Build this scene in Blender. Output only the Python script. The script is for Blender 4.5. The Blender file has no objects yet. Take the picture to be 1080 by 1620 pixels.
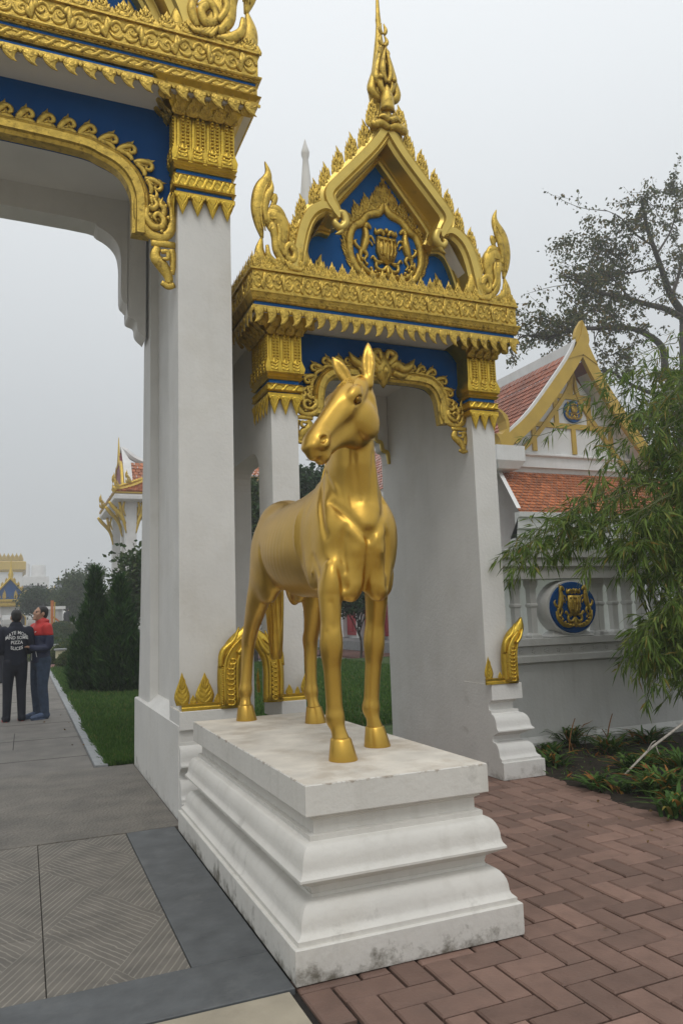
import bpy, math, random
import numpy as np
from mathutils import Matrix, Vector
random.seed(7); rng = np.random.default_rng(11)
scene = bpy.context.scene
COL = scene.collection

# ---------------------------------------------------------------- camera
YAW, PITCH, ROLL, FPX = .3994, .1349, -.0331, 1188.24
def _axes():
    cy, sy, cp, sp = math.cos(YAW), math.sin(YAW), math.cos(PITCH), math.sin(PITCH)
    f = Vector((sy*cp, cy*cp, sp)); r = Vector((cy, -sy, 0)); u = r.cross(f)
    c, s = math.cos(ROLL), math.sin(ROLL)
    return c*r+s*u, c*u-s*r, f
_r, _u, _f = _axes()
cam_data = bpy.data.cameras.new('camera')
cam = bpy.data.objects.new('camera', cam_data); COL.objects.link(cam)
m = Matrix.Identity(4)
for i in range(3): m[i][0] = _r[i]; m[i][1] = _u[i]; m[i][2] = -_f[i]
m[2][3] = 1.5
cam.matrix_world = m
cam_data.sensor_fit = 'VERTICAL'; cam_data.sensor_height = 36; cam_data.sensor_width = 24
cam_data.lens = 36*FPX/1620
cam_data.clip_start = .05; cam_data.clip_end = 6000
scene.camera = cam

# ---------------------------------------------------------------- sky: even overcast, brighter towards the zenith
SUN_EL, SUN_AZ = math.radians(58), math.radians(205)
world = bpy.data.worlds.new('World'); scene.world = world; world.use_nodes = True
nt = world.node_tree; nt.nodes.clear()
out = nt.nodes.new('ShaderNodeOutputWorld'); bg = nt.nodes.new('ShaderNodeBackground')
tc = nt.nodes.new('ShaderNodeTexCoord'); sep = nt.nodes.new('ShaderNodeSeparateXYZ')
ramp = nt.nodes.new('ShaderNodeValToRGB')
nt.links.new(tc.outputs['Generated'], sep.inputs[0]); nt.links.new(sep.outputs['Z'], ramp.inputs[0])
els = ramp.color_ramp.elements
els[0].position = 0.0; els[0].color = (.385, .402, .408, 1)
els[1].position = 1.0; els[1].color = (1.0, 1.025, 1.045, 1)
e = els.new(.25); e.color = (.52, .547, .568, 1)
e = els.new(.6); e.color = (.765, .797, .822, 1)
sky = nt.nodes.new('ShaderNodeTexSky'); sky.sky_type = 'NISHITA'; sky.sun_disc = False
sky.sun_elevation = SUN_EL; sky.sun_rotation = SUN_AZ; sky.dust_density = 8; sky.air_density = 2
hs = nt.nodes.new('ShaderNodeHueSaturation'); hs.inputs['Saturation'].default_value = .25; hs.inputs['Value'].default_value = .1
nt.links.new(sky.outputs[0], hs.inputs['Color'])
mx = nt.nodes.new('ShaderNodeMix'); mx.data_type = 'RGBA'; mx.inputs[0].default_value = .08
nt.links.new(ramp.outputs[0], mx.inputs[6]); nt.links.new(hs.outputs[0], mx.inputs[7])
nt.links.new(mx.outputs[2], bg.inputs[0]); bg.inputs[1].default_value = 1.22
nt.links.new(bg.outputs[0], out.inputs[0])
sun_d = bpy.data.lights.new('sun', 'SUN'); sun_d.energy = .8; sun_d.angle = math.radians(22); sun_d.color = (1, .97, .93)
sun = bpy.data.objects.new('sun', sun_d); COL.objects.link(sun)
_sd = Vector((math.sin(SUN_AZ)*math.cos(SUN_EL), math.cos(SUN_AZ)*math.cos(SUN_EL), math.sin(SUN_EL)))
sun.rotation_euler = _sd.to_track_quat('Z', 'Y').to_euler()
vs = scene.view_settings; vs.view_transform = 'Standard'; vs.look = 'None'; vs.exposure = 0; vs.gamma = 1
scene.render.engine = 'CYCLES'
scene.cycles.volume_bounces = 1; scene.cycles.max_bounces = 8; scene.cycles.diffuse_bounces = 6; scene.cycles.transparent_max_bounces = 8

# ---------------------------------------------------------------- materials
def mat(name, col, rough=.6, metal=0, var=.0, vscale=6, bump=0, bscale=60, spec=.4, dirt=None, detail=4, obj=True, island=0):
    """procedural paint / stone / cloth; var: colour variation, dirt=(colour, scale, threshold, amount)"""
    M = bpy.data.materials.new(name); M.use_nodes = True; t = M.node_tree; N = t.nodes; L = t.links
    b = N['Principled BSDF']; b.inputs['Roughness'].default_value = rough; b.inputs['Metallic'].default_value = metal
    b.inputs['Specular IOR Level'].default_value = spec
    c = (*col, 1); b.inputs['Base Color'].default_value = c
    co = N.new('ShaderNodeTexCoord')
    src = co.outputs['Object'] if obj else N.new('ShaderNodeNewGeometry').outputs['Position']
    last = None
    if var or island:
        n = N.new('ShaderNodeTexNoise'); n.inputs['Scale'].default_value = vscale; n.inputs['Detail'].default_value = detail
        L.new(src, n.inputs['Vector'])
        mr = N.new('ShaderNodeMapRange'); mr.inputs[1].default_value = .3; mr.inputs[2].default_value = .7
        mr.inputs[3].default_value = 1-var; mr.inputs[4].default_value = 1+var; L.new(n.outputs[0], mr.inputs[0])
        fac = mr.outputs[0]
        if island:
            oi = N.new('ShaderNodeObjectInfo') if island > 0 else N.new('ShaderNodeNewGeometry')
            o = oi.outputs['Random'] if island > 0 else oi.outputs['Random Per Island']
            m2 = N.new('ShaderNodeMapRange'); m2.inputs[3].default_value = 1-abs(island); m2.inputs[4].default_value = 1+abs(island)
            L.new(o, m2.inputs[0]); mu = N.new('ShaderNodeMath'); mu.operation = 'MULTIPLY'
            L.new(fac, mu.inputs[0]); L.new(m2.outputs[0], mu.inputs[1]); fac = mu.outputs[0]
        vm = N.new('ShaderNodeVectorMath'); vm.operation = 'SCALE'; vm.inputs[0].default_value = col
        L.new(fac, vm.inputs['Scale']); last = vm.outputs[0]
    if dirt:
        dc, ds, th, am = dirt
        n = N.new('ShaderNodeTexNoise'); n.inputs['Scale'].default_value = ds; n.inputs['Detail'].default_value = 8; n.inputs['Roughness'].default_value = .65
        L.new(src, n.inputs['Vector'])
        mr = N.new('ShaderNodeMapRange'); mr.inputs[1].default_value = th; mr.inputs[2].default_value = th+.15; mr.inputs[4].default_value = am
        L.new(n.outputs[0], mr.inputs[0])
        mi = N.new('ShaderNodeMix'); mi.data_type = 'RGBA'; L.new(mr.outputs[0], mi.inputs[0])
        if last: L.new(last, mi.inputs[6])
        else: mi.inputs[6].default_value = c
        mi.inputs[7].default_value = (*dc, 1); last = mi.outputs[2]
    if last: L.new(last, b.inputs['Base Color'])
    if bump:
        n = N.new('ShaderNodeTexNoise'); n.inputs['Scale'].default_value = bscale; n.inputs['Detail'].default_value = 3
        L.new(src, n.inputs['Vector'])
        bp = N.new('ShaderNodeBump'); bp.inputs['Strength'].default_value = bump; bp.inputs['Distance'].default_value = .01
        L.new(n.outputs[0], bp.inputs['Height']); L.new(bp.outputs[0], b.inputs['Normal'])
    return M

def white_paint(name, col, mould=.0, ztop=.25, streak=.25, worn=False):
    """masonry paint: faint cloudy variation, thin rain streaks, peeling/mould specks low down"""
    M = mat(name, col, .62, var=.05, vscale=2.5, bump=.25, bscale=35, obj=False)
    t = M.node_tree; N = t.nodes; L = t.links; b = N['Principled BSDF']
    src = b.inputs['Base Color'].links[0].from_socket
    g = N.new('ShaderNodeNewGeometry'); mp = N.new('ShaderNodeMapping'); mp.inputs['Scale'].default_value = (9, 9, .7)
    L.new(g.outputs['Position'], mp.inputs[0]); n = N.new('ShaderNodeTexNoise'); n.inputs['Scale'].default_value = 1.6; n.inputs['Detail'].default_value = 6
    L.new(mp.outputs[0], n.inputs['Vector'])
    mr = N.new('ShaderNodeMapRange'); mr.inputs[1].default_value = .52; mr.inputs[2].default_value = .8; mr.inputs[4].default_value = streak
    L.new(n.outputs[0], mr.inputs[0])
    mi = N.new('ShaderNodeMix'); mi.data_type = 'RGBA'; L.new(mr.outputs[0], mi.inputs[0]); L.new(src, mi.inputs[6])
    mi.inputs[7].default_value = (col[0]*.62, col[1]*.6, col[2]*.56, 1); last = mi.outputs[2]
    n3 = N.new('ShaderNodeTexNoise'); n3.inputs['Scale'].default_value = 1.7; n3.inputs['Detail'].default_value = 9; n3.inputs['Roughness'].default_value = .7
    L.new(g.outputs['Position'], n3.inputs['Vector'])
    m3 = N.new('ShaderNodeMapRange'); m3.inputs[1].default_value = .52; m3.inputs[2].default_value = .66; m3.inputs[4].default_value = .30
    L.new(n3.outputs[0], m3.inputs[0])
    mj = N.new('ShaderNodeMix'); mj.data_type = 'RGBA'; L.new(m3.outputs[0], mj.inputs[0]); L.new(last, mj.inputs[6])
    mj.inputs[7].default_value = (col[0]*.8, col[1]*.775, col[2]*.72, 1); last = mj.outputs[2]
    if mould:
        s = N.new('ShaderNodeSeparateXYZ'); L.new(g.outputs['Position'], s.inputs[0])
        zr = N.new('ShaderNodeMapRange'); zr.inputs[1].default_value = ztop; zr.inputs[2].default_value = 0; L.new(s.outputs['Z'], zr.inputs[0])
        n2 = N.new('ShaderNodeTexNoise'); n2.inputs['Scale'].default_value = 7; n2.inputs['Detail'].default_value = 9; n2.inputs['Roughness'].default_value = .72
        L.new(g.outputs['Position'], n2.inputs['Vector'])
        ad = N.new('ShaderNodeMath'); ad.operation = 'MULTIPLY_ADD'; ad.inputs[1].default_value = .34
        L.new(zr.outputs[0], ad.inputs[0]); L.new(n2.outputs[0], ad.inputs[2])
        m2 = N.new('ShaderNodeMapRange'); m2.inputs[1].default_value = .765; m2.inputs[2].default_value = .92; m2.inputs[4].default_value = mould
        L.new(ad.outputs[0], m2.inputs[0])
        mk = N.new('ShaderNodeMix'); mk.data_type = 'RGBA'; L.new(m2.outputs[0], mk.inputs[0]); L.new(last, mk.inputs[6])
        mk.inputs[7].default_value = (.13, .115, .085, 1); last = mk.outputs[2]
    if worn:          # brown rim of grime along the slab edge and rubbed grey patches of bare render
        s = N.new('ShaderNodeSeparateXYZ'); L.new(g.outputs['Position'], s.inputs[0])
        n4 = N.new('ShaderNodeTexNoise'); n4.inputs['Scale'].default_value = 14; n4.inputs['Detail'].default_value = 8; n4.inputs['Roughness'].default_value = .75; L.new(g.outputs['Position'], n4.inputs['Vector'])
        zr = N.new('ShaderNodeMapRange'); zr.inputs[1].default_value = .735; zr.inputs[2].default_value = .765; L.new(s.outputs['Z'], zr.inputs[0])
        ad = N.new('ShaderNodeMath'); ad.operation = 'MULTIPLY_ADD'; ad.inputs[1].default_value = .26; L.new(zr.outputs[0], ad.inputs[0]); L.new(n4.outputs[0], ad.inputs[2])
        m4 = N.new('ShaderNodeMapRange'); m4.inputs[1].default_value = .70; m4.inputs[2].default_value = .80; m4.inputs[4].default_value = .75; L.new(ad.outputs[0], m4.inputs[0])
        mk = N.new('ShaderNodeMix'); mk.data_type = 'RGBA'; L.new(m4.outputs[0], mk.inputs[0]); L.new(last, mk.inputs[6]); mk.inputs[7].default_value = (.26, .20, .14, 1); last = mk.outputs[2]
        n5 = N.new('ShaderNodeTexNoise'); n5.inputs['Scale'].default_value = 3.1; n5.inputs['Detail'].default_value = 10; n5.inputs['Roughness'].default_value = .72; L.new(g.outputs['Position'], n5.inputs['Vector'])
        m5 = N.new('ShaderNodeMapRange'); m5.inputs[1].default_value = .60; m5.inputs[2].default_value = .68; m5.inputs[4].default_value = .55; L.new(n5.outputs[0], m5.inputs[0])
        mk = N.new('ShaderNodeMix'); mk.data_type = 'RGBA'; L.new(m5.outputs[0], mk.inputs[0]); L.new(last, mk.inputs[6]); mk.inputs[7].default_value = (.40, .385, .35, 1); last = mk.outputs[2]
    L.new(last, b.inputs['Base Color'])
    return M

MAT = {}
MAT['white'] = white_paint('white_masonry_paint', (.655, .645, .615), .5, .25, .12)
MAT['plinth'] = white_paint('plinth_paint', (.64, .62, .575), .9, .22, .3, True)
MAT['plinthtop'] = mat('plinth_top_weathered', (.62, .58, .51), .7, var=.16, vscale=5, bump=.2, bscale=40, dirt=((.36, .29, .21), 3.2, .5, .5), detail=8, obj=False)
MAT['ceiling'] = mat('grey_plaster', (.72, .71, .68), .8, var=.06, vscale=2, obj=False)
MAT['gold'] = mat('gold_leaf_paint', (.535, .37, .075), .40, .85, var=.22, vscale=14, bump=.4, bscale=90, dirt=((.13, .075, .02), 20, .52, .7), obj=False)
MAT['goldflat'] = mat('gold_board_paint', (.62, .46, .12), .42, .75, var=.08, vscale=5, dirt=((.30, .22, .08), 9, .6, .4), obj=False)
MAT['goldcap'] = mat('bright_gold_paint', (.585, .40, .055), .36, .88, var=.15, vscale=12, bump=.3, bscale=80, dirt=((.2, .11, .02), 18, .58, .5), obj=False)
MAT['horse'] = mat('satin_gold_horse', (.555, .345, .068), .36, .95, var=.10, vscale=4, bump=.05, bscale=25, obj=False)
MAT['horsehair'] = mat('satin_gold_hair', (.58, .37, .06), .34, .9, var=.1, vscale=14)
MAT['horsedark'] = mat('dark_gold_eye', (.22, .12, .02), .22, .9)
MAT['blue'] = mat('blue_panel_paint', (.005, .095, .32), .6, var=.12, vscale=4, dirt=((.02, .11, .26), 10, .58, .5), obj=False, spec=.15)
MAT['bluedeep'] = mat('deep_blue_panel_paint', (.004, .058, .20), .65, var=.12, vscale=3, obj=False, spec=.1)

# ---------------------------------------------------------------- mesh helpers
def cr(P, n=6, closed=False):
    """Catmull-Rom through rows of P (any dimension)"""
    P = np.asarray(P, float)
    if closed: Q = np.vstack([P[-1], P, P[0], P[1]])
    else: Q = np.vstack([2*P[0]-P[1], P, 2*P[-1]-P[-2]])
    t = np.arange(n)/n; o = []
    for i in range(len(Q)-3):
        a, b, c, d = Q[i:i+4]; tt = t[:, None]
        o.append(.5*((2*b)+(c-a)*tt+(2*a-5*b+4*c-d)*tt**2+(3*b-a-3*c+d)*tt**3))
    if not closed: o.append(P[-1:])
    return np.vstack(o)

class MB:
    def __init__(s): s.v = []; s.f = []
    def add(s, vs, fs):
        k = len(s.v); s.v += [tuple(map(float, p)) for p in vs]; s.f += [tuple(i+k for i in q) for q in fs]; return s
    def box(s, x0, x1, y0, y1, z0, z1):
        return s.add([(x0,y0,z0),(x1,y0,z0),(x1,y1,z0),(x0,y1,z0),(x0,y0,z1),(x1,y0,z1),(x1,y1,z1),(x0,y1,z1)],
                     [(0,3,2,1),(4,5,6,7),(0,1,5,4),(1,2,6,5),(2,3,7,6),(3,0,4,7)])
    def grid(s, rows, closed=False, cap=(False, False)):
        """rows of equal length rings -> quads"""
        n = len(rows[0]); vs = [p for r in rows for p in r]; fs = []
        for i in range(len(rows)-1):
            for j in range(n if closed else n-1):
                a = i*n+j; b = i*n+(j+1) % n; fs.append((a, b, b+n, a+n))
        if cap[0]: fs.append(tuple(reversed(range(n))))
        if cap[1]: fs.append(tuple(range((len(rows)-1)*n, len(rows)*n)))
        return s.add(vs, fs)
    def ring(s, prof, rect, cap=(True, True), mask=(1, 1, 1, 1)):
        """moulding: profile (inset, z) run round a rectangle with mitred corners, listed bottom to top"""
        x0, x1, y0, y1 = rect; ml, mr, mf, mb = mask
        return s.grid([[(x0+i*ml, y0+i*mf, z), (x1-i*mr, y0+i*mf, z), (x1-i*mr, y1-i*mb, z), (x0+i*ml, y1-i*mb, z)] for i, z in prof], True, cap)
    def tube(s, P, R, n=8, cap=True):
        P = [Vector(p) for p in P]; rows = []; R = R if hasattr(R, '__len__') else [R]*len(P)
        up = None
        for i, p in enumerate(P):
            d = (P[min(i+1, len(P)-1)]-P[max(i-1, 0)]).normalized()
            if up is None: up = Vector((0, 0, 1)) if abs(d.z) < .9 else Vector((1, 0, 0))
            a = d.cross(up).normalized(); b = a.cross(d).normalized(); up = b
            rows.append([tuple(p+(a*math.cos(k*2*math.pi/n)+b*math.sin(k*2*math.pi/n))*R[i]) for k in range(n)])
        return s.grid([r[::-1] for r in rows], True, (cap, cap))
    def lathe(s, prof, n=16, c=(0, 0, 0), sx=1, sy=1):
        return s.grid([[(c[0]+r*sx*math.cos(2*math.pi*k/n), c[1]+r*sy*math.sin(2*math.pi*k/n), c[2]+z) for k in range(n)] for r, z in prof], True, (True, True))
    def prism(s, poly, f0, f1):
        """poly of 2-D points, f0/f1 map (u,v)->3-D for both ends"""
        n = len(poly); vs = [f0(*p) for p in poly]+[f1(*p) for p in poly]
        return s.add(vs, [tuple(reversed(range(n))), tuple(range(n, 2*n))]+[(i, (i+1) % n, n+(i+1) % n, n+i) for i in range(n)])
    def stroke(s, P, W, h=.6, w0=0., back=.3, n=5, tip=True):
        """carved ribbon in the (u,v) plane with a rounded crown along +w; W half widths at the control points"""
        D = cr([(*p, w) for p, w in zip(P, W)], n); rows = []
        for i in range(len(D)):
            t = D[min(i+1, len(D)-1)][:2]-D[max(i-1, 0)][:2]; t = t/(np.hypot(*t)+1e-9); nr = np.array((-t[1], t[0]))
            w = max(D[i][2], .0008); c = D[i][:2]; r = []
            for e, z in ((-1, -back), (-1, .0), (-.78, .62), (-.3, 1.), (.3, 1.), (.78, .62), (1, .0), (1, -back)):
                q = c+nr*e*w; r.append((q[0], q[1], w0+(z*h*w if z > 0 else z*h*max(W))))
            rows.append(r)
        return s.grid(rows, True, (True, True))
    def ball(s, c, r, sq=(1, 1, 1), n=8):
        rows = []
        for i in range(1, n):
            a = math.pi*i/n; rows.append([(c[0]+r*sq[0]*math.sin(a)*math.cos(2*math.pi*k/(n+2)), c[1]+r*sq[1]*math.sin(a)*math.sin(2*math.pi*k/(n+2)), c[2]-r*sq[2]*math.cos(a)) for k in range(n+2)])
        return s.grid(rows, True, (True, True))
    def mesh(s, name, mt=None, smooth=False):
        me = bpy.data.meshes.new(name); me.from_pydata(s.v, [], s.f); me.update()
        if mt: me.materials.append(MAT[mt] if isinstance(mt, str) else mt)
        if smooth: me.shade_smooth()
        return me
    def build(s, name, mt, parent=None, smooth=False, **k):
        return put(s.mesh(name, mt, smooth), name, parent, **k)

WM = {}
def put(me, name, parent=None, M=None, kind=None, label=None, cat=None, group=None, auto=None):
    """link one object; M is its world matrix whoever its parent is"""
    o = bpy.data.objects.new(name, me); COL.objects.link(o); M = M or Matrix.Identity(4); WM[o.name] = M.copy()
    if parent is not None:
        o.parent = parent; o.matrix_local = WM[parent.name].inverted() @ M
    else: o.matrix_world = M
    if kind: o['kind'] = kind
    if label: o['label'] = label
    if cat: o['category'] = cat
    if group: o['group'] = group
    return o
def thing(name, label, cat, loc=(0, 0, 0), rz=0, group=None):
    return put(None, name, None, Matrix.Translation(loc) @ Matrix.Rotation(rz, 4, 'Z'), None, label, cat, group)
def soft(o, ang=40):
    o.data.shade_smooth()
    try: o.data.set_sharp_from_angle(angle=math.radians(ang))
    except Exception: pass
    return o
def F(u, v, w, o, s=(1, 1, 1)):
    """matrix with columns u,v,w (scaled) and origin o"""
    M = Matrix.Identity(4)
    for i in range(3): M[i][0] = u[i]*s[0]; M[i][1] = v[i]*s[1]; M[i][2] = w[i]*s[2]; M[i][3] = o[i]
    return M
FRONT = ((1, 0, 0), (0, 0, 1), (0, -1, 0)); LEFT = ((0, -1, 0), (0, 0, 1), (-1, 0, 0))
def MF(o, s, mir=1, face=FRONT, rot=0):
    """place a carved motif on a face: o origin, s scale, rot in the face plane"""
    u, v, w = [Vector(a) for a in face]; c, si = math.cos(rot), math.sin(rot)
    s = s if hasattr(s, '__len__') else (s, s, s)
    return F((u*c+v*si)*mir, v*c-u*si, w, o, s)
# ================================================================ ground and paving
def node_mat(name):
    M = bpy.data.materials.new(name); M.use_nodes = True; t = M.node_tree
    return M, t, t.nodes, t.links, t.nodes['Principled BSDF']
def slab_material():
    """grey stone chiselled in diamonds of alternating stripes"""
    M, t, N, L, b = node_mat('chiselled_grey_stone'); b.inputs['Roughness'].default_value = .75
    g = N.new('ShaderNodeNewGeometry'); s = N.new('ShaderNodeSeparateXYZ'); L.new(g.outputs['Position'], s.inputs[0])
    def mth(op, a, c=None, v=None):
        n = N.new('ShaderNodeMath'); n.operation = op
        for i, q in enumerate((a, c)):
            if q is None: continue
            if isinstance(q, (int, float)): n.inputs[i].default_value = q
            else: L.new(q, n.inputs[i])
        return n.outputs[0]
    nz = N.new('ShaderNodeTexNoise'); nz.inputs['Scale'].default_value = 9; L.new(g.outputs['Position'], nz.inputs['Vector'])
    wob = mth('MULTIPLY', mth('SUBTRACT', nz.outputs[0], .5), .022)
    p = mth('DIVIDE', mth('SUBTRACT', mth('ADD', s.outputs[0], wob), .115), .2875); q = mth('DIVIDE', mth('SUBTRACT', mth('ADD', s.outputs[1], wob), 4.162), .534)
    a = mth('MULTIPLY', mth('ADD', p, q), .5); c = mth('MULTIPLY', mth('SUBTRACT', p, q), .5)
    ck = mth('MODULO', mth('ADD', mth('ADD', mth('FLOOR', a), mth('FLOOR', c)), 100), 2)
    st = lambda x: mth('PINGPONG', mth('MULTIPLY', x, 15.), .5)
    mi = N.new('ShaderNodeMix'); L.new(ck, mi.inputs[0]); L.new(st(a), mi.inputs[2]); L.new(st(c), mi.inputs[3])
    ridge = N.new('ShaderNodeMapRange'); ridge.inputs[1].default_value = .05; ridge.inputs[2].default_value = .17; L.new(mi.outputs[0], ridge.inputs[0])
    n2 = N.new('ShaderNodeTexNoise'); n2.inputs['Scale'].default_value = 6; n2.inputs['Detail'].default_value = 8; L.new(g.outputs['Position'], n2.inputs['Vector'])
    cr_ = N.new('ShaderNodeValToRGB'); L.new(n2.outputs[0], cr_.inputs[0])
    cr_.color_ramp.elements[0].position = .3; cr_.color_ramp.elements[0].color = (.105, .096, .083, 1); cr_.color_ramp.elements[1].position = .72; cr_.color_ramp.elements[1].color = (.172, .156, .132, 1)
    # worn, paler stone in the chisel cuts (about half the lines, as weathered)
    n3 = N.new('ShaderNodeTexNoise'); n3.inputs['Scale'].default_value = 3; n3.inputs['Detail'].default_value = 5; L.new(g.outputs['Position'], n3.inputs['Vector'])
    fac = mth('MULTIPLY', mth('SUBTRACT', 1., ridge.outputs[0]), mth('MULTIPLY', n3.outputs[0], 1.15))
    mc = N.new('ShaderNodeMix'); mc.data_type = 'RGBA'; L.new(fac, mc.inputs[0]); L.new(cr_.outputs[0], mc.inputs[6]); mc.inputs[7].default_value = (.30, .275, .235, 1)
    L.new(mc.outputs[2], b.inputs['Base Color'])
    hgt = mth('ADD', mth('MULTIPLY', ridge.outputs[0], .5), mth('MULTIPLY', n2.outputs[0], .4))
    bp = N.new('ShaderNodeBump'); bp.inputs['Strength'].default_value = .5; bp.inputs['Distance'].default_value = .006; L.new(hgt, bp.inputs['Height']); L.new(bp.outputs[0], b.inputs['Normal'])
    return M
def pecked_material(name, c0, c1, scale, strength):
    M, t, N, L, b = node_mat(name); b.inputs['Roughness'].default_value = .7
    g = N.new('ShaderNodeNewGeometry'); v = N.new('ShaderNodeTexVoronoi'); v.inputs['Scale'].default_value = scale; L.new(g.outputs['Position'], v.inputs['Vector'])
    n = N.new('ShaderNodeTexNoise'); n.inputs['Scale'].default_value = 3; n.inputs['Detail'].default_value = 9; L.new(g.outputs['Position'], n.inputs['Vector'])
    r = N.new('ShaderNodeValToRGB'); L.new(n.outputs[0], r.inputs[0]); r.color_ramp.elements[0].position = .3; r.color_ramp.elements[1].position = .7
    r.color_ramp.elements[0].color = (*c0, 1); r.color_ramp.elements[1].color = (*c1, 1)
    mr = N.new('ShaderNodeMapRange'); mr.inputs[1].default_value = .05; mr.inputs[2].default_value = .3; mr.inputs[3].default_value = .55; mr.inputs[4].default_value = 0; L.new(v.outputs[0], mr.inputs[0])
    mi = N.new('ShaderNodeMix'); mi.data_type = 'RGBA'; L.new(mr.outputs[0], mi.inputs[0]); L.new(r.outputs[0], mi.inputs[6]); mi.inputs[7].default_value = (c1[0]*1.5, c1[1]*1.5, c1[2]*1.5, 1)
    L.new(mi.outputs[2], b.inputs['Base Color'])
    bp = N.new('ShaderNodeBump'); bp.inputs['Strength'].default_value = strength; bp.inputs['Distance'].default_value = .008; L.new(v.outputs[0], bp.inputs['Height']); L.new(bp.outputs[0], b.inputs['Normal'])
    return M
MAT['slab'] = slab_material()
MAT['pecked'] = pecked_material('pecked_grey_stone', (.105, .096, .083), (.18, .163, .138), 42, 1.0)
MAT['path'] = pecked_material('path_granite', (.12, .11, .098), (.185, .17, .148), 60, .6)
MAT['bluestone'] = mat('smooth_bluestone', (.088, .094, .098), .55, var=.22, vscale=7, bump=.15, bscale=30, dirt=((.14, .145, .145), 4, .55, .6), obj=False, detail=8)
MAT['kerb'] = mat('granite_kerb', (.27, .28, .285), .7, var=.15, vscale=9, bump=.3, bscale=60, obj=False, detail=8)
MAT['beige'] = mat('beige_concrete', (.33, .29, .22), .8, var=.15, vscale=5, bump=.2, bscale=50, obj=False, detail=8)
MAT['soil'] = mat('garden_soil', (.022, .017, .011), .98, var=.5, vscale=14, bump=1.0, bscale=45, obj=False, detail=8)
MAT['lawnsoil'] = mat('lawn_ground', (.05, .085, .022), .95, var=.45, vscale=5, bump=.8, bscale=40, obj=False, detail=8)
MAT['brick'] = mat('red_clay_paver', (.190, .116, .089), .72, var=.16, vscale=9, bump=.3, bscale=70, obj=False, island=.26, detail=8, dirt=((.105, .070, .055), 4.5, .52, .5))
MAT['joint'] = mat('dark_joint_sand', (.016, .013, .011), .95, var=.3, vscale=20, obj=False)
MAT['farground'] = mat('far_paving', (.20, .19, .17), .85, var=.2, vscale=.4, obj=False)
MAT['redwalk'] = mat('red_walk', (.17, .085, .07), .85, var=.2, vscale=3, obj=False)

def sheet(name, x0, x1, y0, y1, z, mt, thick=0, **k):
    b = MB()
    if thick: b.box(x0, x1, y0, y1, z-thick, z)
    else: b.add([(x0,y0,z),(x1,y0,z),(x1,y1,z),(x0,y1,z)], [(0,1,2,3)])
    return b.build(name, mt, None, kind='structure', **k)
sheet('ground', -600, 740, -38, 620, -.06, 'farground')
sheet('lawn', .82, 40, 8.47, 24, -.02, 'lawnsoil')
sheet('lawn', .82, 40, 31.2, 95, -.02, 'lawnsoil')
sheet('bounce_forecourt', -40, 1.0, -38, 2.2, -.012, 'beige'); sheet('bounce_forecourt', 1.0, 40, -38, 1.9, -.012, 'beige')  # unseen concrete around and behind the camera, added to bounce light upwards
sb = MB(); sb.grid([[(4.20+.10*math.sin(y*1.3+.4)+.22*max(0,(4.3-y))+.03*math.sin(y*9)+.02*math.sin(y*23), y, -.03), (4.27+.10*math.sin(y*1.3+.4)+.22*max(0,(4.3-y))+.03*math.sin(y*9)+.02*math.sin(y*23), y, .010), (4.7,y,.03), (6,y,.04), (12,y,.04)] for y in np.linspace(1.9,6.72,70)]); sb.build('garden_bed', 'soil', None, True, kind='structure')
sheet('path', -5.5, .70, 8.46, 120, .0, 'path', .05)
pth = bpy.data.objects['path']
sheet('red_walk', .83, 40, 27.0, 31.2, -.012, 'redwalk')
sheet('brick_walk', 10.6, 34, 24.0, 27.0, -.008, 'redwalk', .06)
sheet('brick_walk', 2.3, 4.2, 8.0, 13.0, -.045, 'joint')
# path slabs: cross joints cut as thin dark lines proud of nothing: separate slabs on the bed
bed = MB(); bed.box(-5.6, 1.1, 2.2, 8.47, -.09, -.022); bed.build('paving_bed', 'joint', None, kind='structure')
def tiles(parent, xs, ys, z, mt, name, gap=.004, jit=.0015, th=.03):
    r = random.Random(5)
    for i in range(len(xs)-1):
        for j in range(len(ys)-1):
            dz = r.uniform(-jit, jit); b = MB(); g = gap/2; c = .003
            x0, x1, y0, y1 = xs[i]+g, xs[i+1]-g, ys[j]+g, ys[j+1]-g
            b.grid([[(x0,y0,z-th),(x1,y0,z-th),(x1,y1,z-th),(x0,y1,z-th)],[(x0,y0,z-c+dz),(x1,y0,z-c+dz),(x1,y1,z-c+dz),(x0,y1,z-c+dz)],
                    [(x0+c,y0+c,z+dz),(x1-c,y0+c,z+dz),(x1-c,y1-c,z+dz),(x0+c,y1-c,z+dz)]], True, (False, True))
            b.build(name, mt, parent)
bedo = bpy.data.objects['paving_bed']
tiles(bedo, [-1.61,-1.035,-.46,.115,.70], [3.50,4.162,5.23,5.80], .0, 'slab', 'chiselled_slab')
tiles(bedo, [-1.6,-.4,1.092], [5.80,6.63,7.5,8.46], .004, 'pecked', 'threshold_slab', .003)
tiles(bedo, [.70,1.046], [3.50,5.80], .002, 'bluestone', 'border_slab')
tiles(bedo, [-1.61,-.35,1.046], [3.12,3.497], .002, 'bluestone', 'border_slab')
tiles(bedo, [-1.61,-.3,1.02], [2.2,3.117], -.004, 'beige', 'concrete_slab', .003)
# path joints
pj = MB()
for y in (9.3, 10.9, 12.6, 14.4, 16.3, 18.4, 20.8): pj.box(-5.5, .69, y, y+.012, .0, .0015)
for k, x in enumerate((-.42, -.1, -.55, -.2)): pj.box(x, x+.008, 8.5+k*1.7, 10+k*1.7, .0, .0012)
pj.build('joint', 'joint', pth)
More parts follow.
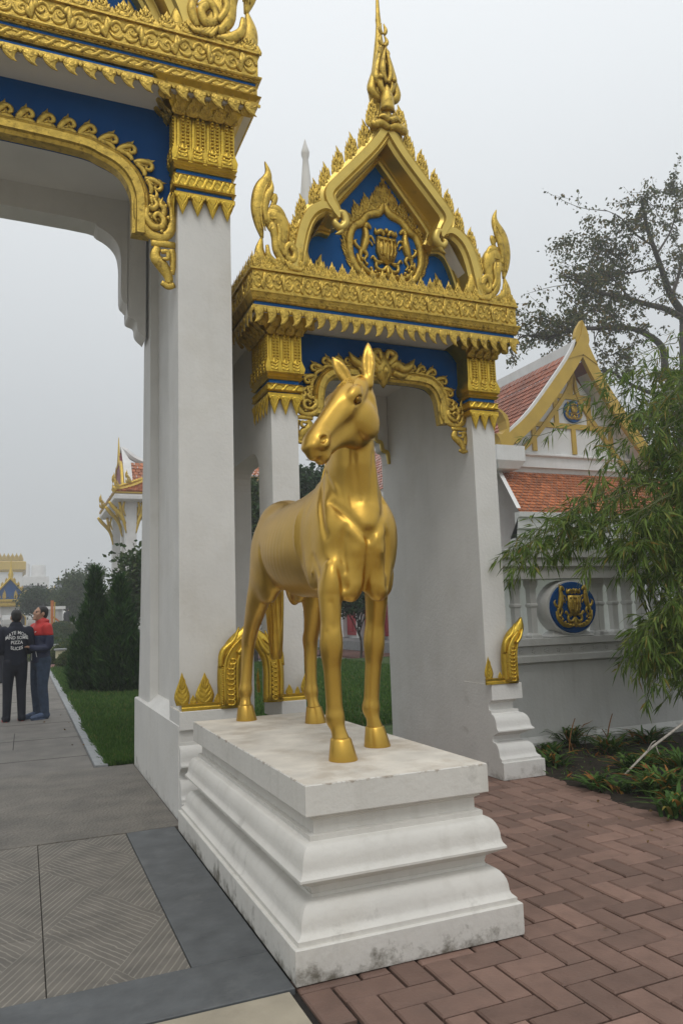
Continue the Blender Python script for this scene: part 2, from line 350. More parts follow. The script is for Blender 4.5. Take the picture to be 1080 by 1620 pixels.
# kerb stones along the lawn
kb = put(None, 'kerb', None, Matrix.Translation((.76, 8.46, 0)), kind='structure')
yy = 8.46
while yy < 26.5:
    b = MB(); L_ = 1.0; b.ring([(0,-.05),(0,.022),(.006,.028)], (.705,.835,yy+.003,yy+L_-.003)); b.build('kerb_stone', 'kerb', kb); yy += L_
# herringbone brick paving
bw = put(None, 'brick_paving', None, Matrix.Translation((3, 4, 0)), kind='structure')
MB().box(1.03, 4.3, 1.2, 8.0, -.09, -.026).build('joint_bed', 'joint', bw)
U = .1385; ox, oy = 2.02, 2.67
def brick_mesh(nm, lx, ly):
    b = MB(); g = .006; c = .007
    b.grid([[(g,g,-.05),(lx-g,g,-.05),(lx-g,ly-g,-.05),(g,ly-g,-.05)],[(g,g,-c),(lx-g,g,-c),(lx-g,ly-g,-c),(g,ly-g,-c)],[(g+c,g+c,0),(lx-g-c,g+c,0),(lx-g-c,ly-g-c,0),(g+c,ly-g-c,0)]], True, (False, True))
    return b.mesh(nm, 'brick')
bmx, bmy = brick_mesh('brick_along', 2*U, U), brick_mesh('brick_across', U, 2*U)
r_ = random.Random(3); far = MB(); cells = []
for i in range(-8, 18):
    for j in range(-8, 36):
        k = (i+j) % 4
        if k not in (0, 2): continue
        x, y = ox+i*U, oy+j*U; lx, ly = (2*U, U) if k == 0 else (U, 2*U)
        if x < 1.03 or x > 4.42 or y > 7.9 or y < 1.9: continue
        if x+lx < 2.15 and y > 3.15: continue        # under the plinth
        cells.append((y, x, k))
cells.sort(); 
for n_, (y, x, k) in enumerate(cells):
    dz = r_.uniform(-.0025, .0015); M_ = Matrix.Translation((x, y, -.004+dz)) @ Matrix.Rotation(r_.uniform(-.006,.006), 4, 'X') @ Matrix.Rotation(r_.uniform(-.006,.006), 4, 'Z')
    if n_ < 290: put(bmx if k == 0 else bmy, 'brick', bw, M_)
    else:
        me_ = bmx if k == 0 else bmy
        far.add([M_ @ v.co for v in me_.vertices], [tuple(p.vertices) for p in me_.polygons])
if far.v: far.build('bricks_behind', 'brick', bw, kind='stuff')
# ================================================================ horse statue
HX, HY, HZ = 1.68, 4.5, .762
def sdf(lo, hi, h):
    """small implicit-surface modeller: smooth unions of lofts and ellipsoids, meshed by surface nets"""
    lo = np.array(lo, float); hi = np.array(hi, float); n = np.ceil((hi-lo)/h).astype(int)
    Fd = np.full(n, .3, np.float32)
    ax = [lo[i]+h*np.arange(n[i], dtype=np.float32) for i in range(3)]
    def window(pts, pad):
        pts = np.asarray(pts); a = np.maximum(((pts.min(0)-pad-lo)/h).astype(int), 0); b = np.minimum(((pts.max(0)+pad-lo)/h).astype(int)+1, n)
        sl = tuple(slice(a[i], b[i]) for i in range(3))
        X, Y, Z = np.meshgrid(*[ax[i][sl[i]] for i in range(3)], indexing='ij'); return sl, np.stack((X, Y, Z), -1)
    def union(sl, d, k):
        f = Fd[sl]; hh = np.clip(.5+.5*(f-d)/k, 0, 1); Fd[sl] = f*(1-hh)+d*hh-k*hh*(1-hh)
    def carve(sl, d, k):
        f = Fd[sl]; hh = np.clip(.5-.5*(f+d)/k, 0, 1); Fd[sl] = f*(1-hh)-d*hh+k*hh*(1-hh)
    def loft(sp, A, B, side, k=.03, op=union, sub=4):
        """elliptic sections A (along side) and B (across) swept smoothly along a spine"""
        D = np.hstack([sp, np.array(A)[:, None], np.array(B)[:, None]])
        if len(sp) > 2: D = cr(D, sub)
        T = np.gradient(D[:, :3], axis=0); T /= np.linalg.norm(T, axis=1)[:, None]
        pad = max(max(A), max(B), .03)+k+.05; sl0, P0_ = window(D[:, :3], pad); o = np.array([q.start for q in sl0])
        bd = np.full(P0_.shape[:3], 9., np.float32); tau = np.zeros(P0_.shape[:3], np.float32)
        for i in range(len(D)-1):
            p, q = D[i, :3], D[i+1, :3]; pr = min(D[i:i+2, 3:].max()+k+.04, pad-.005); sl, P = window(D[i:i+2, :3], pr)
            ss = tuple(slice(x.start-y, x.stop-y) for x, y in zip(sl, o))
            d = q-p; t = np.clip(((P-p)@d)/(d@d), 0, 1); rel = P-(p+t[..., None]*d); e = (rel*rel).sum(-1)
            mk = e < bd[ss]; bd[ss] = np.where(mk, e, bd[ss]); tau[ss] = np.where(mk, i+t, tau[ss])
        near = bd < 8; tt = tau[near]; i = np.minimum(tt.astype(int), len(D)-2); fr = (tt-i)[:, None]
        M = D[i]*(1-fr)+D[i+1]*fr; dn = T[i]*(1-fr)+T[i+1]*fr; dn /= np.linalg.norm(dn, axis=1)[:, None]
        sd = np.asarray(side, float); s_ = sd-dn*(dn@sd)[:, None]; s_ /= np.linalg.norm(s_, axis=1)[:, None]; n_ = np.cross(dn, s_)
        rel = P0_[near]-M[:, :3]; u = (rel*s_).sum(1); v = (rel*n_).sum(1); w = (rel*dn).sum(1); a, b = M[:, 3], M[:, 4]; c = np.minimum(a, b)
        k0 = np.sqrt((u/a)**2+(v/b)**2+(w/c)**2); k1 = np.sqrt((u/a**2)**2+(v/b**2)**2+(w/c**2)**2)+1e-6
        res = np.full(P0_.shape[:3], .4, np.float32); res[near] = k0*(k0-1)/k1
        op(sl0, res, k)
    def mark(pts, r, amp, sub=5):
        """soft line drawn on the surface: amp > 0 sinks a groove, amp < 0 raises a ridge"""
        D = cr(np.array(pts, float), sub) if len(pts) > 2 else np.array(pts, float)
        sl, P = window(D, r*2.6); dd = np.full(P.shape[:3], 9., np.float32)
        for p, q in zip(D[:-1], D[1:]):
            d = q-p; t = np.clip(((P-p)@d)/(d@d+1e-9), 0, 1); dd = np.minimum(dd, np.linalg.norm(P-(p+t[..., None]*d), axis=-1))
        Fd[sl] += amp*np.exp(-(dd/r)**2).astype(np.float32)
    def ell(c, r, k=.03, op=union, rot=None):
        c = np.asarray(c, float); r = np.asarray(r, float); sl, P = window(c[None], r.max()+k+.03); q = P-c
        if rot is not None: q = q@np.asarray(rot)
        k0 = np.sqrt(((q/r)**2).sum(-1)); k1 = np.sqrt(((q/r**2)**2).sum(-1))+1e-6
        op(sl, (k0*(k0-1)/k1).astype(np.float32), k)
    def cap(a, b, ra, rb, k=.02, op=union): loft(np.array([a, b]), [ra, rb], [ra, rb], (.3, .9, .2), k, op)
    def rx(deg):
        c, s = math.cos(math.radians(deg)), math.sin(math.radians(deg)); return np.array(((1, 0, 0), (0, c, -s), (0, s, c)))
    def mesh(name, mt, smooth=True):
        # ---- surface nets
        ins = Fd < 0
        nx, ny, nz = n-1
        cor = [(i, j, k) for i in (0, 1) for j in (0, 1) for k in (0, 1)]
        cnt = sum(ins[i:i+nx, j:j+ny, k:k+nz].astype(np.int8) for i, j, k in cor)
        act = (cnt > 0) & (cnt < 8); idx = np.argwhere(act); vid = np.full(act.shape, -1, np.int32); vid[act] = np.arange(len(idx))
        V = np.zeros((len(idx), 3)); C = np.zeros(len(idx))
        for a in cor:
            for ax_ in range(3):
                if a[ax_]: continue
                b = list(a); b[ax_] = 1
                fa = Fd[tuple((idx+a).T)]; fb = Fd[tuple((idx+b).T)]; mk = (fa < 0) != (fb < 0)
                t = np.where(mk, fa/np.where(mk, fa-fb, 1), 0); p = np.array(a, float)+np.outer(t, np.eye(3)[ax_]); V[mk] += p[mk]; C[mk] += 1
        V = (idx+V/C[:, None])*h+lo
        faces = []
        for ax_ in range(3):
            o1, o2 = [(1, 2), (2, 0), (0, 1)][ax_]; sl1 = [slice(None)]*3; sl2 = [slice(None)]*3
            sl1[ax_] = slice(0, -1); sl2[ax_] = slice(1, None)
            ch = ins[tuple(sl1)] != ins[tuple(sl2)]; e = np.argwhere(ch); a_in = ins[tuple(sl1)][ch]
            ok = (e[:, o1] > 0) & (e[:, o2] > 0) & (e[:, o1] < n[o1]-1) & (e[:, o2] < n[o2]-1); e = e[ok]; a_in = a_in[ok]
            q = []
            for u, v in ((-1, -1), (0, -1), (0, 0), (-1, 0)):
                c = e.copy(); c[:, o1] += u; c[:, o2] += v; q.append(vid[tuple(c.T)])
            q = np.stack(q, 1); q[~a_in] = q[~a_in][:, ::-1]; faces.append(q)
        Fq = np.vstack(faces); Fq = Fq[(Fq >= 0).all(1)]
        # two gentle smoothing passes
        E = np.vstack([Fq[:, [0, 1]], Fq[:, [1, 2]], Fq[:, [2, 3]], Fq[:, [3, 0]]])
        for lam in (.5, -.45, .5):
            A = np.zeros_like(V); c = np.zeros(len(V)); np.add.at(A, E[:, 0], V[E[:, 1]]); np.add.at(c, E[:, 0], 1)
            np.add.at(A, E[:, 1], V[E[:, 0]]); np.add.at(c, E[:, 1], 1); V = V+lam*(A/c[:, None]-V)

        me = bpy.data.meshes.new(name); me.from_pydata(V.tolist(), [], Fq.tolist()); me.update(); me.shade_smooth()
        me.materials.append(MAT[mt] if isinstance(mt, str) else mt); return me
    from types import SimpleNamespace
    return SimpleNamespace(**{k: v for k, v in locals().items() if k in ('loft','ell','cap','mark','carve','union','Fd','window','mesh','rx')})
def make_horse():
    E_ = sdf((-.62, -1.22, -.02), (.42, 1.16, 2.30), .0085)
    loft, ell, cap, mark, carve, window, Fd, rx = E_.loft, E_.ell, E_.cap, E_.mark, E_.carve, E_.window, E_.Fd, E_.rx
    # ---- trunk
    T = np.array([(-.745,1.045,.14,.20),(-.69,1.10,.18,.265),(-.5,1.165,.225,.33),(-.22,1.165,.255,.325),(.08,1.17,.265,.315),(.34,1.20,.25,.29),(.52,1.24,.225,.28),(.66,1.245,.185,.265),(.77,1.22,.14,.225),(.86,1.16,.08,.15)])
    loft(np.c_[np.zeros(len(T)), T[:, 0], T[:, 1]], T[:, 2], T[:, 3], (1, 0, 0), .04)
    ell((0, -.42, 1.40), (.07, .25, .125), .10)                                   # withers
    ell((0, .50, 1.44), (.11, .22, .08), .10)                                      # croup
    # ---- neck
    loft(np.array([(0,-.56,1.02),(0,-.585,1.20),(0,-.64,1.40),(-.004,-.70,1.60),(-.014,-.75,1.76),(-.03,-.79,1.88)]), [.145,.172,.150,.122,.104,.080], [.26,.285,.24,.185,.148,.115], (1, 0, 0), .08)
    # ---- chest and shoulders
    for s in (-1, 1):
        ell((s*.080, -.775, .945), (.082, .075, .15), .045, rot=rx(-12))           # pectoral
        ell((s*.160, -.62, 1.14), (.066, .15, .23), .075, rot=rx(18))              # shoulder blade
        ell((s*.150, -.72, 1.08), (.066, .085, .19), .08, rot=rx(15))                           # point of shoulder
        ell((s*.185, -.56, .99), (.05, .12, .12), .045)                            # triceps
        ell((s*.145, .50, 1.08), (.098, .20, .26), .06, rot=rx(-14))               # thigh
        ell((s*.125, .68, 1.06), (.075, .13, .25), .06, rot=rx(8))                 # ham
        
    # ---- legs: (x,y,z,lateral,fore-aft)
    FR = [(-.160,-.68,1.02,.060,.085),(-.184,-.755,.90,.064,.082),(-.194,-.785,.74,.055,.064),(-.197,-.79,.60,.050,.054),(-.195,-.785,.48,.047,.049),(-.19,-.78,.33,.0445,.046),(-.184,-.783,.205,.0435,.046),(-.176,-.80,.145,.038,.039),(-.168,-.805,.10,.046,.048)]
    FL = [(.160,-.62,1.02,.060,.085),(.176,-.58,.88,.066,.082),(.178,-.55,.72,.056,.064),(.172,-.53,.59,.050,.054),(.167,-.525,.48,.047,.049),(.153,-.52,.33,.0445,.046),(.143,-.52,.205,.0435,.046),(.145,-.535,.145,.038,.039),(.152,-.535,.10,.046,.048)]
    HR = [(-.14,.56,1.02,.085,.15),(-.155,.68,.87,.078,.118),(-.15,.85,.71,.060,.08),(-.145,.965,.585,.050,.066),(-.152,.99,.48,.046,.056),(-.165,.985,.33,.042,.046),(-.178,.975,.205,.043,.046),(-.182,.965,.145,.038,.039),(-.186,.955,.10,.046,.048)]
    HL = [(.14,.42,1.02,.085,.15),(.165,.42,.87,.082,.118),(.185,.49,.71,.064,.082),(.195,.575,.585,.052,.066),(.195,.59,.48,.046,.056),(.188,.58,.33,.042,.046),(.185,.567,.205,.043,.046),(.186,.55,.145,.038,.039),(.19,.54,.10,.046,.048)]
    hoof = []
    for Lg in (FR, FL, HR, HL):
        A = np.array(Lg); loft(A[:, :3], A[:, 3], A[:, 4], (1, 0, 0), .035)
        x, y = A[-1, :2]
        hoof.append((x, y))
    ell((-.19, -.80, .93), (.056, .06, .105), .022); ell((.18, -.665, .93), (.058, .06, .105), .03)       # forearm heads
    for x, y, z in ((-.146, 1.02, .57), (.196, .625, .57)): ell((x, y, z), (.034, .045, .06), .04)      # point of hock
    ell((.0, .26, .865), (.035, .10, .045), .03)                                    # sheath
    # ---- soften the joins of neck, chest and shoulders
    sl, P = window(np.array([(-.36,-1.05,.84),(.36,-.36,1.56)]), 0.)
    A = Fd[sl].astype(np.float64); B_ = A.copy()
    for _ in range(2):
        for ax_ in range(3):
            c = np.cumsum(np.pad(B_, [(5, 4) if i == ax_ else (0, 0) for i in range(3)], 'edge'), axis=ax_); n_ = B_.shape[ax_]
            hi_ = np.take(c, np.arange(n_)+8, axis=ax_); lo_ = np.take(c, np.maximum(np.arange(n_)-1, 0), axis=ax_); B_ = (hi_-lo_)/9.
    rr_ = lambda v, c, w: np.clip(1-np.abs(v-c)/w, 0, 1)
    mk = np.clip(1.8*rr_(P[..., 1], -.74, .32), 0, 1)*np.clip(2.*rr_(P[..., 2], 1.20, .34), 0, 1)
    Fd[sl] = (A*(1-mk)+B_*mk).astype(np.float32)
    # ---- head frame
    d = np.array((-.651, -.322, -.687)); d /= np.linalg.norm(d); s = np.array((.425, -.905, .021)); s -= d*(s@d); s /= np.linalg.norm(s); nn = np.cross(d, s)
    if nn[2] < 0: nn = -nn
    P0 = np.array((-.014, -.865, 1.959))
    H = lambda t, m, q=0: P0+(d*t+nn*m+s*q)*1.02
    rot = np.stack((d, nn, s), 1)
    prof = [(-.03,.05,-.07,.066),(.04,.09,-.12,.088),(.11,.098,-.185,.098),(.17,.096,-.235,.098),(.23,.088,-.225,.088),(.30,.078,-.17,.072),(.38,.068,-.132,.064),(.45,.062,-.118,.064),(.51,.054,-.108,.064),(.555,.032,-.078,.055)]
    # upper (skull, nose) and lower (jaw) halves: the jaw is narrower
    loft(np.array([H(t, a*.5+b*.18) for t, a, b, w in prof]), [w for *_, w in prof], [a*.5-b*.18 for _, a, b, _ in prof], s, .022)
    loft(np.array([H(t, a*.1+b*.52) for t, a, b, w in prof]), [w*.74 for *_, w in prof], [a*.1-b*.47 for _, a, b, _ in prof], s, .022)
    loft(np.array([H(.03,-.07), H(.08,-.11), H(.16,-.15)]), [.07,.075,.05], [.07,.09,.06], s, .03)       # throat latch
    for q in (-1, 1):
        ell(H(.150,-.118,q*.054), (.108, .112, .048), .010, rot=rot)              # cheek plate
        ell(H(.150,.046,q*.082), (.060, .030, .030), .02, rot=rot)                # brow
        ell(H(.50,-.012,q*.048), (.046, .040, .024), .02, rot=rot)                 # nostril wing
        mark([H(.22,.0,q*.10), H(.30,-.03,q*.082), H(.37,-.045,q*.066)], .013, -.009)      # facial crest
        mark([H(.255,.055,q*.08), H(.34,.04,q*.070), H(.42,.025,q*.064)], .022, .012)      # hollow beside the nasal bone
        mark([H(.30,-.07,q*.075), H(.36,-.07,q*.066), H(.43,-.06,q*.062)], .022, .011)
        mark([H(.18,-.03,q*.105), H(.235,-.075,q*.098), H(.26,-.14,q*.08)], .016, .009)
        mark([H(.22,-.06,q*.10), H(.275,-.10,q*.085)], .012, -.008)
        ell(H(.507,.0,q*.076), (.031, .020, .036), .006, carve, rot=rot)           # nostril
        ell(H(.175,.012,q*.108), (.036, .022, .022), .012, carve, rot=rot)         # eye socket
        mark([H(.132,.020,q*.102), H(.172,.038,q*.106), H(.215,.024,q*.098)], .009, -.008)  # upper lid
        mark([H(.145,-.008,q*.106), H(.176,-.014,q*.106), H(.208,-.004,q*.10)], .007, -.006)    # lower lid
        mark([H(.43,-.062,q*.063), H(.49,-.060,q*.06), H(.555,-.046,q*.045)], .007, .010)   # mouth line
        mark([H(.44,-.045,q*.064), H(.415,-.07,q*.066), H(.43,-.09,q*.055)], .009, .007)
        mark([H(.47,.03,q*.062), H(.46,-.01,q*.066), H(.475,-.035,q*.064)], .009, .006)
        for pts in ([(.20,-.01,.105),(.25,-.05,.095),(.265,-.10,.088)],[(.26,-.02,.09),(.275,-.06,.086),(.262,-.105,.086)]):
            mark([H(t, m_, q*w) for t, m_, w in pts], .006, -.006)                 # cheek veins
        mark([H(.05,-.04,q*.085), H(.06,-.12,q*.082), H(.11,-.20,q*.065)], .016, .008)     # edge behind the cheek
    ell(H(.52,-.092,0), (.045, .028, .040), .018, rot=rot)                         # chin
    # ears
    for q, b0, tip in ((1, H(-.03,.02,.056), np.array((.040,-.885,2.228))), (-1, H(-.03,.03,-.07), np.array((-.130,-.77,2.165)))):
        ea = tip-b0; L = np.linalg.norm(ea); ea /= L; es = np.array((.93, -.33, 0.)); es -= ea*(es@ea); es /= np.linalg.norm(es); en = np.cross(ea, es)
        if en[1] > 0: en = -en
        loft(np.array([b0+ea*L*t+en*o for t, o in ((-.12,0),(.15,.002),(.4,.006),(.65,.004),(.85,-.003),(1.,-.012))]), [.030,.034,.039,.033,.020,.006], [.026,.026,.022,.018,.012,.006], es, .015)
        loft(np.array([b0+ea*L*t+en*o for t, o in ((.12,.034),(.4,.033),(.65,.028),(.88,.012))]), [.012,.021,.017,.004], [.016,.018,.015,.005], es, .008, carve)
    # knees, fetlocks and hind tendons
    for sx, Lg in ((-1, FR), (1, FL)):
        x, y, z = Lg[3][:3]; ell((x, y-.004, z-.02), (.047, .051, .09), .05)
        for q in (-1, 1): mark([(x+q*.034, y-.035, z+.05), (x+q*.040, y-.03, z-.02), (x+q*.032, y-.03, z-.08)], .010, .006)
        mark([(x-.012, y-.05, z+.20), (x+.004, y-.056, z+.11), (x+.0, y-.05, z+.06)], .014, .006)
        x, y, z = Lg[6][:3]; ell((x, y+.010, z), (.043, .048, .045), .03)
        for q in (-1, 1): mark([(x+q*.043, y+.012, .44), (x+q*.043, y+.014, .30), (x+q*.043, y+.014, .22)], .010, .006)
    for Lg in (HR, HL):
        x, y, z = Lg[6][:3]; ell((x, y+.010, z), (.043, .048, .045), .03); x, y, z = Lg[3][:3]
        for q in (-1, 1): mark([(x+q*.05, y-.0, z+.09), (x+q*.046, y+.02, z-.02), (x+q*.043, y+.012, .38), (x+q*.042, y+.01, .24)], .012, .008)
    # ---- surface drawing: jugular groove, shoulder edge, flank fold, chest split, veins
    for sg in (-1, 1):
        mark([(sg*.075,-.955,1.66),(sg*.075,-.92,1.50),(sg*.075,-.90,1.36)], .035, .010)
        mark([(sg*.215,-.42,1.42),(sg*.245,-.43,1.25),(sg*.25,-.45,1.08),(sg*.235,-.50,.93)], .022, .0203)
        mark([(sg*.205,-.36,1.42),(sg*.24,-.37,1.25),(sg*.25,-.39,1.08)], .012, -.0065)
        mark([(sg*.16,.32,.90),(sg*.225,.30,1.02),(sg*.262,.31,1.18)], .026, .0188)
        mark([(sg*.14,-.56,1.48),(sg*.175,-.66,1.34),(sg*.2,-.76,1.16)], .020, .0159)
        mark([(sg*.13,-.64,1.53),(sg*.145,-.73,1.42),(sg*.13,-.84,1.28)], .014, .0130)
        mark([(sg*.12,-.58,1.58),(sg*.135,-.68,1.50),(sg*.13,-.78,1.38)], .014, -.0078)
        mark([(sg*.13,-.86,1.14),(sg*.145,-.85,1.0),(sg*.125,-.83,.88)], .022, .0203)
        mark([(sg*.235,-.62,1.06),(sg*.23,-.70,.98),(sg*.215,-.74,.93)], .016, .0130)
        for pts in ([(.20,-.80,1.03),(.215,-.77,.98)],[(.12,-.925,1.03),(.10,-.93,.95)],[(.23,-.66,1.08),(.236,-.62,1.0),(.225,-.60,.95)],[(.24,-.48,1.03),(.238,-.5,.96),(.225,-.56,.90)],[(.19,-.84,.60),(.20,-.83,.66)]):
            mark([(sg*x, y, z) for x, y, z in pts], .007, -.0078)
    mark([(0,-.90,1.16),(0,-.90,1.02),(0,-.87,.84)], .026, .0319)
    def front(x, z, off=0.):
        i, k = int((x+.62)/.0085), int((z+.02)/.0085); q = np.argmax(Fd[i, :, k] < 0); return -1.22+q*.0085+off
    FM = lambda pts: [(x, front(x, z), z) for x, z in pts]
    mark(FM([(.0,1.17),(.002,1.08),(.0,.98),(-.002,.88)]), .020, .016)
    for sg in (-1, 1):
        mark(FM([(.0,1.13),(sg*.05,1.19),(sg*.10,1.26),(sg*.145,1.34)]), .020, .012)       # lower edge of the neck
        mark(FM([(sg*.02,1.10),(sg*.07,1.15),(sg*.115,1.20)]), .020, -.006)
        mark(FM([(sg*.115,1.20),(sg*.125,1.08),(sg*.115,.96)]), .016, .012)                # pectoral against the arm
        mark(FM([(sg*.06,1.06),(sg*.065,.98),(sg*.05,.90)]), .035, -.010)                  # breast fullness
        mark(FM([(sg*.055,1.60),(sg*.045,1.48),(sg*.03,1.34)]), .016, .007)                # throat muscles
        mark(FM([(sg*.085,1.52),(sg*.085,1.42),(sg*.075,1.30)]), .018, -.005)
        for a in ([(.085,1.06),(.095,1.0),(.09,.95)], [(.045,1.02),(.06,.985)]): mark(FM([(sg*x, z) for x, z in a]), .005, -.006)
    # faint ribs on the barrel
    sl, P = window(np.array([(-.3,-.3,.9),(.3,.3,1.4)]), .02)
    yy, zz = P[..., 1], P[..., 2]; mk = np.clip(1-((yy-.02)/.3)**2, 0, 1)*np.clip(1-((zz-1.12)/.26)**2, 0, 1)
    Fd[sl] += (.0007*np.sin((yy+.35*(zz-1.1))*2*np.pi/.062)*mk).astype(np.float32)
    me = E_.mesh('horse_body', 'horse')
    base = Matrix.Translation((HX, HY, HZ))
    root = thing('horse_statue', 'life-size golden horse statue with turned head standing on the white plinth', 'statue', (HX, HY, HZ))
    body = put(me, 'body', root, base)
    for q in (-1, 1):
        mb = MB(); mb.ball(H(.175, .011, q*.095), .022, n=12); mb.build('eye', 'horsedark', root, True, M=base)
    for x, y in hoof:
        mb = MB(); rows = []
        for r0, z, dy in ((.046,.108,0),(.053,.104,-.001),(.055,.096,-.003),(.0745,.004,-.026),(.0735,.0,-.026)):
            rows.append([(x+r0*math.cos(a), y+dy+r0*1.08*math.sin(a)*(1 if math.sin(a) < 0 else .86), z) for a in np.linspace(0, 2*math.pi, 28, endpoint=False)])
        mb.grid(rows, True, (False, True)); soft(mb.build('hoof', 'horse', root, M=base), 50)
    # forelock and mane: thin raised locks
    r = np.random.default_rng(4); mb = MB()
    for i in range(26):
        q0 = r.uniform(-.035, .04); t1 = r.uniform(.07, .13); q1 = q0*1.25+r.uniform(-.02, .02)
        pts = [H(-.045, .040+r.uniform(0,.008), q0), H(.0, .070, q0+r.uniform(-.008,.008)), H(t1*.55, .092-abs(q1)*.2, (q0+q1)/2), H(t1, .099-abs(q1)*.25, q1)]
        mb.tube(cr(pts, 3), list(np.interp(np.linspace(0, 1, 10), [0, .3, 1], [.007, .008, .0015])), 5)
    mb.build('forelock', 'horsehair', root, True, M=base)
    mb = MB(); crest = cr([(-.02,-.70,2.0),(-.018,-.62,1.88),(-.015,-.535,1.73),(-.02,-.455,1.60),(-.02,-.38,1.535),(-.02,-.30,1.515)], 12)
    for i in range(230):
        t = r.uniform(0, len(crest)-1.01); k = int(t); c = crest[k]*(1-t+k)+crest[k+1]*(t-k); tn = crest[k+1]-crest[k]; tn /= np.linalg.norm(tn)
        ou = np.array((0, -tn[2], tn[1])); ou = ou if ou[1] > 0 else -ou; sd = -1 if r.random() < .75 else 1; ln = r.uniform(.05, .1)
        pts = [c-ou*.03+np.array((0, 0, .0)), c+ou*.012+np.array((sd*.022, 0, 0)), c-ou*(ln*.35)+np.array((sd*(.045+.25*ln), 0, -.02)), c-ou*(ln*.7)+np.array((sd*(.055+.35*ln), 0, -.05))]
        mb.tube(cr(pts, 3), list(np.interp(np.linspace(0, 1, 10), [0, .4, 1], [.010, .010, .002])), 5)
    mb.build('mane', 'horsehair', root, True, M=base)
    mb = MB(); dock = [(0,.80,1.36),(.02,.90,1.34),(.04,.96,1.20),(.05,.97,.95),(.055,.965,.70),(.055,.96,.42)]
    core = cr(dock, 4); mb.tube(core, list(np.interp(np.linspace(0, 1, len(core)), [0,.2,.5,.9,1], [.045,.05,.055,.05,.035])), 10)
    for i in range(70):
        a = r.uniform(0, 2*math.pi); rr = r.uniform(.6, 1.); l1 = r.uniform(.42, .56); pts = []
        for j, t in enumerate(np.linspace(0, 1, 7)):
            c = core[int(t*(len(core)-1))]; w = np.interp(t, [0,.25,.6,1], [.035,.06,.075,.05]); aa = a+t*r.uniform(-.25,.25)
            pts.append(c+np.array((math.cos(aa)*w*rr, math.sin(aa)*w*rr*.8, 0)))
        pts[-1][2] = l1
        mb.tube(cr(pts, 2), list(np.interp(np.linspace(0, 1, 13), [0,.5,.9,1], [.008,.011,.009,.002])), 5)
    mb.build('tail', 'horsehair', root, True, M=base)
    return root
make_horse()

# ================================================================ plinth
pl = thing('stone_plinth', 'stepped white moulded plinth carrying the golden horse', 'plinth', (1.61, 4.41, 0))
R_ = (1.05, 2.17, 3.123, 5.692)
def cyma(i0, z0, i1, z1, n=7, bulge=1):
    """quarter-ish curve from (i0,z0) to (i1,z1) for ring profiles"""
    return [(i0+(i1-i0)*(1-math.cos(math.pi/2*t)) if bulge > 0 else i0+(i1-i0)*math.sin(math.pi/2*t), z0+(z1-z0)*(math.sin(math.pi/2*t) if bulge > 0 else 1-math.cos(math.pi/2*t))) for t in np.linspace(0, 1, n)]
def base_parts(parent, rect, H, white='plinth', top='plinthtop', sc=1.0, mask=(1, 1, 1, 1)):
    """the layered Thai base seen on the plinth and under the gate piers"""
    def z(v): return v*H/.762
    def I(v): return v*sc
    b = MB(); b.ring([(0.002,0),(0,z(.02)),(0,z(.135)),(.004,z(.139))], rect, (True, True), mask); soft(b.build('base_block', white, parent), 30)
    b = MB(); b.ring([(I(.018),z(.139)),(I(.018),z(.16)),(I(.022),z(.163)),(I(.036),z(.175))]+cyma(I(.042),z(.19),I(.10),z(.285))+[(I(.118),z(.29)),(I(.118),z(.305))], rect, (True, True), mask); soft(b.build('lower_moulding', white, parent), 30)
    b = MB(); b.ring([(I(.122),z(.305)),(I(.115),z(.335)),(I(.042),z(.377)),(I(.042),z(.387)),(I(.055),z(.402))]+cyma(I(.060),z(.42),I(.112),z(.515))+[(I(.118),z(.52)),(I(.118),z(.542)),(I(.14),z(.545))], rect, (True, True), mask); soft(b.build('upper_moulding', white, parent), 30)
    b = MB(); b.ring([(I(.145),z(.545)),(I(.145),z(.60)),(I(.125),z(.612)),(I(.125),z(.628))], rect, (True, True), mask); b.build('neck', white, parent)
    b = MB(); b.ring([(I(.095),z(.628)),(I(.093),z(.632)),(I(.093),z(.758)),(I(.097),z(.762))], rect, (True, False), mask); s_ = b.build('slab', white, parent); s_.data.materials.append(MAT[top])
    x0, x1, y0, y1 = rect; i = I(.097); x0 += i*mask[0]-i; x1 -= i*mask[1]-i; y0 += i*mask[2]-i; y1 -= i*mask[3]-i
    t = MB(); t.add([(x0+i,y0+i,z(.762)),(x1-i,y0+i,z(.762)),(x1-i,y1-i,z(.762)),(x0+i,y1-i,z(.762))], [(0,1,2,3)]); t.build('slab_top', top, s_)
base_parts(pl, R_, .762)
# ================================================================ carved gilded motifs (shared meshes, u right, v up, w out)
def motif(name, fn, mt='gold'):
    b = MB(); fn(b); return b.mesh(name, mt, True)
def m_flame(b):        # kranok flame, height 1: scalloped leaf with layered tongues and a curl
    b.stroke([(.0,-.05),(.06,.20),(.07,.46),(-.03,.70),(.02,.88),(.09,1.03)], [.30,.36,.27,.16,.08,.005], .40)
    for k, (y0, w, h) in enumerate(((.00,.40,.34),(.20,.36,.30),(.40,.27,.27),(.58,.17,.22))):
        for s in (-1, 1):
            c = .05 if y0 < .5 else 0
            b.stroke([(c+s*w*.35,y0),(c+s*w*.95,y0+h*.35),(c+s*w*.98,y0+h*.75),(c+s*w*1.12,y0+h*1.15)], [.06,.085,.06,.004], .75, .04+.01*k)
            b.stroke([(c+s*.02,y0+.10),(c+s*w*.45,y0+.16),(c+s*w*.5,y0+h*.75),(c+s*w*.2,y0+h*1.1)], [.03,.05,.045,.004], .9, .13)
    b.stroke([(.02,.10),(.15,.15),(.14,.30),(.0,.32),(-.04,.21),(.06,.18)], [.04,.05,.048,.042,.034,.015], 1., .17)
    b.stroke([(.06,.36),(.06,.52),(-.02,.68),(.01,.82)], [.05,.055,.04,.004], .9, .12)
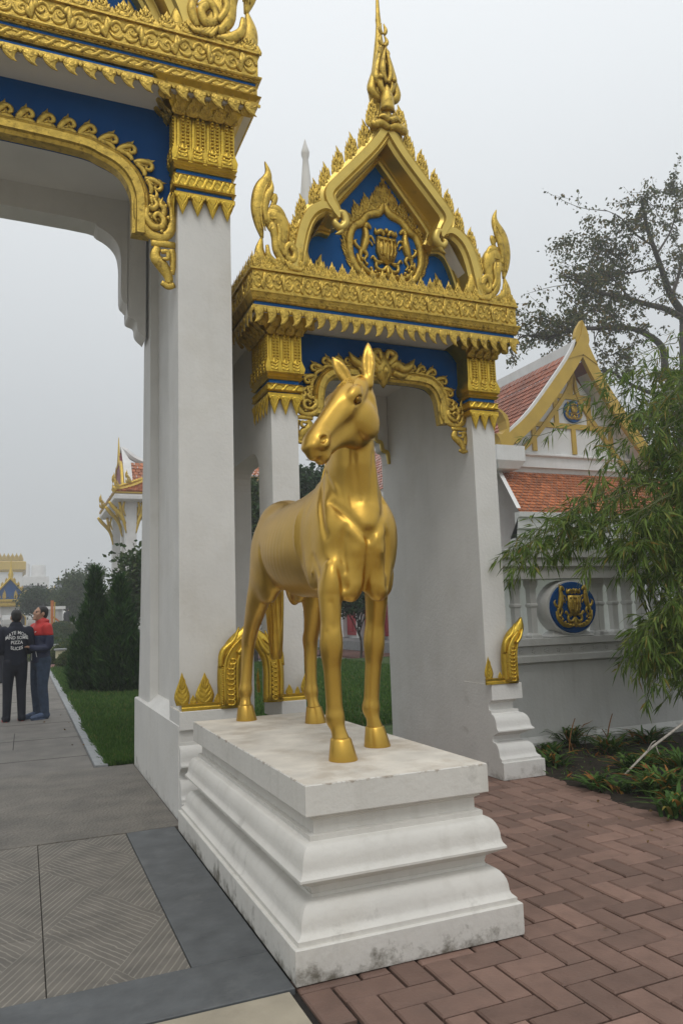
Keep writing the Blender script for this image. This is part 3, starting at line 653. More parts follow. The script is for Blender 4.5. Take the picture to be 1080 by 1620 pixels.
def m_bud(b):          # tri-lobed leaf bud, height 1
    b.stroke([(0,-.05),(0,.2),(0,.45),(0,.75),(0,1.02)], [.34,.40,.27,.14,.006], .45)
    for s in (-1, 1):
        for y0, w, h in ((0,.46,.34),(.24,.34,.30),(.46,.22,.26)):
            b.stroke([(s*w*.3,y0),(s*w*.9,y0+h*.3),(s*w*.9,y0+h*.7),(s*w*1.1,y0+h*1.1)], [.06,.09,.06,.006], .8, .05)
            b.stroke([(0,y0+.06),(s*w*.42,y0+.14),(s*w*.42,y0+h*.8),(s*w*.1,y0+h*1.15)], [.035,.06,.05,.004], .9, .15)
    b.stroke([(0,.36),(0,.58),(0,.85)], [.05,.07,.004], .9, .15)
def m_bud_small(b):
    b.stroke([(0,-.02),(0,.3),(0,.7),(0,1.02)], [.30,.36,.2,.004], .5)
    for s in (-1, 1): b.stroke([(0,.05),(s*.22,.25),(s*.12,.55)], [.06,.08,.004], .8, .14)
def m_tooth(b):        # hanging claw, length 1 downwards, tip swept to -u
    b.stroke([(.02,.06),(.06,-.2),(.04,-.5),(-.08,-.8),(-.32,-1.0)], [.36,.38,.28,.15,.006], .55, n=6)
    b.stroke([(-.22,.02),(-.22,-.18),(-.10,-.22),(-.12,-.08)], [.07,.09,.07,.04], .9, .12)
    b.stroke([(.28,.02),(.30,-.2),(.16,-.26),(.16,-.1)], [.07,.09,.07,.04], .9, .12)
    b.stroke([(.02,-.05),(.08,-.3),(.0,-.42),(-.06,-.28)], [.07,.08,.07,.04], .9, .16)
    b.stroke([(.18,-.34),(.20,-.5),(.06,-.62),(-.02,-.52)], [.06,.07,.06,.03], .9, .10)
    b.stroke([(.04,-.6),(-.02,-.78),(-.2,-.93)], [.06,.06,.006], .9, .09)
    b.stroke([(-.46,.10),(-.46,-.10),(-.47,-.22)], [.10,.09,.004], .5)
def m_tri(b):          # triangular pendant of the capital fringe
    b.stroke([(0,.05),(0,-.25),(0,-.6),(0,-1.0)], [.46,.40,.22,.006], .35)
    for s in (-1, 1):
        b.stroke([(s*.36,.0),(s*.26,-.22),(s*.10,-.46),(0,-.66)], [.06,.07,.05,.01], .8, .08)
        b.stroke([(s*.20,.02),(s*.16,-.14),(s*.05,-.30)], [.06,.06,.02], .8, .14)
        b.stroke([(s*.46,.08),(s*.40,-.1),(s*.30,-.04),(s*.38,.06)], [.06,.07,.05,.03], .9, .10)
    b.stroke([(0,-.55),(0,-.75),(0,-.92)], [.05,.045,.004], .9, .08)
def m_scroll(b):       # one repeat of the cornice scroll frieze, width 1, height .75
    b.stroke([(-.5,0),(-.40,-.20),(-.24,-.24),(-.12,-.08),(-.22,.06),(-.32,-.04),(-.25,-.11)], [.05,.06,.06,.055,.05,.04,.02], .8)
    b.stroke([(-.46,.14),(-.34,.24),(-.2,.2),(-.08,.08)], [.05,.07,.06,.02], .8)
    b.stroke([(.5,0),(.40,.20),(.24,.24),(.12,.08),(.22,-.06),(.32,.04),(.25,.11)], [.05,.06,.06,.055,.05,.04,.02], .8)
    b.stroke([(.46,-.14),(.34,-.24),(.2,-.2),(.08,-.08)], [.05,.07,.06,.02], .8)
    for s in (-1, 1): b.stroke([(0,0),(s*.10,s*.12),(s*.04,s*.26),(0,s*.33)], [.06,.09,.06,.01], .8, .03)
    b.stroke([(0,-.30),(0,0),(0,.30)], [.02,.09,.02], .9, .04)
def m_wave(b):         # wave-crest curl on the arch edge, height 1
    b.stroke([(-.40,-.05),(-.32,.22),(-.18,.52),(.04,.74),(.24,.70),(.31,.50),(.20,.36),(.06,.42),(.10,.54)], [.10,.16,.17,.15,.13,.12,.10,.08,.04], .8, n=5)
    b.stroke([(-.22,.5),(-.14,.74),(-.04,.88),(.0,1.12)], [.10,.11,.08,.004], .7)
    b.stroke([(-.30,.05),(.0,.16),(.28,.12),(.45,-.02)], [.16,.17,.15,.10], .6)
    b.stroke([(-.12,.2),(.02,.3),(.0,.42)], [.05,.06,.02], .9, .10)
def m_twist(b):        # one repeat of a rope band, width 1
    b.stroke([(-.5,-.16),(-.2,-.12),(.15,.12),(.45,.16)], [.05,.12,.12,.05], .9)
    b.stroke([(-.5,.16),(-.25,.14),(-.05,.05)], [.06,.09,.03], .8)
    b.stroke([(.05,-.05),(.25,-.14),(.5,-.16)], [.03,.09,.06], .8)
def m_flute(b):        # one fluted repeat of the capital: pilaster, beads, leaf foot; width 1, height ~3.6
    b.stroke([(-.27,-.1),(-.27,1.8),(-.27,3.6)], [.17,.16,.17], .7, n=2)
    for u in (.04, .38):
        for k in range(12): b.ball((u, .35+k*.275, .05), .115, (1, 1, .9), 5)
    b.stroke([(.21,.3),(.21,2),(.21,3.6)], [.05]*3, .8, n=2)
    b.stroke([(0,-.15),(0,.30),(0,.75),(0,1.25)], [.42,.44,.26,.01], .45, .12)
    for s in (-1, 1):
        for y0 in (.05,.35,.65): b.stroke([(0,y0),(s*.22,y0+.12),(s*.16,y0+.42)], [.07,.10,.01], .9, .28)
        b.stroke([(s*.5,-.1),(s*.46,.3),(s*.5,.7)], [.12,.14,.01], .6, .1)
def m_hong(b):         # corner horn (hang hong): layered S-shaped flame on a coiled foot, height 1, sweeping to -u
    b.stroke([(-.19,.30),(-.225,.44),(-.235,.58),(-.20,.73),(-.12,.85),(-.105,.93),(-.14,1.02)], [.015,.06,.085,.085,.06,.035,.004], .7, .0, .5, 6)
    b.stroke([(-.15,.44),(-.165,.56),(-.13,.68),(-.075,.76),(-.075,.84)], [.02,.04,.045,.03,.004], .9, .05)
    b.stroke([(-.085,.66),(-.03,.70),(-.05,.63),(-.10,.58)], [.03,.035,.03,.01], .8, .02)
    b.stroke([(-.16,.43),(-.06,.52),(.045,.44),(.03,.28),(.09,.13),(.25,.06)], [.05,.085,.10,.095,.09,.05], .7, .02, .5, 6)
    b.stroke([(-.10,.58),(-.0,.57),(.06,.50),(.0,.47)], [.03,.045,.04,.01], .8, .04)
    b.stroke([(-.13,.36),(-.08,.40),(-.05,.30),(-.03,.18),(.06,.07)], [.02,.05,.05,.05,.03], .9, .07)
    b.stroke([(-.02,.42),(.0,.34),(-.01,.24),(.06,.14)], [.02,.03,.03,.02], 1., .10)
    b.stroke([(-.20,.30),(-.225,.17),(-.17,.06),(.0,.01),(.2,.0),(.30,.02)], [.015,.06,.085,.08,.07,.04], .7, .0, .5, 6)
    b.stroke([(-.15,.22),(-.13,.12),(-.04,.06),(.08,.04)], [.02,.035,.035,.01], .9, .07)
    b.stroke([(.14,.24),(.19,.19),(.16,.12),(.08,.14),(.08,.22),(.14,.26),(.22,.22)], [.03,.035,.035,.03,.03,.03,.01], .9, .08)
    b.stroke([(.20,.0),(.30,.14),(.27,.30),(.20,.40),(.22,.52)], [.07,.085,.07,.05,.004], .6, .0)
    b.stroke([(.22,.08),(.26,.20),(.21,.32)], [.03,.04,.004], .9, .06)
    b.stroke([(.32,.0),(.36,.10),(.33,.22),(.36,.30)], [.05,.06,.045,.004], .6, .0)
    for o in (-.028, .012, .045): b.stroke([(-.195+o*.8,.36),(-.22+o,.48),(-.215+o*1.1,.60),(-.175+o,.73),(-.11+o*.6,.83)], [.006,.013,.014,.012,.003], 1.2, .052-abs(o)*.5)
    for o in (-.045, .0, .045): b.stroke([(-.10,.47+o*.4),(-.0+o*.3,.47+o),(.045+o,.38),(.03+o,.27),(.085+o*.8,.15+o*.4)], [.005,.012,.013,.012,.004], 1.2, .075-abs(o)*.5)
    for k in range(5): b.stroke([(.06+.03*k,.10-.012*k),(.12+.03*k,.03),(.16+.035*k,.06)], [.012,.018,.004], 1., .10)
def m_bracket(b):      # curl that ends the arch beside the column; u 0..1 towards the column, v down to -1.9
    b.stroke([(.02,.62),(.02,.30),(.06,-.05),(.26,-.34),(.56,-.44),(.82,-.30),(.93,.0),(.93,.36),(.84,.62),(.90,.92)], [.12,.14,.15,.15,.14,.13,.12,.10,.07,.01], .6, n=6)
    b.stroke([(.24,.28),(.22,.02),(.40,-.2),(.62,-.16),(.68,.05),(.54,.18),(.42,.08),(.48,-.02)], [.07,.09,.10,.09,.085,.075,.06,.03], .9, .08)
    b.stroke([(.66,.12),(.70,.32),(.60,.46),(.66,.66)], [.08,.09,.06,.005], .8, .06)
    b.stroke([(.28,.36),(.40,.30),(.50,.44),(.38,.60)], [.07,.08,.07,.005], .8, .06)
    b.stroke([(.42,.5),(.50,.7),(.44,.86)], [.05,.05,.004], .8, .04)
    for c in ((.80,.10,.12),(.74,.42,.10),(.30,.10,.12),(.62,-.30,.10)): b.ball(c, .055, (1, 1, .8), 6)
    b.stroke([(.34,-.62),(.66,-.60),(1.0,-.60)], [.09,.10,.09], .6, n=2)
    b.stroke([(.52,-.72),(.46,-.98),(.66,-1.22),(.80,-1.45),(.84,-1.66)], [.10,.15,.17,.13,.10], .7, .0)
    b.stroke([(.90,-.72),(.94,-1.0),(.92,-1.4)], [.10,.10,.06], .6, -.02)
    b.stroke([(.60,-.86),(.78,-.84),(.78,-1.02),(.64,-1.04)], [.06,.07,.06,.03], .9, .12)
    b.stroke([(.62,-1.66),(.80,-1.74),(.98,-1.68)], [.07,.09,.07], .7, .02)
def m_base_leaf(b):    # large upright leaf on the pier base strip
    b.stroke([(0,-.02),(0,.22),(0,.45),(0,.75),(0,1.02)], [.34,.46,.38,.17,.004], .30)
    for s in (-1, 1):
        for k, (y0, w) in enumerate(((.02,.36),(.18,.34),(.34,.26),(.5,.17))):
            b.stroke([(0,y0),(s*w*.6,y0+.10),(s*w*.85,y0+.22),(s*w*.6,y0+.34)], [.035,.06,.055,.004], .9, .10+.01*k)
    b.stroke([(0,.5),(0,.7),(0,.9)], [.04,.05,.004], .9, .14)
MO = dict(flame=motif('flame', m_flame), bud=motif('bud', m_bud), budsmall=motif('bud_small', m_bud_small), tooth=motif('claw', m_tooth), tri=motif('pendant', m_tri, 'goldcap'),
          scroll=motif('scroll', m_scroll), wave=motif('wave_curl', m_wave), twist=motif('twist', m_twist, 'goldcap'), twistg=motif('twist_cornice', m_twist), flute=motif('flute', m_flute, 'goldcap'), hong=motif('corner_horn', m_hong),
          bracket=motif('bracket', m_bracket), leaf=motif('base_leaf', m_base_leaf, 'goldcap'))
def row(me, name, parent, p0, p1, n, s, face, mir=None, flip=False):
    """n copies of a carved motif spaced from p0 to p1 on a face"""
    p0, p1 = Vector(p0), Vector(p1)
    for i in range(n):
        p = p0.lerp(p1, (i+.5)/n); mr = 1
        if mir is not None: mr = 1 if (i+.5)/n < mir else -1
        if flip and i % 2: mr = -mr
        put(me, name, parent, MF(p, s, mr, face))

def capital(parent, x0, x1, y0, y1, z, zt, tri_z, faces=('F', 'L'), nf=3, teeth=2):
    """gilded column head: pendant fringe, blue and rope bands, fluted block and flared crown. z: list of levels"""
    zf, zb1, zr0, zr1, zb2, zfl0, zfl1, ztop = z
    w = x1-x0
    g = .03
    cp = MB(); cp.ring([(-g, zf-.012), (-g-.006, zf), (-g-.006, zf+.03), (-g, zf+.04)], (x0,x1,y0,y1)); cp.build('fringe_band', 'goldcap', parent)
    MB().ring([(-.012, zf+.03), (-.012, zfl0)], (x0,x1,y0,y1)).build('blue_core', 'blue', parent)
    rp = MB(); rp.ring([(-.03,zr0),(-.046,zr0+.012),(-.036,zr0+.022),(-.036,zr1-.022),(-.046,zr1-.012),(-.03,zr1)], (x0,x1,y0,y1)); rp.build('rope_band', 'goldcap', parent)
    nb = MB(); nb.ring([(-.028,zb2),(-.05,zb2+.02),(-.032,zb2+.035),(-.055,zb2+.06),(-.05,zfl0+.01)], (x0,x1,y0,y1)); nb.build('collar', 'goldcap', parent)
    e = .040; k = .05
    cp = [(-e-.012, zfl0), (-e-.02, zfl0+(zfl1-zfl0)*.12), (-e+.004, zfl0+(zfl1-zfl0)*.35), (-e+.004, zfl1)]
    fl = [(-e-.004-(ztop-zfl1)*.95*t**1.5, zfl1+(ztop-zfl1)*t) for t in np.linspace(.05, 1, 6)]
    cb = MB(); cb.ring(cp+fl, (x0,x1,y0,y1)); soft(cb.build('capital_block', 'goldcap', parent), 35)
    for f in faces:
        if f == 'F': fc, a, b_ = FRONT, (x0, y0), (x1, y0); off = Vector((0,-1,0))
        else: fc, a, b_ = LEFT, (x0, y1), (x0, y0); off = Vector((-1,0,0))
        a = Vector((*a, 0)); b_ = Vector((*b_, 0)); L_ = (b_-a).length; ext = (b_-a).normalized()
        def P(d, zz, e_): return a-ext*e_+off*d+Vector((0,0,zz)), b_+ext*e_+off*d+Vector((0,0,zz))
        n = max(2, round(L_/.085)) if f == 'L' else nf
        q = (L_+.06)/n
        row(MO['tri'], 'pendant', parent, *P(g+.004, zf, .03), n, (q, zf-tri_z, q), fc)
        row(MO['twist'], 'twist', parent, *P(.036, (zr0+zr1)/2, .03), max(3, round(L_/.07)), (.075, (zr1-zr0)*1.9, .09), fc)
        row(MO['flute'], 'flute', parent, *P(e-.004, zfl0+.008, e-.012), n, (q*.98, (zfl1-zfl0)/3.6, q*.9), fc)
        m_ = max(3, n+1)
        for lvl, dd in ((0.25, .0), (.62, .5)):
            for i in range(m_+(1 if dd else 0)):
                t = (i+.5-dd)/m_ if not dd else i/m_
                zz = zfl1+(ztop-zfl1)*(lvl-.3); o = e+.004+(ztop-zfl1)*.95*max(lvl-.05,0)**1.5
                p = a.lerp(b_, t)+ext*((t-.5)*2*o)+off*o; p.z = zz
                u, v, w_ = [Vector(q_) for q_ in fc]; tilt = .75
                put(MO['bud'], 'crown_leaf', parent, F(u, (v*math.cos(tilt)+w_*math.sin(tilt)), (w_*math.cos(tilt)-v*math.sin(tilt)), p, ((L_/m_)*1.25, (ztop-zfl1)*.72, .05)))

def cornice(parent, x0, x1, y0, y1, zs, soff, nteeth, nscroll, nbud, side=True, two=False):
    """zs: (teeth tip, teeth top, blue, zigzag base, frieze base, frieze top, bud top)"""
    zt, z0, zb, zz, zf0, zf1, zl = zs
    MB().ring([(.035,soff),(.035,z0+.002),(.025,z0+.002)], (x0,x1,y0,y1)).build('soffit', 'ceiling', parent)
    h = MB(); h.ring([(.018,z0-.025),(.006,z0-.015),(.006,z0+.012),(.02,z0+.018)], (x0,x1,y0,y1)); h.build('hanging_strip', 'gold', parent)
    MB().ring([(.03,z0+.012),(.03,zz+.004)], (x0,x1,y0,y1)).build('blue_band', 'blue', parent)
    base = zz
    if two:
        zm0, zm1, zb3 = two
        k = MB(); k.ring([(.02,zm0),(.008,zm0+.012),(.016,zm0+.024),(.016,zm1-.022),(.006,zm1-.01),(.02,zm1)], (x0,x1,y0,y1)); k.build('rope_strip', 'gold', parent)
        row(MO['twistg'], 'twist', parent, (x0+.02,y0+.016,(zm0+zm1)/2), (x1-.02,y0+.016,(zm0+zm1)/2), int((x1-x0)/.115), (.12,(zm1-zm0)*1.5,.11), FRONT)
        MB().ring([(.028,zm1-.002),(.028,zb3+.004)], (x0,x1,y0,y1)).build('blue_band', 'blue', parent); base = zb3
    k = MB(); k.ring([(.014,base),(.004,base+.008),(.010,base+.016),(-.012,zf0-.03),(-.020,zf0-.018),(-.020,zf0-.006),(-.008,zf0)], (x0,x1,y0,y1)); k.build('sloping_band', 'gold', parent)
    n = int((x1-x0)/.048); zg = MB()
    for i in range(n):
        t = (i+.5)/n; xx = x0+(x1-x0)*t; zg.stroke([(xx-.022,base+.022),(xx,zf0-.04),(xx+.022,base+.022)], [.005,.008,.005], .9, 0, .2, 2)
    for sd in ((1,) if side else ()):
        pass
    zg2 = MB(); zg2.v = [(v[0], y0-.004-v[2]+.008, v[1]) for v in zg.v]; zg2.f = zg.f; zg2.build('zigzag', 'gold', parent, True)
    k = MB(); k.ring([(.008,zf0),(.008,zf1-.012),(-.012,zf1-.006),(-.012,zf1+.012),(.01,zf1+.018)], (x0,x1,y0,y1)); k.build('frieze', 'gold', parent)
    zc = (zf0+zf1)/2; sc = (zf1-zf0)
    wv = (x1-x0-.04)/nscroll
    row(MO['scroll'], 'scroll', parent, (x0+.02,y0+.008,zc), (x1-.02,y0+.008,zc), nscroll, (wv,sc*1.3,wv*.9), FRONT, flip=True)
    bw_ = (x1-x0)/nbud
    def buds(p0, p1, n, fc):
        p0, p1 = Vector(p0), Vector(p1)
        for i in range(n):
            put(MO['bud'], 'leaf_bud', parent, MF(p0.lerp(p1, (i+.5)/n), (bw_*1.05, (zl-zf1)*1.08, bw_*.8), 1, fc))
            put(MO['budsmall'], 'small_bud', parent, MF(p0.lerp(p1, (i+1.)/n)+Vector((0,0,0)), (bw_*.55, (zl-zf1)*.55, bw_*.5), 1, fc))
    buds((x0,y0+.02,zf1+.012), (x1,y0+.02,zf1+.012), nbud, FRONT)
    tw = (x1-x0)/nteeth; ts = zt
    row(MO['tooth'], 'claw', parent, (x0,y0+.004,z0-.02), (x1,y0+.004,z0-.02), nteeth, (tw*1.0, z0-.02-zt, tw*.45), FRONT, mir=.5)
    if side:
        ns = int((y1-y0)/tw); nsb = int((y1-y0)/bw_); nsc = int((y1-y0)/wv)
        row(MO['tooth'], 'claw', parent, (x0+.004,y1,z0-.02), (x0+.004,y0,z0-.02), ns, (tw, z0-.02-zt, tw*.45), LEFT, mir=.5)
        row(MO['scroll'], 'scroll', parent, (x0+.008,y1-.02,zc), (x0+.008,y0+.02,zc), nsc, (wv,sc*1.3,wv*.9), LEFT, flip=True)
        buds((x0+.02,y1,zf1+.012), (x0+.02,y0,zf1+.012), nsb, LEFT)

def sweep(b, path, half, y0, y1, bev=.02, n=6, taper=None):
    """board following an XZ path: width 2*half, from y0 (front) to y1, with a stepped and chamfered front"""
    D = cr(path, n); rows = []
    for i in range(len(D)):
        t = D[min(i+1,len(D)-1)]-D[max(i-1,0)]; t /= np.hypot(*t)+1e-9; nr = np.array((-t[1], t[0])); hw = half if taper is None else half*np.interp(i/(len(D)-1), *taper)
        rows.append([(D[i][0]+nr[0]*o*hw, y, D[i][1]+nr[1]*o*hw) for o, y in ((-1,y1),(-1,y0+bev*1.6),(-.62,y0+bev),(-.5,y0),(.35,y0),(.5,y0+bev*.9),(.72,y0+bev*.5),(1,y0+bev*1.4),(1,y1))])
    return b.grid([r for r in rows], True, (True, True))

def arch_panel(b, path, ztop, y0, y1, x_end):
    """solid wall above an arch path (list of XZ left to right)"""
    poly = [tuple(p) for p in path]+[(path[-1][0], ztop), (path[0][0], ztop)]
    return poly

def strip_wall(b, path, ztop, y0, y1):
    """wall from an arch soffit path up to ztop, as quads per path step"""
    P = list(path)
    for (xa, za), (xb, zb) in zip(P[:-1], P[1:]):
        if abs(xb-xa) < 1e-5: 
            b.add([(xa,y0,za),(xa,y1,za),(xb,y1,zb),(xb,y0,zb)], [(0,1,2,3)]); continue
        b.add([(xa,y0,za),(xb,y0,zb),(xb,y0,ztop),(xa,y0,ztop),(xa,y1,za),(xb,y1,zb),(xb,y1,ztop),(xa,y1,ztop)], [(0,1,2,3),(4,7,6,5),(0,4,5,1)])
    return b

def pier_foot(parent, rect, H=.82, mask=(1, 1, 1, 1), sc=1.25):
    base_parts(parent, rect, H, 'white', 'plinthtop', sc, mask)

def foot_gilding(parent, x0, x1, y, z, horn_side, leaves, hornx, hs=1.):
    """gilded base strip with upright leaves and a tall carved corner horn"""
    b = MB(); 
    prof = [(0,0),(-.022,.0),(-.022,.022),(-.014,.03),(-.018,.05),(-.004,.055),(0,.055)]
    rows = [[(x, y+o, z+h) for o, h in prof] for x in (x0, x1)]
    b.grid(rows, True, (True, True)); b.build('gilded_strip', 'goldcap', parent)
    for (x, s, h) in leaves: put(MO['leaf'], 'base_leaf', parent, MF((x, y-.006, z+.05), (s, h, s*.5)))
    def horn(b):
        S = [(.0,.0),(.0,.30),(.045,.44),(.13,.55),(.17,.66)]
        b.stroke(S, [.085,.085,.082,.06,.004], .35, 0, .5, 6)
        for k, o in enumerate((-.045, .045)):
            b.stroke([(o,.02),(o,.30),(o*.9+.04,.43),(o*.5+.115,.53)], [.013,.013,.012,.006], 1.2, .028)
        for k in range(9):
            t = k/9; yy_ = .04+t*.34; xx_ = 0 if yy_ < .3 else (yy_-.3)*.33
            b.stroke([(xx_-.028,yy_-.012),(xx_+.015,yy_-.016),(xx_+.024,yy_+.012),(xx_-.004,yy_+.02),(xx_-.012,yy_+.004)], [.006,.010,.010,.008,.004], 1.2, .03, .2, 3)
        for k in range(18): b.ball((-.062+(max(0,.03+k*.017-.3))*.33, .03+k*.017, .03), .0065, n=4)
        b.stroke([(.05,.40),(.10,.46),(.14,.55)], [.02,.02,.004], 1, .03)
        b.stroke([(-.07,.30),(-.05,.42),(.03,.50),(.07,.60)], [.02,.025,.02,.003], .8, .01)
    b = MB(); horn(b); me = b.mesh('base_horn', 'goldcap', True)
    hx = hornx
    put(me, 'corner_horn', parent, MF((hx, y-.005, z), (1.05*hs, hs, 1.4), horn_side, FRONT))
    return me
SMALL_C = 3.04
def build_small_gate():
    g = thing('side_gate', 'small white gateway with gilded gable roof and blue crest, behind the horse', 'gate', (SMALL_C, 7, 0))
    # --- masonry
    MB().ring([(0,.80),(0,4.06)], (1.91,2.15,6.0,6.40)).build('column', 'white', g)
    MB().ring([(0,.0),(0,4.06)], (1.93,2.172,7.58,8.0)).build('rear_pier', 'white', g)
    MB().ring([(0,.0),(0,4.06)], (3.925,4.17,6.02,8.0)).build('side_wall', 'white', g)
    MB().ring([(0,.80),(0,4.06)], (3.922,4.172,6.0,6.35)).build('column', 'white', g)
    b = MB(); strip_wall(b, [(6.40,2.80)]+[(6.40+.25*(1-math.cos(a)), 2.80+.2*math.sin(a)) for a in np.linspace(.2, math.pi/2, 5)]+[(7.33,3.0)]+[(7.33+.25*math.sin(a), 2.80+.2*math.cos(a)) for a in np.linspace(.2, math.pi/2, 5)], 4.06, 0, 1)
    c = MB(); c.v = [(1.912+v[1]*.236, v[0], v[2]) for v in b.v]; c.f = b.f; c.build('side_lintel', 'white', g)
    pier_foot(g, (1.80, 2.24, 5.78, 6.5)); pier_foot(g, (3.915, 4.36, 5.80, 6.5), mask=(0, 1, 1, 1))
    # rear arch with scalloped brackets
    half = [(0,3.62),(.45,3.62),(.62,3.56),(.70,3.44),(.72,3.30),(.78,3.27),(.80,3.18),(.86,3.15),(.88,3.02)]
    path = [(SMALL_C-x, z+.22) for x, z in half[::-1]]+[(SMALL_C+x, z+.22) for x, z in half[1:]]
    b = MB(); strip_wall(b, cr(path, 4), 4.06, 7.80, 7.98); b.build('rear_arch', 'white', g)
    eb = MB(); sweep(eb, [(x, z-.008) for x, z in path], .022, 7.77, 7.80, .004, 4); eb.build('rear_arch_edge', 'goldflat', g)
    MB().box(2.0, 4.10, 6.1, 7.9, 4.06, 4.10).build('ceiling', 'ceiling', g)
    # --- front blue panel and gilded arch
    hf = [(0,3.66),(.42,3.655),(.56,3.60),(.625,3.49),(.645,3.36),(.66,3.24)]
    path = [(SMALL_C-x, z) for x, z in hf[::-1]]+[(SMALL_C+x, z) for x, z in hf[1:]]
    pd = cr(path, 6)
    full = [(2.15,3.48)]+[tuple(p) for p in pd if p[1] > 3.47]+[(3.925,3.48)]
    b = MB(); strip_wall(b, full, 4.04, 6.16, 6.24); b.build('blue_panel', 'bluedeep', g)
    b = MB(); sweep(b, [(SMALL_C+(x-SMALL_C)*1.0, z+.045) for x, z in path], .055, 6.085, 6.20, .02, 6); soft(b.build('arch_band', 'gold', g), 40)
    wc = MB(); pts = np.array(cr([(SMALL_C+(x-SMALL_C)*1.08, z+.09) for x, z in path], 8)); L_ = np.r_[0, np.cumsum(np.hypot(*np.diff(pts, axis=0).T))]
    n = 19
    for i in range(n):
        s = L_[-1]*(i+.5)/n; x = np.interp(s, L_, pts[:, 0]); z = np.interp(s, L_, pts[:, 1]); x2 = np.interp(s+.01, L_, pts[:, 0]); z2 = np.interp(s+.01, L_, pts[:, 1])
        if abs(x-SMALL_C) < .17: continue
        put(MO['wave'], 'wave_curl', g, MF((x, 6.13, z), (.135,.125,.10), -1 if x < SMALL_C else 1, FRONT, math.atan2(z2-z, x2-x)))
    cm = MB()
    for s in (-1, 1):
        cm.stroke([(s*.02,.02),(s*.12,.09),(s*.22,.05),(s*.30,.09),(s*.36,.17)], [.05,.06,.05,.04,.004], .8)
        cm.stroke([(s*.04,.06),(s*.12,.16),(s*.05,.2),(s*.03,.12)], [.03,.04,.03,.02], .9, .03)
        cm.stroke([(s*.10,.0),(s*.2,-.03),(s*.28,.02)], [.03,.035,.004], .9, .02)
    cm.stroke([(0,-.16),(0,-.04),(0,.08),(0,.2)], [.004,.085,.09,.03], .7); cm.stroke([(0,-.08),(0,.0),(0,.08)], [.004,.04,.004], .9, .05)
    cm.stroke([(-.14,.0),(-.02,.02),(.14,.0)], [.05,.07,.05], .6, -.01)
    put(cm.mesh('keystone', 'gold', True), 'keystone_ornament', g, MF((SMALL_C, 6.09, 3.73), .95))
    for s in (-1, 1): put(MO['bracket'], 'arch_bracket', g, MF((SMALL_C+s*.625, 6.10, 3.36), (.255, .20, .16), s))
    # --- column heads, cornice
    zc = (3.365, 3.398, 3.415, 3.490, 3.525, 3.585, 3.93, 4.07)
    capital(g, 1.91, 2.15, 6.0, 6.40, zc, 4.1, 3.21, ('F', 'L'), 3); capital(g, 3.922, 4.172, 6.0, 6.35, zc, 4.1, 3.21, ('F',), 3)
    cornice(g, 1.70, 4.38, 5.80, 8.2, (3.95, 4.095, 4.12, 4.145, 4.235, 4.425, 4.575), 4.055, 24, 15, 27)
    # --- gable
    C_ = SMALL_C+.02
    top = [(0,6.05),(-.17,5.80),(-.50,5.42),(-.605,5.29),(-.615,5.20),(-.565,5.11),(-.53,5.03)]
    low = [(-.555,5.07),(-.62,5.12),(-.70,5.115),(-.80,5.03),(-.87,4.88),(-.92,4.66),(-.955,4.46)]
    for s in (-1, 1):
        b = MB(); sweep(b, [(C_-s*x, z) for x, z in top], .082, 5.80, 6.16, .03, 6, ([0,.75,.9,1],[1,1,.8,.25])); soft(b.build('bargeboard', 'goldflat', g), 40)
        b = MB(); sweep(b, [(C_-s*x, z) for x, z in low], .082, 5.812, 6.15, .03, 6, ([0,.1,.3,1],[.25,.7,1,1.05])); soft(b.build('lower_bargeboard', 'goldflat', g), 40)
        cu = MB(); cu.stroke([(.0,.0),(.10,.02),(.13,-.09),(.06,-.16),(.0,-.10),(.04,-.05)], [.03,.045,.05,.045,.035,.01], .8); cu.stroke([(.10,-.08),(.07,-.2),(.0,-.24)], [.035,.03,.004], .8)
        put(cu.mesh('cusp_curl', 'goldflat', True), 'cusp_curl', g, MF((C_-s*.57, 5.83, 5.07), (.8,.8,1), s))
    # inner frame and tympanum
    tri = [(-.985,4.44),(-.90,4.75),(-.80,4.97),(-.60,5.10),(-.60,5.26),(0,5.98),(.60,5.26),(.60,5.10),(.80,4.97),(.90,4.75),(.985,4.44)]
    b = MB(); b.prism([(C_+x, z) for x, z in tri], lambda u, v: (u, 6.12, v), lambda u, v: (u, 6.20, v)); b.build('tympanum', 'blue', g)
    for s in (-1, 1):
        fr = [(0,5.90),(-.25,5.59),(-.52,5.25),(-.545,5.14),(-.50,5.04)]
        b = MB(); sweep(b, [(C_-s*x, z) for x, z in fr], .05, 6.02, 6.125, .02, 5); b.build('inner_frame', 'goldflat', g)
        fr = [(-.53,5.02),(-.64,5.03),(-.74,4.95),(-.83,4.72),(-.88,4.46)]
        b = MB(); sweep(b, [(C_-s*x, z) for x, z in fr], .04, 6.03, 6.122, .02, 5); b.build('inner_frame', 'goldflat', g)
        # grey soffit lining behind the boards, and roof slope
        so = MB(); so.add([(C_+s*0,5.9,5.985),(C_+s*.56,5.9,5.30),(C_+s*.56,6.12,5.30),(C_+s*0,6.12,5.985)], [(0,1,2,3)]); so.add([(C_+s*.62,5.9,5.10),(C_+s*.90,5.9,4.60),(C_+s*.90,6.12,4.60),(C_+s*.62,6.12,5.10)], [(0,1,2,3)])
        so.build('gable_soffit', 'ceiling', g)
        rf = MB(); P_ = [(0,6.02),(.58,5.33),(.62,5.12),(.86,4.94),(1.0,4.44)]
        rf.grid([[(C_+s*x, 5.95, z), (C_+s*x, 8.2, z)] for x, z in P_]); rf.build('roof_slope', 'white', g)
    b = MB(); b.prism([(C_+x, z) for x, z in tri], lambda u, v: (u, 8.12, v), lambda u, v: (u, 8.19, v)); b.build('rear_gable', 'white', g)
    # flames along the boards
    pt = np.array([(-.09,6.00),(-.245,5.80),(-.41,5.60),(-.57,5.40),(-.68,5.24),(-.80,5.10),(-.90,4.92)]); 
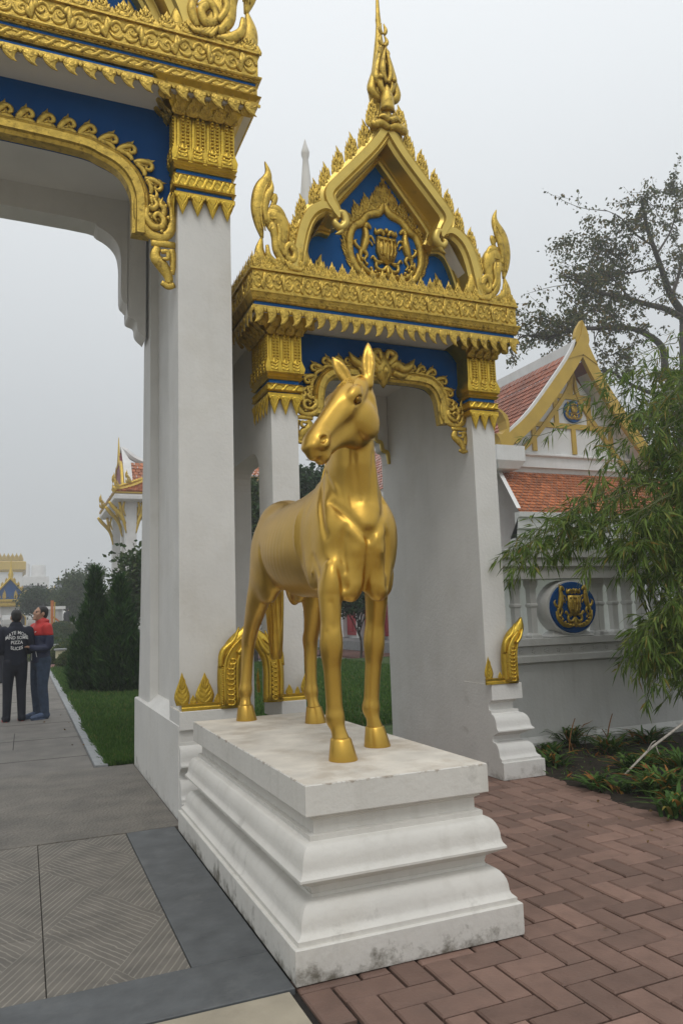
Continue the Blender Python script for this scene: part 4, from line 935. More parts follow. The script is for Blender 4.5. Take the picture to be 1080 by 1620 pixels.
    sz = [.30,.29,.28,.275,.24,.24,.23]
    outer = cr([(-.062,6.085),(-.235,5.86),(-.565,5.475),(-.68,5.33),(-.71,5.225),(-.80,5.16),(-.90,5.03),(-.965,4.86),(-1.0,4.70)], 8); L_ = np.r_[0, np.cumsum(np.hypot(*np.diff(outer, axis=0).T))]
    pt = np.array([(np.interp(s_, L_, outer[:, 0])+.045, np.interp(s_, L_, outer[:, 1])-.075) for s_ in np.linspace(.10, L_[-1]-.12, 8)]); sz = [.31,.30,.30,.29,.27,.26,.25,.24]
    for s in (-1, 1):
        for (x, z), h_ in zip(pt, sz): put(MO['flame'], 'roof_flame', g, MF((C_+s*x*-1, 5.86, z), (h_*.58, h_*1.1, .13), s, FRONT, -s*.06))
        put(MO['hong'], 'corner_flame', g, MF((C_+s*1.10, 5.86, 4.44), (-.74, 1.0, .55), s))
    # finial
    f = MB()
    f.lathe([(.02,6.0),(.10,6.03),(.13,6.07),(.10,6.11),(.125,6.15),(.08,6.19),(.055,6.24),(.07,6.30),(.125,6.38),(.135,6.46),(.115,6.58),(.085,6.74),(.058,6.92),(.036,7.08),(.026,7.2),(.030,7.24),(.024,7.30),(.016,7.5),(.004,7.75)], 12, (C_, 5.92, 0), 1, .75)
    soft(f.build('finial', 'gold', g), 50)
    fl = MB()
    for k, (z0, h_, w_) in enumerate(((6.34,.52,.15),(6.46,.5,.10))):
        for s in (-1, 1):
            fl.stroke([(s*w_*.2,z0),(s*w_*.85,z0+.07),(s*w_*.75,z0+h_*.4),(s*w_*.28,z0+h_*.8),(s*.02,z0+h_)], [.03,.045,.035,.022,.004], .9, .02*k)
            fl.stroke([(s*.01,z0+.02),(s*w_*.4,z0+.12),(s*w_*.3,z0+.26),(s*.0,z0+.4)], [.02,.03,.022,.004], 1, .05+.02*k)
    fl.stroke([(0,6.2),(0,6.34),(0,6.5)], [.07,.06,.004], .8, .06)
    for s in (-1, 1):
        for i_, z_ in enumerate((6.66,6.78,6.90,7.02)): fl.stroke([(s*.01,z_),(s*(.055-.008*i_),z_+.05),(s*.012,z_+.12)], [.014,.02,.004], .9, .03)
        fl.ball((s*.07,6.52,.08), .026, n=6)
    put(fl.mesh('finial_carving', 'gold', True), 'finial_carving', g, F((1,0,0),(0,0,1),(0,-1,0),(C_,5.86,0)))
    for x, h_ in ((-.145,.30),(.145,.30),(0,.22)): put(MO['flame' if x else 'bud'], 'finial_leaf', g, MF((C_+x, 5.84 if x else 5.80, 6.02), (h_*.62, h_, .12), 1 if x < 0 else -1))
    mw = MB()
    for s in (-1, 1): mw.stroke([(0,.0),(s*.08,.03),(s*.16,.0),(s*.14,.07)], [.03,.04,.035,.01], .8); mw.stroke([(0,.06),(s*.06,.09),(s*.12,.07)], [.03,.03,.004], .8, .02)
    put(mw.mesh('apex_knot', 'gold', True), 'apex_knot', g, MF((C_, 5.79, 6.02), 1.0))
    # rear finial, bare grey
    f = MB(); f.lathe([(.09,6.0),(.10,6.3),(.075,6.7),(.05,7.0),(.035,7.15),(.05,7.2),(.055,7.24),(.03,7.32),(.004,7.42)], 10, (C_+.05, 8.15, 0)); soft(f.build('rear_finial', 'white', g), 45)
    # crest
    cx, cz = C_+.075, 4.98
    cr_m = MB()
    for s in (-1, 1):        # cusped flame ring
        cr_m.stroke([(0,.52),(s*.06,.40),(s*.20,.34),(s*.28,.24),(s*.37,.18),(s*.42,.02),(s*.40,-.16),(s*.30,-.32),(s*.14,-.40),(0,-.42)], [.03,.05,.045,.05,.045,.05,.045,.045,.035,.03], .7)
        for (a, z_, r0, h_) in ((.10,.42,.12,.26),(.20,.33,-.1,.26),(.29,.24,-.3,.25),(.37,.14,-.45,.23),(.41,.0,-.6,.21),(.41,-.13,-.8,.19),(.36,-.25,-1.1,.17)):
            q = MB(); m_flame(q); c_, s_ = math.cos(s*r0*.7), math.sin(s*r0*.7)
            vs = [(s*a+(u*s*c_*.6-v*s_)*h_*1, z_+(u*s*s_*.6+v*c_)*h_, w*.10) for u, v, w in q.v]; cr_m.add(vs, q.f if s > 0 else [t[::-1] for t in q.f])
    q = MB(); m_flame(q); cr_m.add([(u*.22, .46+v*.34, w*.12) for u, v, w in q.v], q.f); cr_m.add([(-u*.22, .46+v*.34, w*.12) for u, v, w in q.v], [t[::-1] for t in q.f])
    put(cr_m.mesh('crest_ring', 'gold', True), 'crest_ring', g, MF((cx, 6.115, cz), (.92,.92,1.)))
    put(crest_mesh(), 'crest', g, MF((cx, 6.112, cz-.03), (.86,.86,1.)))
    for s in (-1, 1):
        for x, h_ in ((.62,.34),(.78,.24),(.50,.18)): put(MO['flame'], 'panel_flame', g, MF((C_+s*x, 6.10, 4.46), (h_*.62, h_, .1), -s))
    return foot_gilding(g, 3.86, 4.20, 5.93, .82, 1, ((3.90,.10,.20),(4.02,.05,.06)), 4.135, .90), g
_crest = []
def crest_mesh():
    """shield with crowned monogram between two rearing horses above a garland"""
    if _crest: return _crest[0]
    b = MB()
    sh = [(-.12,.16),(.12,.16),(.13,-.02),(.09,-.12),(0,-.18),(-.09,-.12),(-.13,-.02)]
    b.prism(sh, lambda u, v: (u, v, -.01), lambda u, v: (u*.94, v*.94, .035))
    for st, w in (([(-.10,.12),(-.03,.12),(.0,.12)], .013), ([(-.045,.12),(-.045,0),(-.045,-.08)], .015), ([(.015,.12),(.06,.12),(.10,.12)], .013), ([(.05,.12),(.05,-.02),(.02,-.10)], .015), ([(.0,.07),(.0,-.05),(.0,-.13)], .010), ([(.095,.08),(.095,-.02),(.07,-.08)], .009), ([(-.095,.08),(-.095,-.02),(-.07,-.08)], .009)):
        b.stroke(st, [w]*3, 1.1, .036, .3, 2)
    for s in (-1, 1):
        b.stroke([(s*.02,.18),(s*.06,.23),(s*.12,.20),(s*.13,.26)], [.02,.03,.025,.004], .9, .01)
        # horse: body, neck and head, fore and hind legs, tail
        b.stroke([(s*.30,-.06),(s*.27,.02),(s*.25,.10),(s*.245,.18),(s*.255,.24)], [.028,.045,.05,.04,.03], .9)
        b.stroke([(s*.255,.23),(s*.235,.28),(s*.20,.26),(s*.18,.235)], [.03,.03,.025,.012], .9, .005)
        b.stroke([(s*.27,.27),(s*.262,.31),(s*.27,.33)], [.012,.012,.003], .8)
        b.stroke([(s*.235,.13),(s*.18,.15),(s*.15,.11),(s*.14,.07)], [.02,.016,.012,.01], .9)
        b.stroke([(s*.235,.09),(s*.19,.08),(s*.165,.04)], [.018,.014,.01], .9)
        b.stroke([(s*.28,-.02),(s*.24,-.08),(s*.27,-.14),(s*.235,-.19)], [.03,.022,.015,.012], .9)
        b.stroke([(s*.31,-.04),(s*.32,-.10),(s*.30,-.16),(s*.32,-.2)], [.03,.022,.015,.012], .9)
        b.stroke([(s*.30,-.03),(s*.36,.01),(s*.38,.06),(s*.35,.09)], [.016,.022,.018,.004], .9)
        # garland
        b.stroke([(0,-.28),(s*.12,-.30),(s*.24,-.27),(s*.33,-.18),(s*.36,-.08)], [.032,.036,.036,.03,.012], .9)
        b.stroke([(0,-.18),(s*.06,-.24),(s*.13,-.22),(s*.13,-.16),(s*.08,-.165)], [.022,.025,.022,.02,.008], 1, .01)
        b.stroke([(s*.05,-.14),(s*.13,-.14),(s*.17,-.09),(s*.20,-.12)], [.016,.02,.016,.004], 1, .01)
        for k in range(6): b.ball((s*(.06+.05*k), -.29+.012*k*k*.5-.01, .03), .022, n=5)
    b.ball((0,.235,.02), .03, n=6); b.stroke([(0,-.2),(0,-.26),(0,-.33)], [.015,.025,.01], 1, .02)
    _crest.append(b.mesh('crest_relief', 'gold', True)); return _crest[0]

def build_main_gate():
    cx = -1.75
    g = thing('main_gate', 'tall white main gateway with gilded cornice, cropped at the left edge', 'gate', (cx, 7, 0))
    for s in (1, -1):
        X = lambda a, b: (a, b) if s > 0 else (2*cx-b, 2*cx-a)
        x0, x1 = X(1.12, 1.575)
        MB().ring([(0,.78),(0,5.9)], (x0,x1,6.0,6.45)).build('column', 'white', g)
        xa, xb = X(1.13, 1.57); MB().grid([[(xa,7.58,z),(xb,7.58,z),(xb,y,z),(xa,y,z)] for z, y in ((.69,8.36),(1.6,8.24),(3.2,8.08),(5.9,7.97))], True, (True, True)).build('rear_column', 'white', g)
        xa, xb = X(1.21, 1.56); MB().ring([(0,.78),(0,6.0)], (xa,xb,6.45,7.58)).build('recessed_wall', 'white', g)
        pb = MB(); xa, xb = X(1.10, 1.60); pb.ring([(0,0),(0,.69),(.012,.70)], (xa-.004,xb,5.93,8.42)); soft(pb.build('pier_base', 'white', g), 30)
        sl = MB(); 
        if s > 0:
            sl.prism([(6.40,.70),(7.62,.70),(7.62,.785),(6.40,.785)], lambda u, v: (1.108 if v < .75 else 1.20, u, v), lambda u, v: (1.56, u, v)); sl.build('sloped_sill', 'white', g)
        xa, xb = X(1.10, 1.70); base_parts(g, (xa+.002, xb+.06, 5.82, 6.42), .80, 'white', 'plinthtop', .9, (0, 1, 1, 1) if s > 0 else (1, 0, 1, 1))
        z = (5.06, 5.10, 5.135, 5.265, 5.305, 5.38, 5.80, 6.0)
        capital(g, x0, x1, 6.0, 6.45, z, 6.0, 4.89, ('F', 'L') if s > 0 else ('F',), 4)
    # arches
    hw = 1.12-cx
    hf = [(0,5.43),(hw-1.0,5.40),(hw-.60,5.335),(hw-.40,5.22),(hw-.305,5.04),(hw-.29,4.85),(hw-.29,4.66)]
    path = [(cx-x, z) for x, z in hf[::-1]]+[(cx+x, z) for x, z in hf[1:]]
    full = [(cx-hw,5.0)]+[tuple(p) for p in cr(path, 6) if p[1] > 4.98]+[(cx+hw,5.0)]
    b = MB(); strip_wall(b, full, 5.98, 6.14, 6.24); b.build('blue_panel', 'bluedeep', g)
    b = MB(); sweep(b, [(x, z+.06) for x, z in path], .075, 6.06, 6.20, .025, 6); soft(b.build('arch_band', 'gold', g), 40)
    pts = np.array(cr([(cx+(x-cx)*1.03, z+.125) for x, z in path], 8)); L_ = np.r_[0, np.cumsum(np.hypot(*np.diff(pts, axis=0).T))]
    n = 40
    for i in range(n):
        s = L_[-1]*(i+.5)/n; x = np.interp(s, L_, pts[:, 0]); z = np.interp(s, L_, pts[:, 1]); x2 = np.interp(s+.01, L_, pts[:, 0]); z2 = np.interp(s+.01, L_, pts[:, 1])
        put(MO['wave'], 'wave_curl', g, MF((x, 6.11, z), (.165,.15,.12), -1 if x < cx else 1, FRONT, math.atan2(z2-z, x2-x)))
    for s in (-1, 1): put(MO['bracket'], 'arch_bracket', g, MF((cx+s*(hw-.315), 6.09, 4.86), (.31, .33, .2), s))
    rf = [(0,5.66),(hw-.8,5.63),(hw-.5,5.57),(hw-.33,5.45),(hw-.275,5.26),(hw-.27,4.86),(hw-.23,4.78),(hw-.20,4.74),(hw-.20,4.64),(hw-.12,4.60),(hw-.10,4.50),(hw-.02,4.42)]
    path = [(cx-x, z) for x, z in rf[::-1]]+[(cx+x, z) for x, z in rf[1:]]
    b = MB(); strip_wall(b, cr(path, 4), 6.4, 7.70, 7.98); b.build('rear_arch', 'white', g)
    MB().box(cx-hw-.3, cx+hw+.3, 6.1, 8.0, 6.20, 6.3).build('ceiling', 'ceiling', g)
    # stepped cornice
    cornice(g, 2*cx-1.80, 1.80, 5.80, 8.3, (5.825, 5.955, 5.99, 6.0, 6.205, 6.43, 6.60), 5.912, 48, 25, 40, True, (6.02, 6.125, 6.155))
    # gable, mostly above the frame
    half = 1.80-cx
    for s in (-1, 1):
        top = [(0,9.7),(half*.25,8.75),(half*.5,7.9),(half*.58,7.62),(half*.60,7.42),(half*.555,7.22)]
        low = [(half*.57,7.3),(half*.64,7.36),(half*.72,7.20),(half*.80,6.86),(half*.845,6.45)]
        b = MB(); sweep(b, [(cx+s*x, z) for x, z in top], .14, 5.80, 6.2, .04, 6); soft(b.build('bargeboard', 'goldflat', g), 40)
        b = MB(); sweep(b, [(cx+s*x, z) for x, z in low], .13, 5.815, 6.2, .04, 6); soft(b.build('lower_bargeboard', 'goldflat', g), 40)
        b = MB(); sweep(b, [(cx+s*(x-.22), z) for x, z in low], .07, 6.0, 6.15, .03, 6); soft(b.build('inner_frame', 'goldflat', g), 40)
        for t in np.linspace(.04, .96, 9):
            put(MO['flame'], 'roof_flame', g, MF((cx+s*(half*.62*t+.1), 5.9, 9.7-2.3*t), (.3,.46,.16), s, FRONT, -s*.12))
        for x, h_ in ((.70,.4),(.78,.45)): put(MO['flame'], 'roof_flame', g, MF((cx+s*half*x+s*.13, 5.9, 7.25-.6*(x-.7)/.08*.5), (h_*.62,h_,.16), s, FRONT, -s*.2))
        put(MO['hong'], 'corner_flame', g, MF((cx+s*(half-.30), 5.86, 6.44), (-1.1, 1.4, .8), s))
        put(MO['flame'], 'corner_flame', g, MF((cx+s*(half-.42), 5.87, 6.46), (.34, .5, .25), s))
        for x, h_ in ((.70,.42),(.62,.3),(.54,.5),(.45,.36)): put(MO['flame'], 'panel_flame', g, MF((cx+s*half*x, 6.10, 6.45), (h_*.62,h_,.14), -s))
        r2 = MB(); r2.grid([[(cx+s*x, 5.95, z), (cx+s*x, 8.3, z)] for x, z in ((0,9.6),(half*.57,7.6),(half*.6,7.3),(half*.72,7.15),(half*.86,6.45))]); r2.build('roof_slope', 'white', g)
    tri = [(-half*.84,6.44),(-half*.72,7.0),(-half*.56,7.3),(-half*.56,7.6),(0,9.55),(half*.56,7.6),(half*.56,7.3),(half*.72,7.0),(half*.84,6.44)]
    b = MB(); b.prism([(cx+x, z) for x, z in tri], lambda u, v: (u, 6.14, v), lambda u, v: (u, 6.22, v)); b.build('tympanum', 'blue', g)
    b = MB(); b.prism([(cx+x, z) for x, z in tri], lambda u, v: (u, 8.2, v), lambda u, v: (u, 8.28, v)); b.build('rear_gable', 'white', g)
    return g
hm, sg_ = build_small_gate()
mg_ = build_main_gate()
foot_gilding(mg_, 1.12, 1.66, 5.93, .80, 1, ((1.125,.13,.24),(1.30,.16,.23),(1.40,.06,.07),(1.21,.06,.07)), 1.50, 1.04)
foot_gilding(sg_, 1.84, 2.20, 5.93, .82, -1, ((1.99,.07,.08),(2.14,.11,.19),(2.06,.05,.06)), 1.86, .95)
for y in (6.05, 6.28): put(MO['leaf'], 'base_leaf', sg_, MF((1.835, y, .87), (.10,.19,.05), 1, LEFT))
# ================================================================ boundary wall, temple hall and far buildings
def at(px, py, Y):
    """point seen at photo pixel (px,py) on the plane y=Y"""
    d = _r*((px-540)/FPX)-_u*((py-810)/FPX)+_f; t = Y/d.y
    return Vector((d.x*t, Y, 1.5+d.z*t))
MAT['tile'] = mat('terracotta_tile', (.28, .085, .042), .6, var=.15, vscale=3, obj=False, island=-.3, dirt=((.13, .055, .035), 2.2, .52, .55))
MAT['tileorange'] = mat('orange_tile', (.36, .115, .04), .55, var=.12, vscale=3, obj=False, island=-.3, dirt=((.2, .075, .035), 2.5, .55, .5))
MAT['wallwhite'] = white_paint('far_white_paint', (.66, .655, .64), .0, .3, .2)
MAT['fence'] = white_paint('aged_white_paint', (.52, .52, .50), .5, .35, .3)
MAT['yellow'] = mat('ochre_trim_paint', (.50, .33, .055), .5, .25, var=.1, vscale=2, obj=False)
MAT['goldfar'] = mat('gilded_trim', (.58, .40, .07), .42, .7, var=.15, vscale=6, bump=.4, bscale=30, obj=False)
MAT['red'] = mat('red_door_paint', (.30, .008, .018), .45, var=.1, vscale=3, obj=False)
MAT['maroon'] = mat('maroon_gable', (.16, .012, .03), .5)
MAT['glassdark'] = mat('dark_window', (.02, .022, .025), .15)
MAT['greyroof'] = mat('grey_roof', (.10, .11, .125), .7, var=.15, vscale=2)
MAT['orange'] = mat('orange_frame_paint', (.50, .15, .03), .5)
# ---------------------------------------------------------------- balustraded wall
W = thing('balustrade_wall', 'white boundary wall with balusters behind the bamboo', 'wall', (6.5, 6.8, 0))
def xband(parent, name, prof, x0, x1, mt='fence'):
    """profile (y,z) run along X"""
    b = MB(); b.grid([[(x, y, z) for y, z in prof] for x in (x0, x1)], True, (True, True)); return b.build(name, mt, parent)
X0, X1 = 4.17, 11.
xband(W, 'wall_face', [(6.76,-.05),(6.76,.93),(7.02,.93),(7.02,-.05)], X0, X1)
xband(W, 'skirting', [(6.70,-.05),(6.70,.10),(6.757,.155),(6.757,-.05)], X0, X1)
xband(W, 'lower_ledge', [(6.758,.90),(6.71,.925),(6.71,.985),(6.735,1.0),(6.735,1.085),(6.69,1.10),(6.69,1.17),(7.09,1.17),(7.09,.9)], X0, X1)
xband(W, 'hand_rail', [(6.735,1.81),(6.735,1.93),(6.70,1.945),(6.70,2.02),(6.67,2.04),(6.67,2.12),(7.11,2.12),(7.11,1.81)], X0, X1)
for k in range(26):
    x = 4.35+k*.165
    if x > 8.5: break
    b = MB(); 
    for a in range(5): b.ball((x+.018*math.cos(a*1.257), 6.733, 1.043+.018*math.sin(a*1.257)), .013, n=4)
    b.ball((x, 6.728, 1.043), .012, n=4); b.build('rosette', 'fence', W)
bal = MB(); 
for hw, z in ((.075,1.17),(.075,1.215),(.05,1.23),(.062,1.30),(.075,1.37),(.058,1.48),(.045,1.55),(.058,1.575),(.045,1.60),(.058,1.70),(.072,1.765),(.072,1.81)): pass
prof = [(.066,1.17),(.066,1.20),(.036,1.225),(.038,1.50),(.048,1.515),(.048,1.535),(.038,1.55),(.040,1.70),(.056,1.75),(.056,1.81)]
bal.grid([[(-h_,-h_,z),(h_,-h_,z),(h_,h_,z),(-h_,h_,z)] for h_, z in prof], True, (True, True)); balm = bal.mesh('baluster', 'fence')
for x in [4.50+.2075*k for k in range(3)]+[6.06+.2075*k for k in range(18)]: put(balm, 'baluster', W, Matrix.Translation((x, 6.88, 0)))
for x, s in ((5.13, 1), (6.0-.02, -1)): put(balm, 'baluster', W, Matrix.Translation((x, 6.88, 0)))
def disc(parent, c, rx_, rz_, y0, y1, mt, name, n=36):
    b = MB(); b.grid([[(c[0]+rx_*k*math.cos(a), y, c[1]+rz_*k*math.sin(a)) for a in np.linspace(0, 2*math.pi, n, endpoint=False)] for k, y in ((.93,y1),(1,y1-.03),(1,y0+.02),(.96,y0))], True, (True, True)); return soft(b.build(name, mt, parent), 40)
dd = disc(W, (5.565,1.49), .345, .305, 6.74, 6.96, 'fence', 'roundel')
disc(dd, (5.575,1.49), .318, .283, 6.722, 6.78, 'bluedeep', 'roundel_face')
put(crest_mesh(), 'crest', dd, MF((5.575, 6.72, 1.51), (.68,.72,.6)))
MB().ring([(0,1.165),(-.02,1.18),(.06,1.24)], (5.30,5.84,6.76,6.98)).build('roundel_foot', 'fence', W)

# ---------------------------------------------------------------- tiled roofs
def tile_roof(parent, name, P0, P1, Q0, Q1, wu, wv, mt='tile', lift=.035):
    """tile courses over the patch P0-P1 (top edge) to Q0-Q1 (bottom edge)"""
    P0, P1, Q0, Q1 = map(Vector, (P0, P1, Q0, Q1)); nu = max(1, int((Q1-Q0).length/wu)); nv = max(1, int((Q0-P0).length/wv))
    nrm = (P1-P0).cross(Q0-P0).normalized(); nrm = nrm if nrm.z > 0 else -nrm; b = MB()
    S = lambda u, v: P0.lerp(P1, u).lerp(Q0.lerp(Q1, u), v)
    for j in range(nv):
        for i in range(nu):
            o = .5 if j % 2 else 0; u0 = max(0, (i-o)/nu); u1 = min(1, (i+1-o)/nu); v0, v1 = j/nv, min(1., (j+1.12)/nv); g = .06*(u1-u0)
            l = lift*(1+random.uniform(-.25,.25)); a, c = S(u0+g, v0), S(u1-g, v0); d, e = S(u0+g, v1)+nrm*l, S(u1-g, v1)+nrm*l; m_ = S((u0+u1)/2, min(1, v1+.12/nv))+nrm*l
            lo = nrm*(-.9*l)
            b.add([a, c, e, m_, d, d+lo, m_+lo, e+lo], [(0,1,2,3,4),(4,3,6,5),(3,2,7,6)])
    return b.build(name, mt, parent, kind='stuff')
T = thing('temple_hall', 'white temple hall with orange tiled roof and plain gold gable at right', 'temple', (18, 26, 0))
GY = 20.
ap = at(921,515,GY)
def gp(x, y, Y=GY): 
    p = at(760+x/3.375, 500+y/3.375, Y); return (p.x, p.z)
left_out = [gp(540,22), gp(531,100), gp(488,190), gp(420,298), gp(270,505), gp(150,625)]
right_out = [gp(540,22), gp(552,100), gp(600,215), gp(668,345), gp(790,540), gp(925,735)]
def board(path, w0, y0, y1, sgn, name, parent, mt):
    D = cr(path, 5); rows = []
    for i in range(len(D)):
        t = D[min(i+1,len(D)-1)]-D[max(i-1,0)]; t /= np.hypot(*t); nr = np.array((-t[1], t[0]))*sgn; w = w0*min(1, .06+i/(len(D)-1)*4.5)
        a = D[i]; c = a+nr*w
        rows.append([(a[0],y0,a[1]),(c[0],y0,c[1]),(c[0],y1,c[1]),(a[0],y1,a[1])])
    b = MB(); b.grid(rows, True, (True, True)); return b.build(name, mt, parent)
board(left_out, .44, GY, GY+.16, 1, 'bargeboard', T, 'yellow'); board(right_out, .44, GY, GY+.16, -1, 'bargeboard', T, 'yellow')
hk = MB(); hkp = [gp(150,625), gp(140,580), gp(118,530), gp(75,488), gp(118,520), gp(160,560), gp(172,600), gp(190,640), gp(178,690), gp(120,690), gp(100,640)]
hk = MB(); hkp = [gp(140,600), gp(132,560), gp(112,520), gp(72,488), gp(108,500), gp(140,530), gp(152,575), gp(150,625), gp(200,640), gp(170,692), gp(112,692), gp(96,650), gp(80,625), gp(112,632)]
hk.prism(hkp, lambda u, v: (u, GY-.02, v), lambda u, v: (u, GY+.45, v)); hk.build('upturned_eave_end', 'yellow', T)
pk = MB(); _l = [tuple(p) for p in cr(left_out, 5)[:13]]; _r2 = [tuple(p) for p in cr(right_out, 5)[1:13]]; pk.prism(([gp(545,205)]+_r2[::-1]+_l[:1]+_l[1:]), lambda u, v: (u, GY-.03, v), lambda u, v: (u, GY+.10, v)); pk.build('gable_peak', 'yellow', T)
# white verge between tiles and board, ridge
board([(x-.10, z+.03) for x, z in left_out[1:]], .10, GY+.03, GY+.14, 1, 'verge', T, 'wallwhite')
YB = 36.
MB().box(left_out[1][0]-.28, left_out[1][0]+.30, GY+.1, YB, left_out[2][1]-.15, left_out[2][1]+.42).build('ridge', 'wallwhite', T)
prof = [left_out[2], left_out[3], left_out[4], (left_out[5][0]-.25, left_out[5][1]-.35)]
for (xa, za), (xb, zb) in zip(prof[:-1], prof[1:]): tile_roof(T, 'roof_tiles', (xa,GY+.14,za), (xa,YB,za), (xb,GY+.14,zb), (xb,YB,zb), .24, .26, 'tile')
cxT = left_out[0][0]
for (xa, za), (xb, zb) in zip(right_out[2:-1], right_out[3:]): 
    q = MB(); q.add([(xa,GY+.1,za),(xa,YB,za),(xb,YB,zb),(xb,GY+.1,zb)], [(0,1,2,3)]); q.build('far_roof_slope', 'tile', T)
for path, nm in ((left_out, 0), (right_out, 0)):
    q = MB()
    for (xa, za), (xb, zb) in zip(path[2:-1], path[3:]): q.add([(xa,GY+.05,za-.5),(xb,GY+.05,zb-.5),(xb,GY+.9,zb-.5),(xa,GY+.9,za-.5)], [(0,1,2,3)])
    q.build('gable_soffit', 'wallwhite', T)
# gable wall with ochre bars
gw = GY+.7
base_z = gp(300,735)[1]
lx, rx_ = left_out[5][0]+.3, right_out[5][0]-.3
MB().prism([(lx, base_z-.3),(rx_, base_z-.3),(right_out[4][0],right_out[4][1]-.45),(cxT, ap.z-1.6),(left_out[4][0],left_out[4][1]-.45)], lambda u, v: (u, gw, v), lambda u, v: (u, gw+.3, v)).build('gable_wall', 'wallwhite', T)
def bar(x0, y0, x1, y1, w=.09):
    a = at(760+x0/3.375, 500+y0/3.375, gw); c = at(760+x1/3.375, 500+y1/3.375, gw); b = MB()
    if abs(x1-x0) > abs(y1-y0): b.box(min(a.x,c.x), max(a.x,c.x), gw-.06, gw+.02, (a.z+c.z)/2-w, (a.z+c.z)/2+w)
    else: b.box((a.x+c.x)/2-w, (a.x+c.x)/2+w, gw-.058, gw+.02, min(a.z,c.z), max(a.z,c.z))
    b.build('gable_bar', 'yellow', T)
for q in ((280,575,700,610),(280,570,283,720),(490,590,497,740),(690,610,692,755),(395,430,398,575),(570,440,572,590),(385,432,580,438),(470,310,473,425)): bar(*q)
fr = MB(); 
for s, path in ((1, left_out), (-1, right_out)):
    P_ = [(x+s*.62, z-.55) for x, z in path[2:]]; P_[0] = (cxT, P_[0][1]+.1); board(P_, .15, gw-.1, gw+.1, s, 'inner_frame', T, 'yellow')
cm = at(760+486/3.375, 500+513/3.375, gw)
dk = disc(T, (cm.x, cm.z), .40, .40, gw-.09, gw+.05, 'blue', 'roundel', 24); put(crest_mesh(), 'crest', dk, MF((cm.x, gw-.1, cm.z+.03), (1.0,1.0,1.4)))
# mouldings under the gable
def tband(name, y0, z0, z1, out_, mt='wallwhite', xl=None):
    xl = xl if xl is not None else left_out[5][0]-.15
    xband(T, name, [(y0,z0),(y0-out_*.6,z0+.02),(y0-out_,z0+(z1-z0)*.45),(y0-out_,z1-.05),(y0-out_*.7,z1),(y0+1.5,z1),(y0+1.5,z0)], xl, right_out[5][0]+.5, mt)
zA = at(811,713,GY+.6).z; tband('gable_sill', GY+.95, zA-.18, zA, .35); tband('frieze', GY+.95, zA-.75, zA-.18, .12); 
pe = MB(); ex, ez = left_out[5][0]-.2, gp(140,690)[1]; pe.ring([(.15,ez-.75),(.0,ez-.5),(0,ez)], (ex-.35,ex+.75,GY-.05,GY+1.2)); pe.build('eave_block', 'wallwhite', T)
zr1, zr0 = at(800,745,GY+.9).z, at(795,812,18.6).z
tile_roof(T, 'apron_tiles', (left_out[5][0]+.1,GY+.9,zr1), (right_out[5][0]+1,GY+.9,zr1), (left_out[5][0]-.9,18.5,zr0), (right_out[5][0]+2,18.5,zr0), .24, .2, 'tileorange')
hip = MB(); hip.grid([[(left_out[5][0]+.0+o,GY+.9,zr1+.16),(left_out[5][0]+.16+o,GY+.9,zr1+.16)] if i == 0 else [(left_out[5][0]-1.05+o,18.4,zr0+.14),(left_out[5][0]-.9+o,18.4,zr0+.14)] for i, o in ((0,0),(1,0))]); hip.build('hip_cap', 'wallwhite', T)
xband(T, 'eave_moulding', [(18.35,zr0-.12),(18.35,zr0+.03),(18.6,zr0+.03),(18.6,zr0-.95),(18.9,zr0-.95),(18.9,zr0-.75),(18.52,zr0-.72),(18.52,zr0-.5),(18.44,zr0-.46),(18.44,zr0-.14)][::-1], left_out[5][0]-1.0, right_out[5][0]+2)
MB().box(left_out[5][0]-.6, right_out[5][0]+2, 18.7, 20.9, zr0-1.0, zr0-.95).build('porch_ceiling', 'ceiling', T)
# side: apron roof, wall, doors
sx = left_out[5][0]-.1
MB().box(sx, right_out[5][0], GY+.98, YB, 0, ez+.2).build('hall_wall', 'wallwhite', T)
MB().box(sx-.35, sx-.002, GY+1, YB, ez-.62, ez-.15).build('side_band', 'wallwhite', T)
tile_roof(T, 'side_apron_tiles', (sx-.05,GY+1,ez-.65), (sx-.05,YB,ez-.65), (sx-1.5,GY+1,ez-1.95), (sx-1.5,YB,ez-1.95), .24, .22, 'tile')
MB().box(sx-1.6, sx-1.2, GY+1, YB, ez-2.4, ez-1.98).build('side_eave', 'wallwhite', T)
MB().box(sx-1.4, sx-.003, GY+1, YB, ez-2.42, ez-2.40).build('side_soffit', 'ceiling', T)
for k, y in enumerate(np.arange(22.6, 35, 2.05)):
    dr = MB(); dr.box(sx-.09, sx+.0, y-.75, y+.75, .50, 3.5); d_ = dr.build('door', 'red', T)
    for yy_ in (-.36, .36):
        for z0, z1 in ((.65,1.3),(1.45,2.75),(2.9,3.35)):
            pn = MB(); pn.ring([(0,0),(0,.02),(.03,.035)], (-.28,.28,-(z1-z0)/2,(z1-z0)/2)); pn.v = [(sx-.09-v[2], y+yy_+v[0], (z0+z1)/2+v[1]) for v in pn.v]; pn.build('door_panel', 'red', d_)
    MB().box(sx-.3, sx-.004, y+.78, y+1.25, .4, 4.2).build('pilaster', 'wallwhite', T)
MB().box(sx-1.8, sx-.001, GY+1, YB, 0, .36).build('podium', 'kerb', T)

# ---------------------------------------------------------------- terrain rises beyond the lawns
tr = MB(); tr.grid([[(-500,y,z),(700,y,z)] for y, z in ((33,-.04),(45,.30),(60,.85),(80,1.5),(110,2.2),(620,2.4))]); tr.build('terrain', 'farground', None, kind='structure')
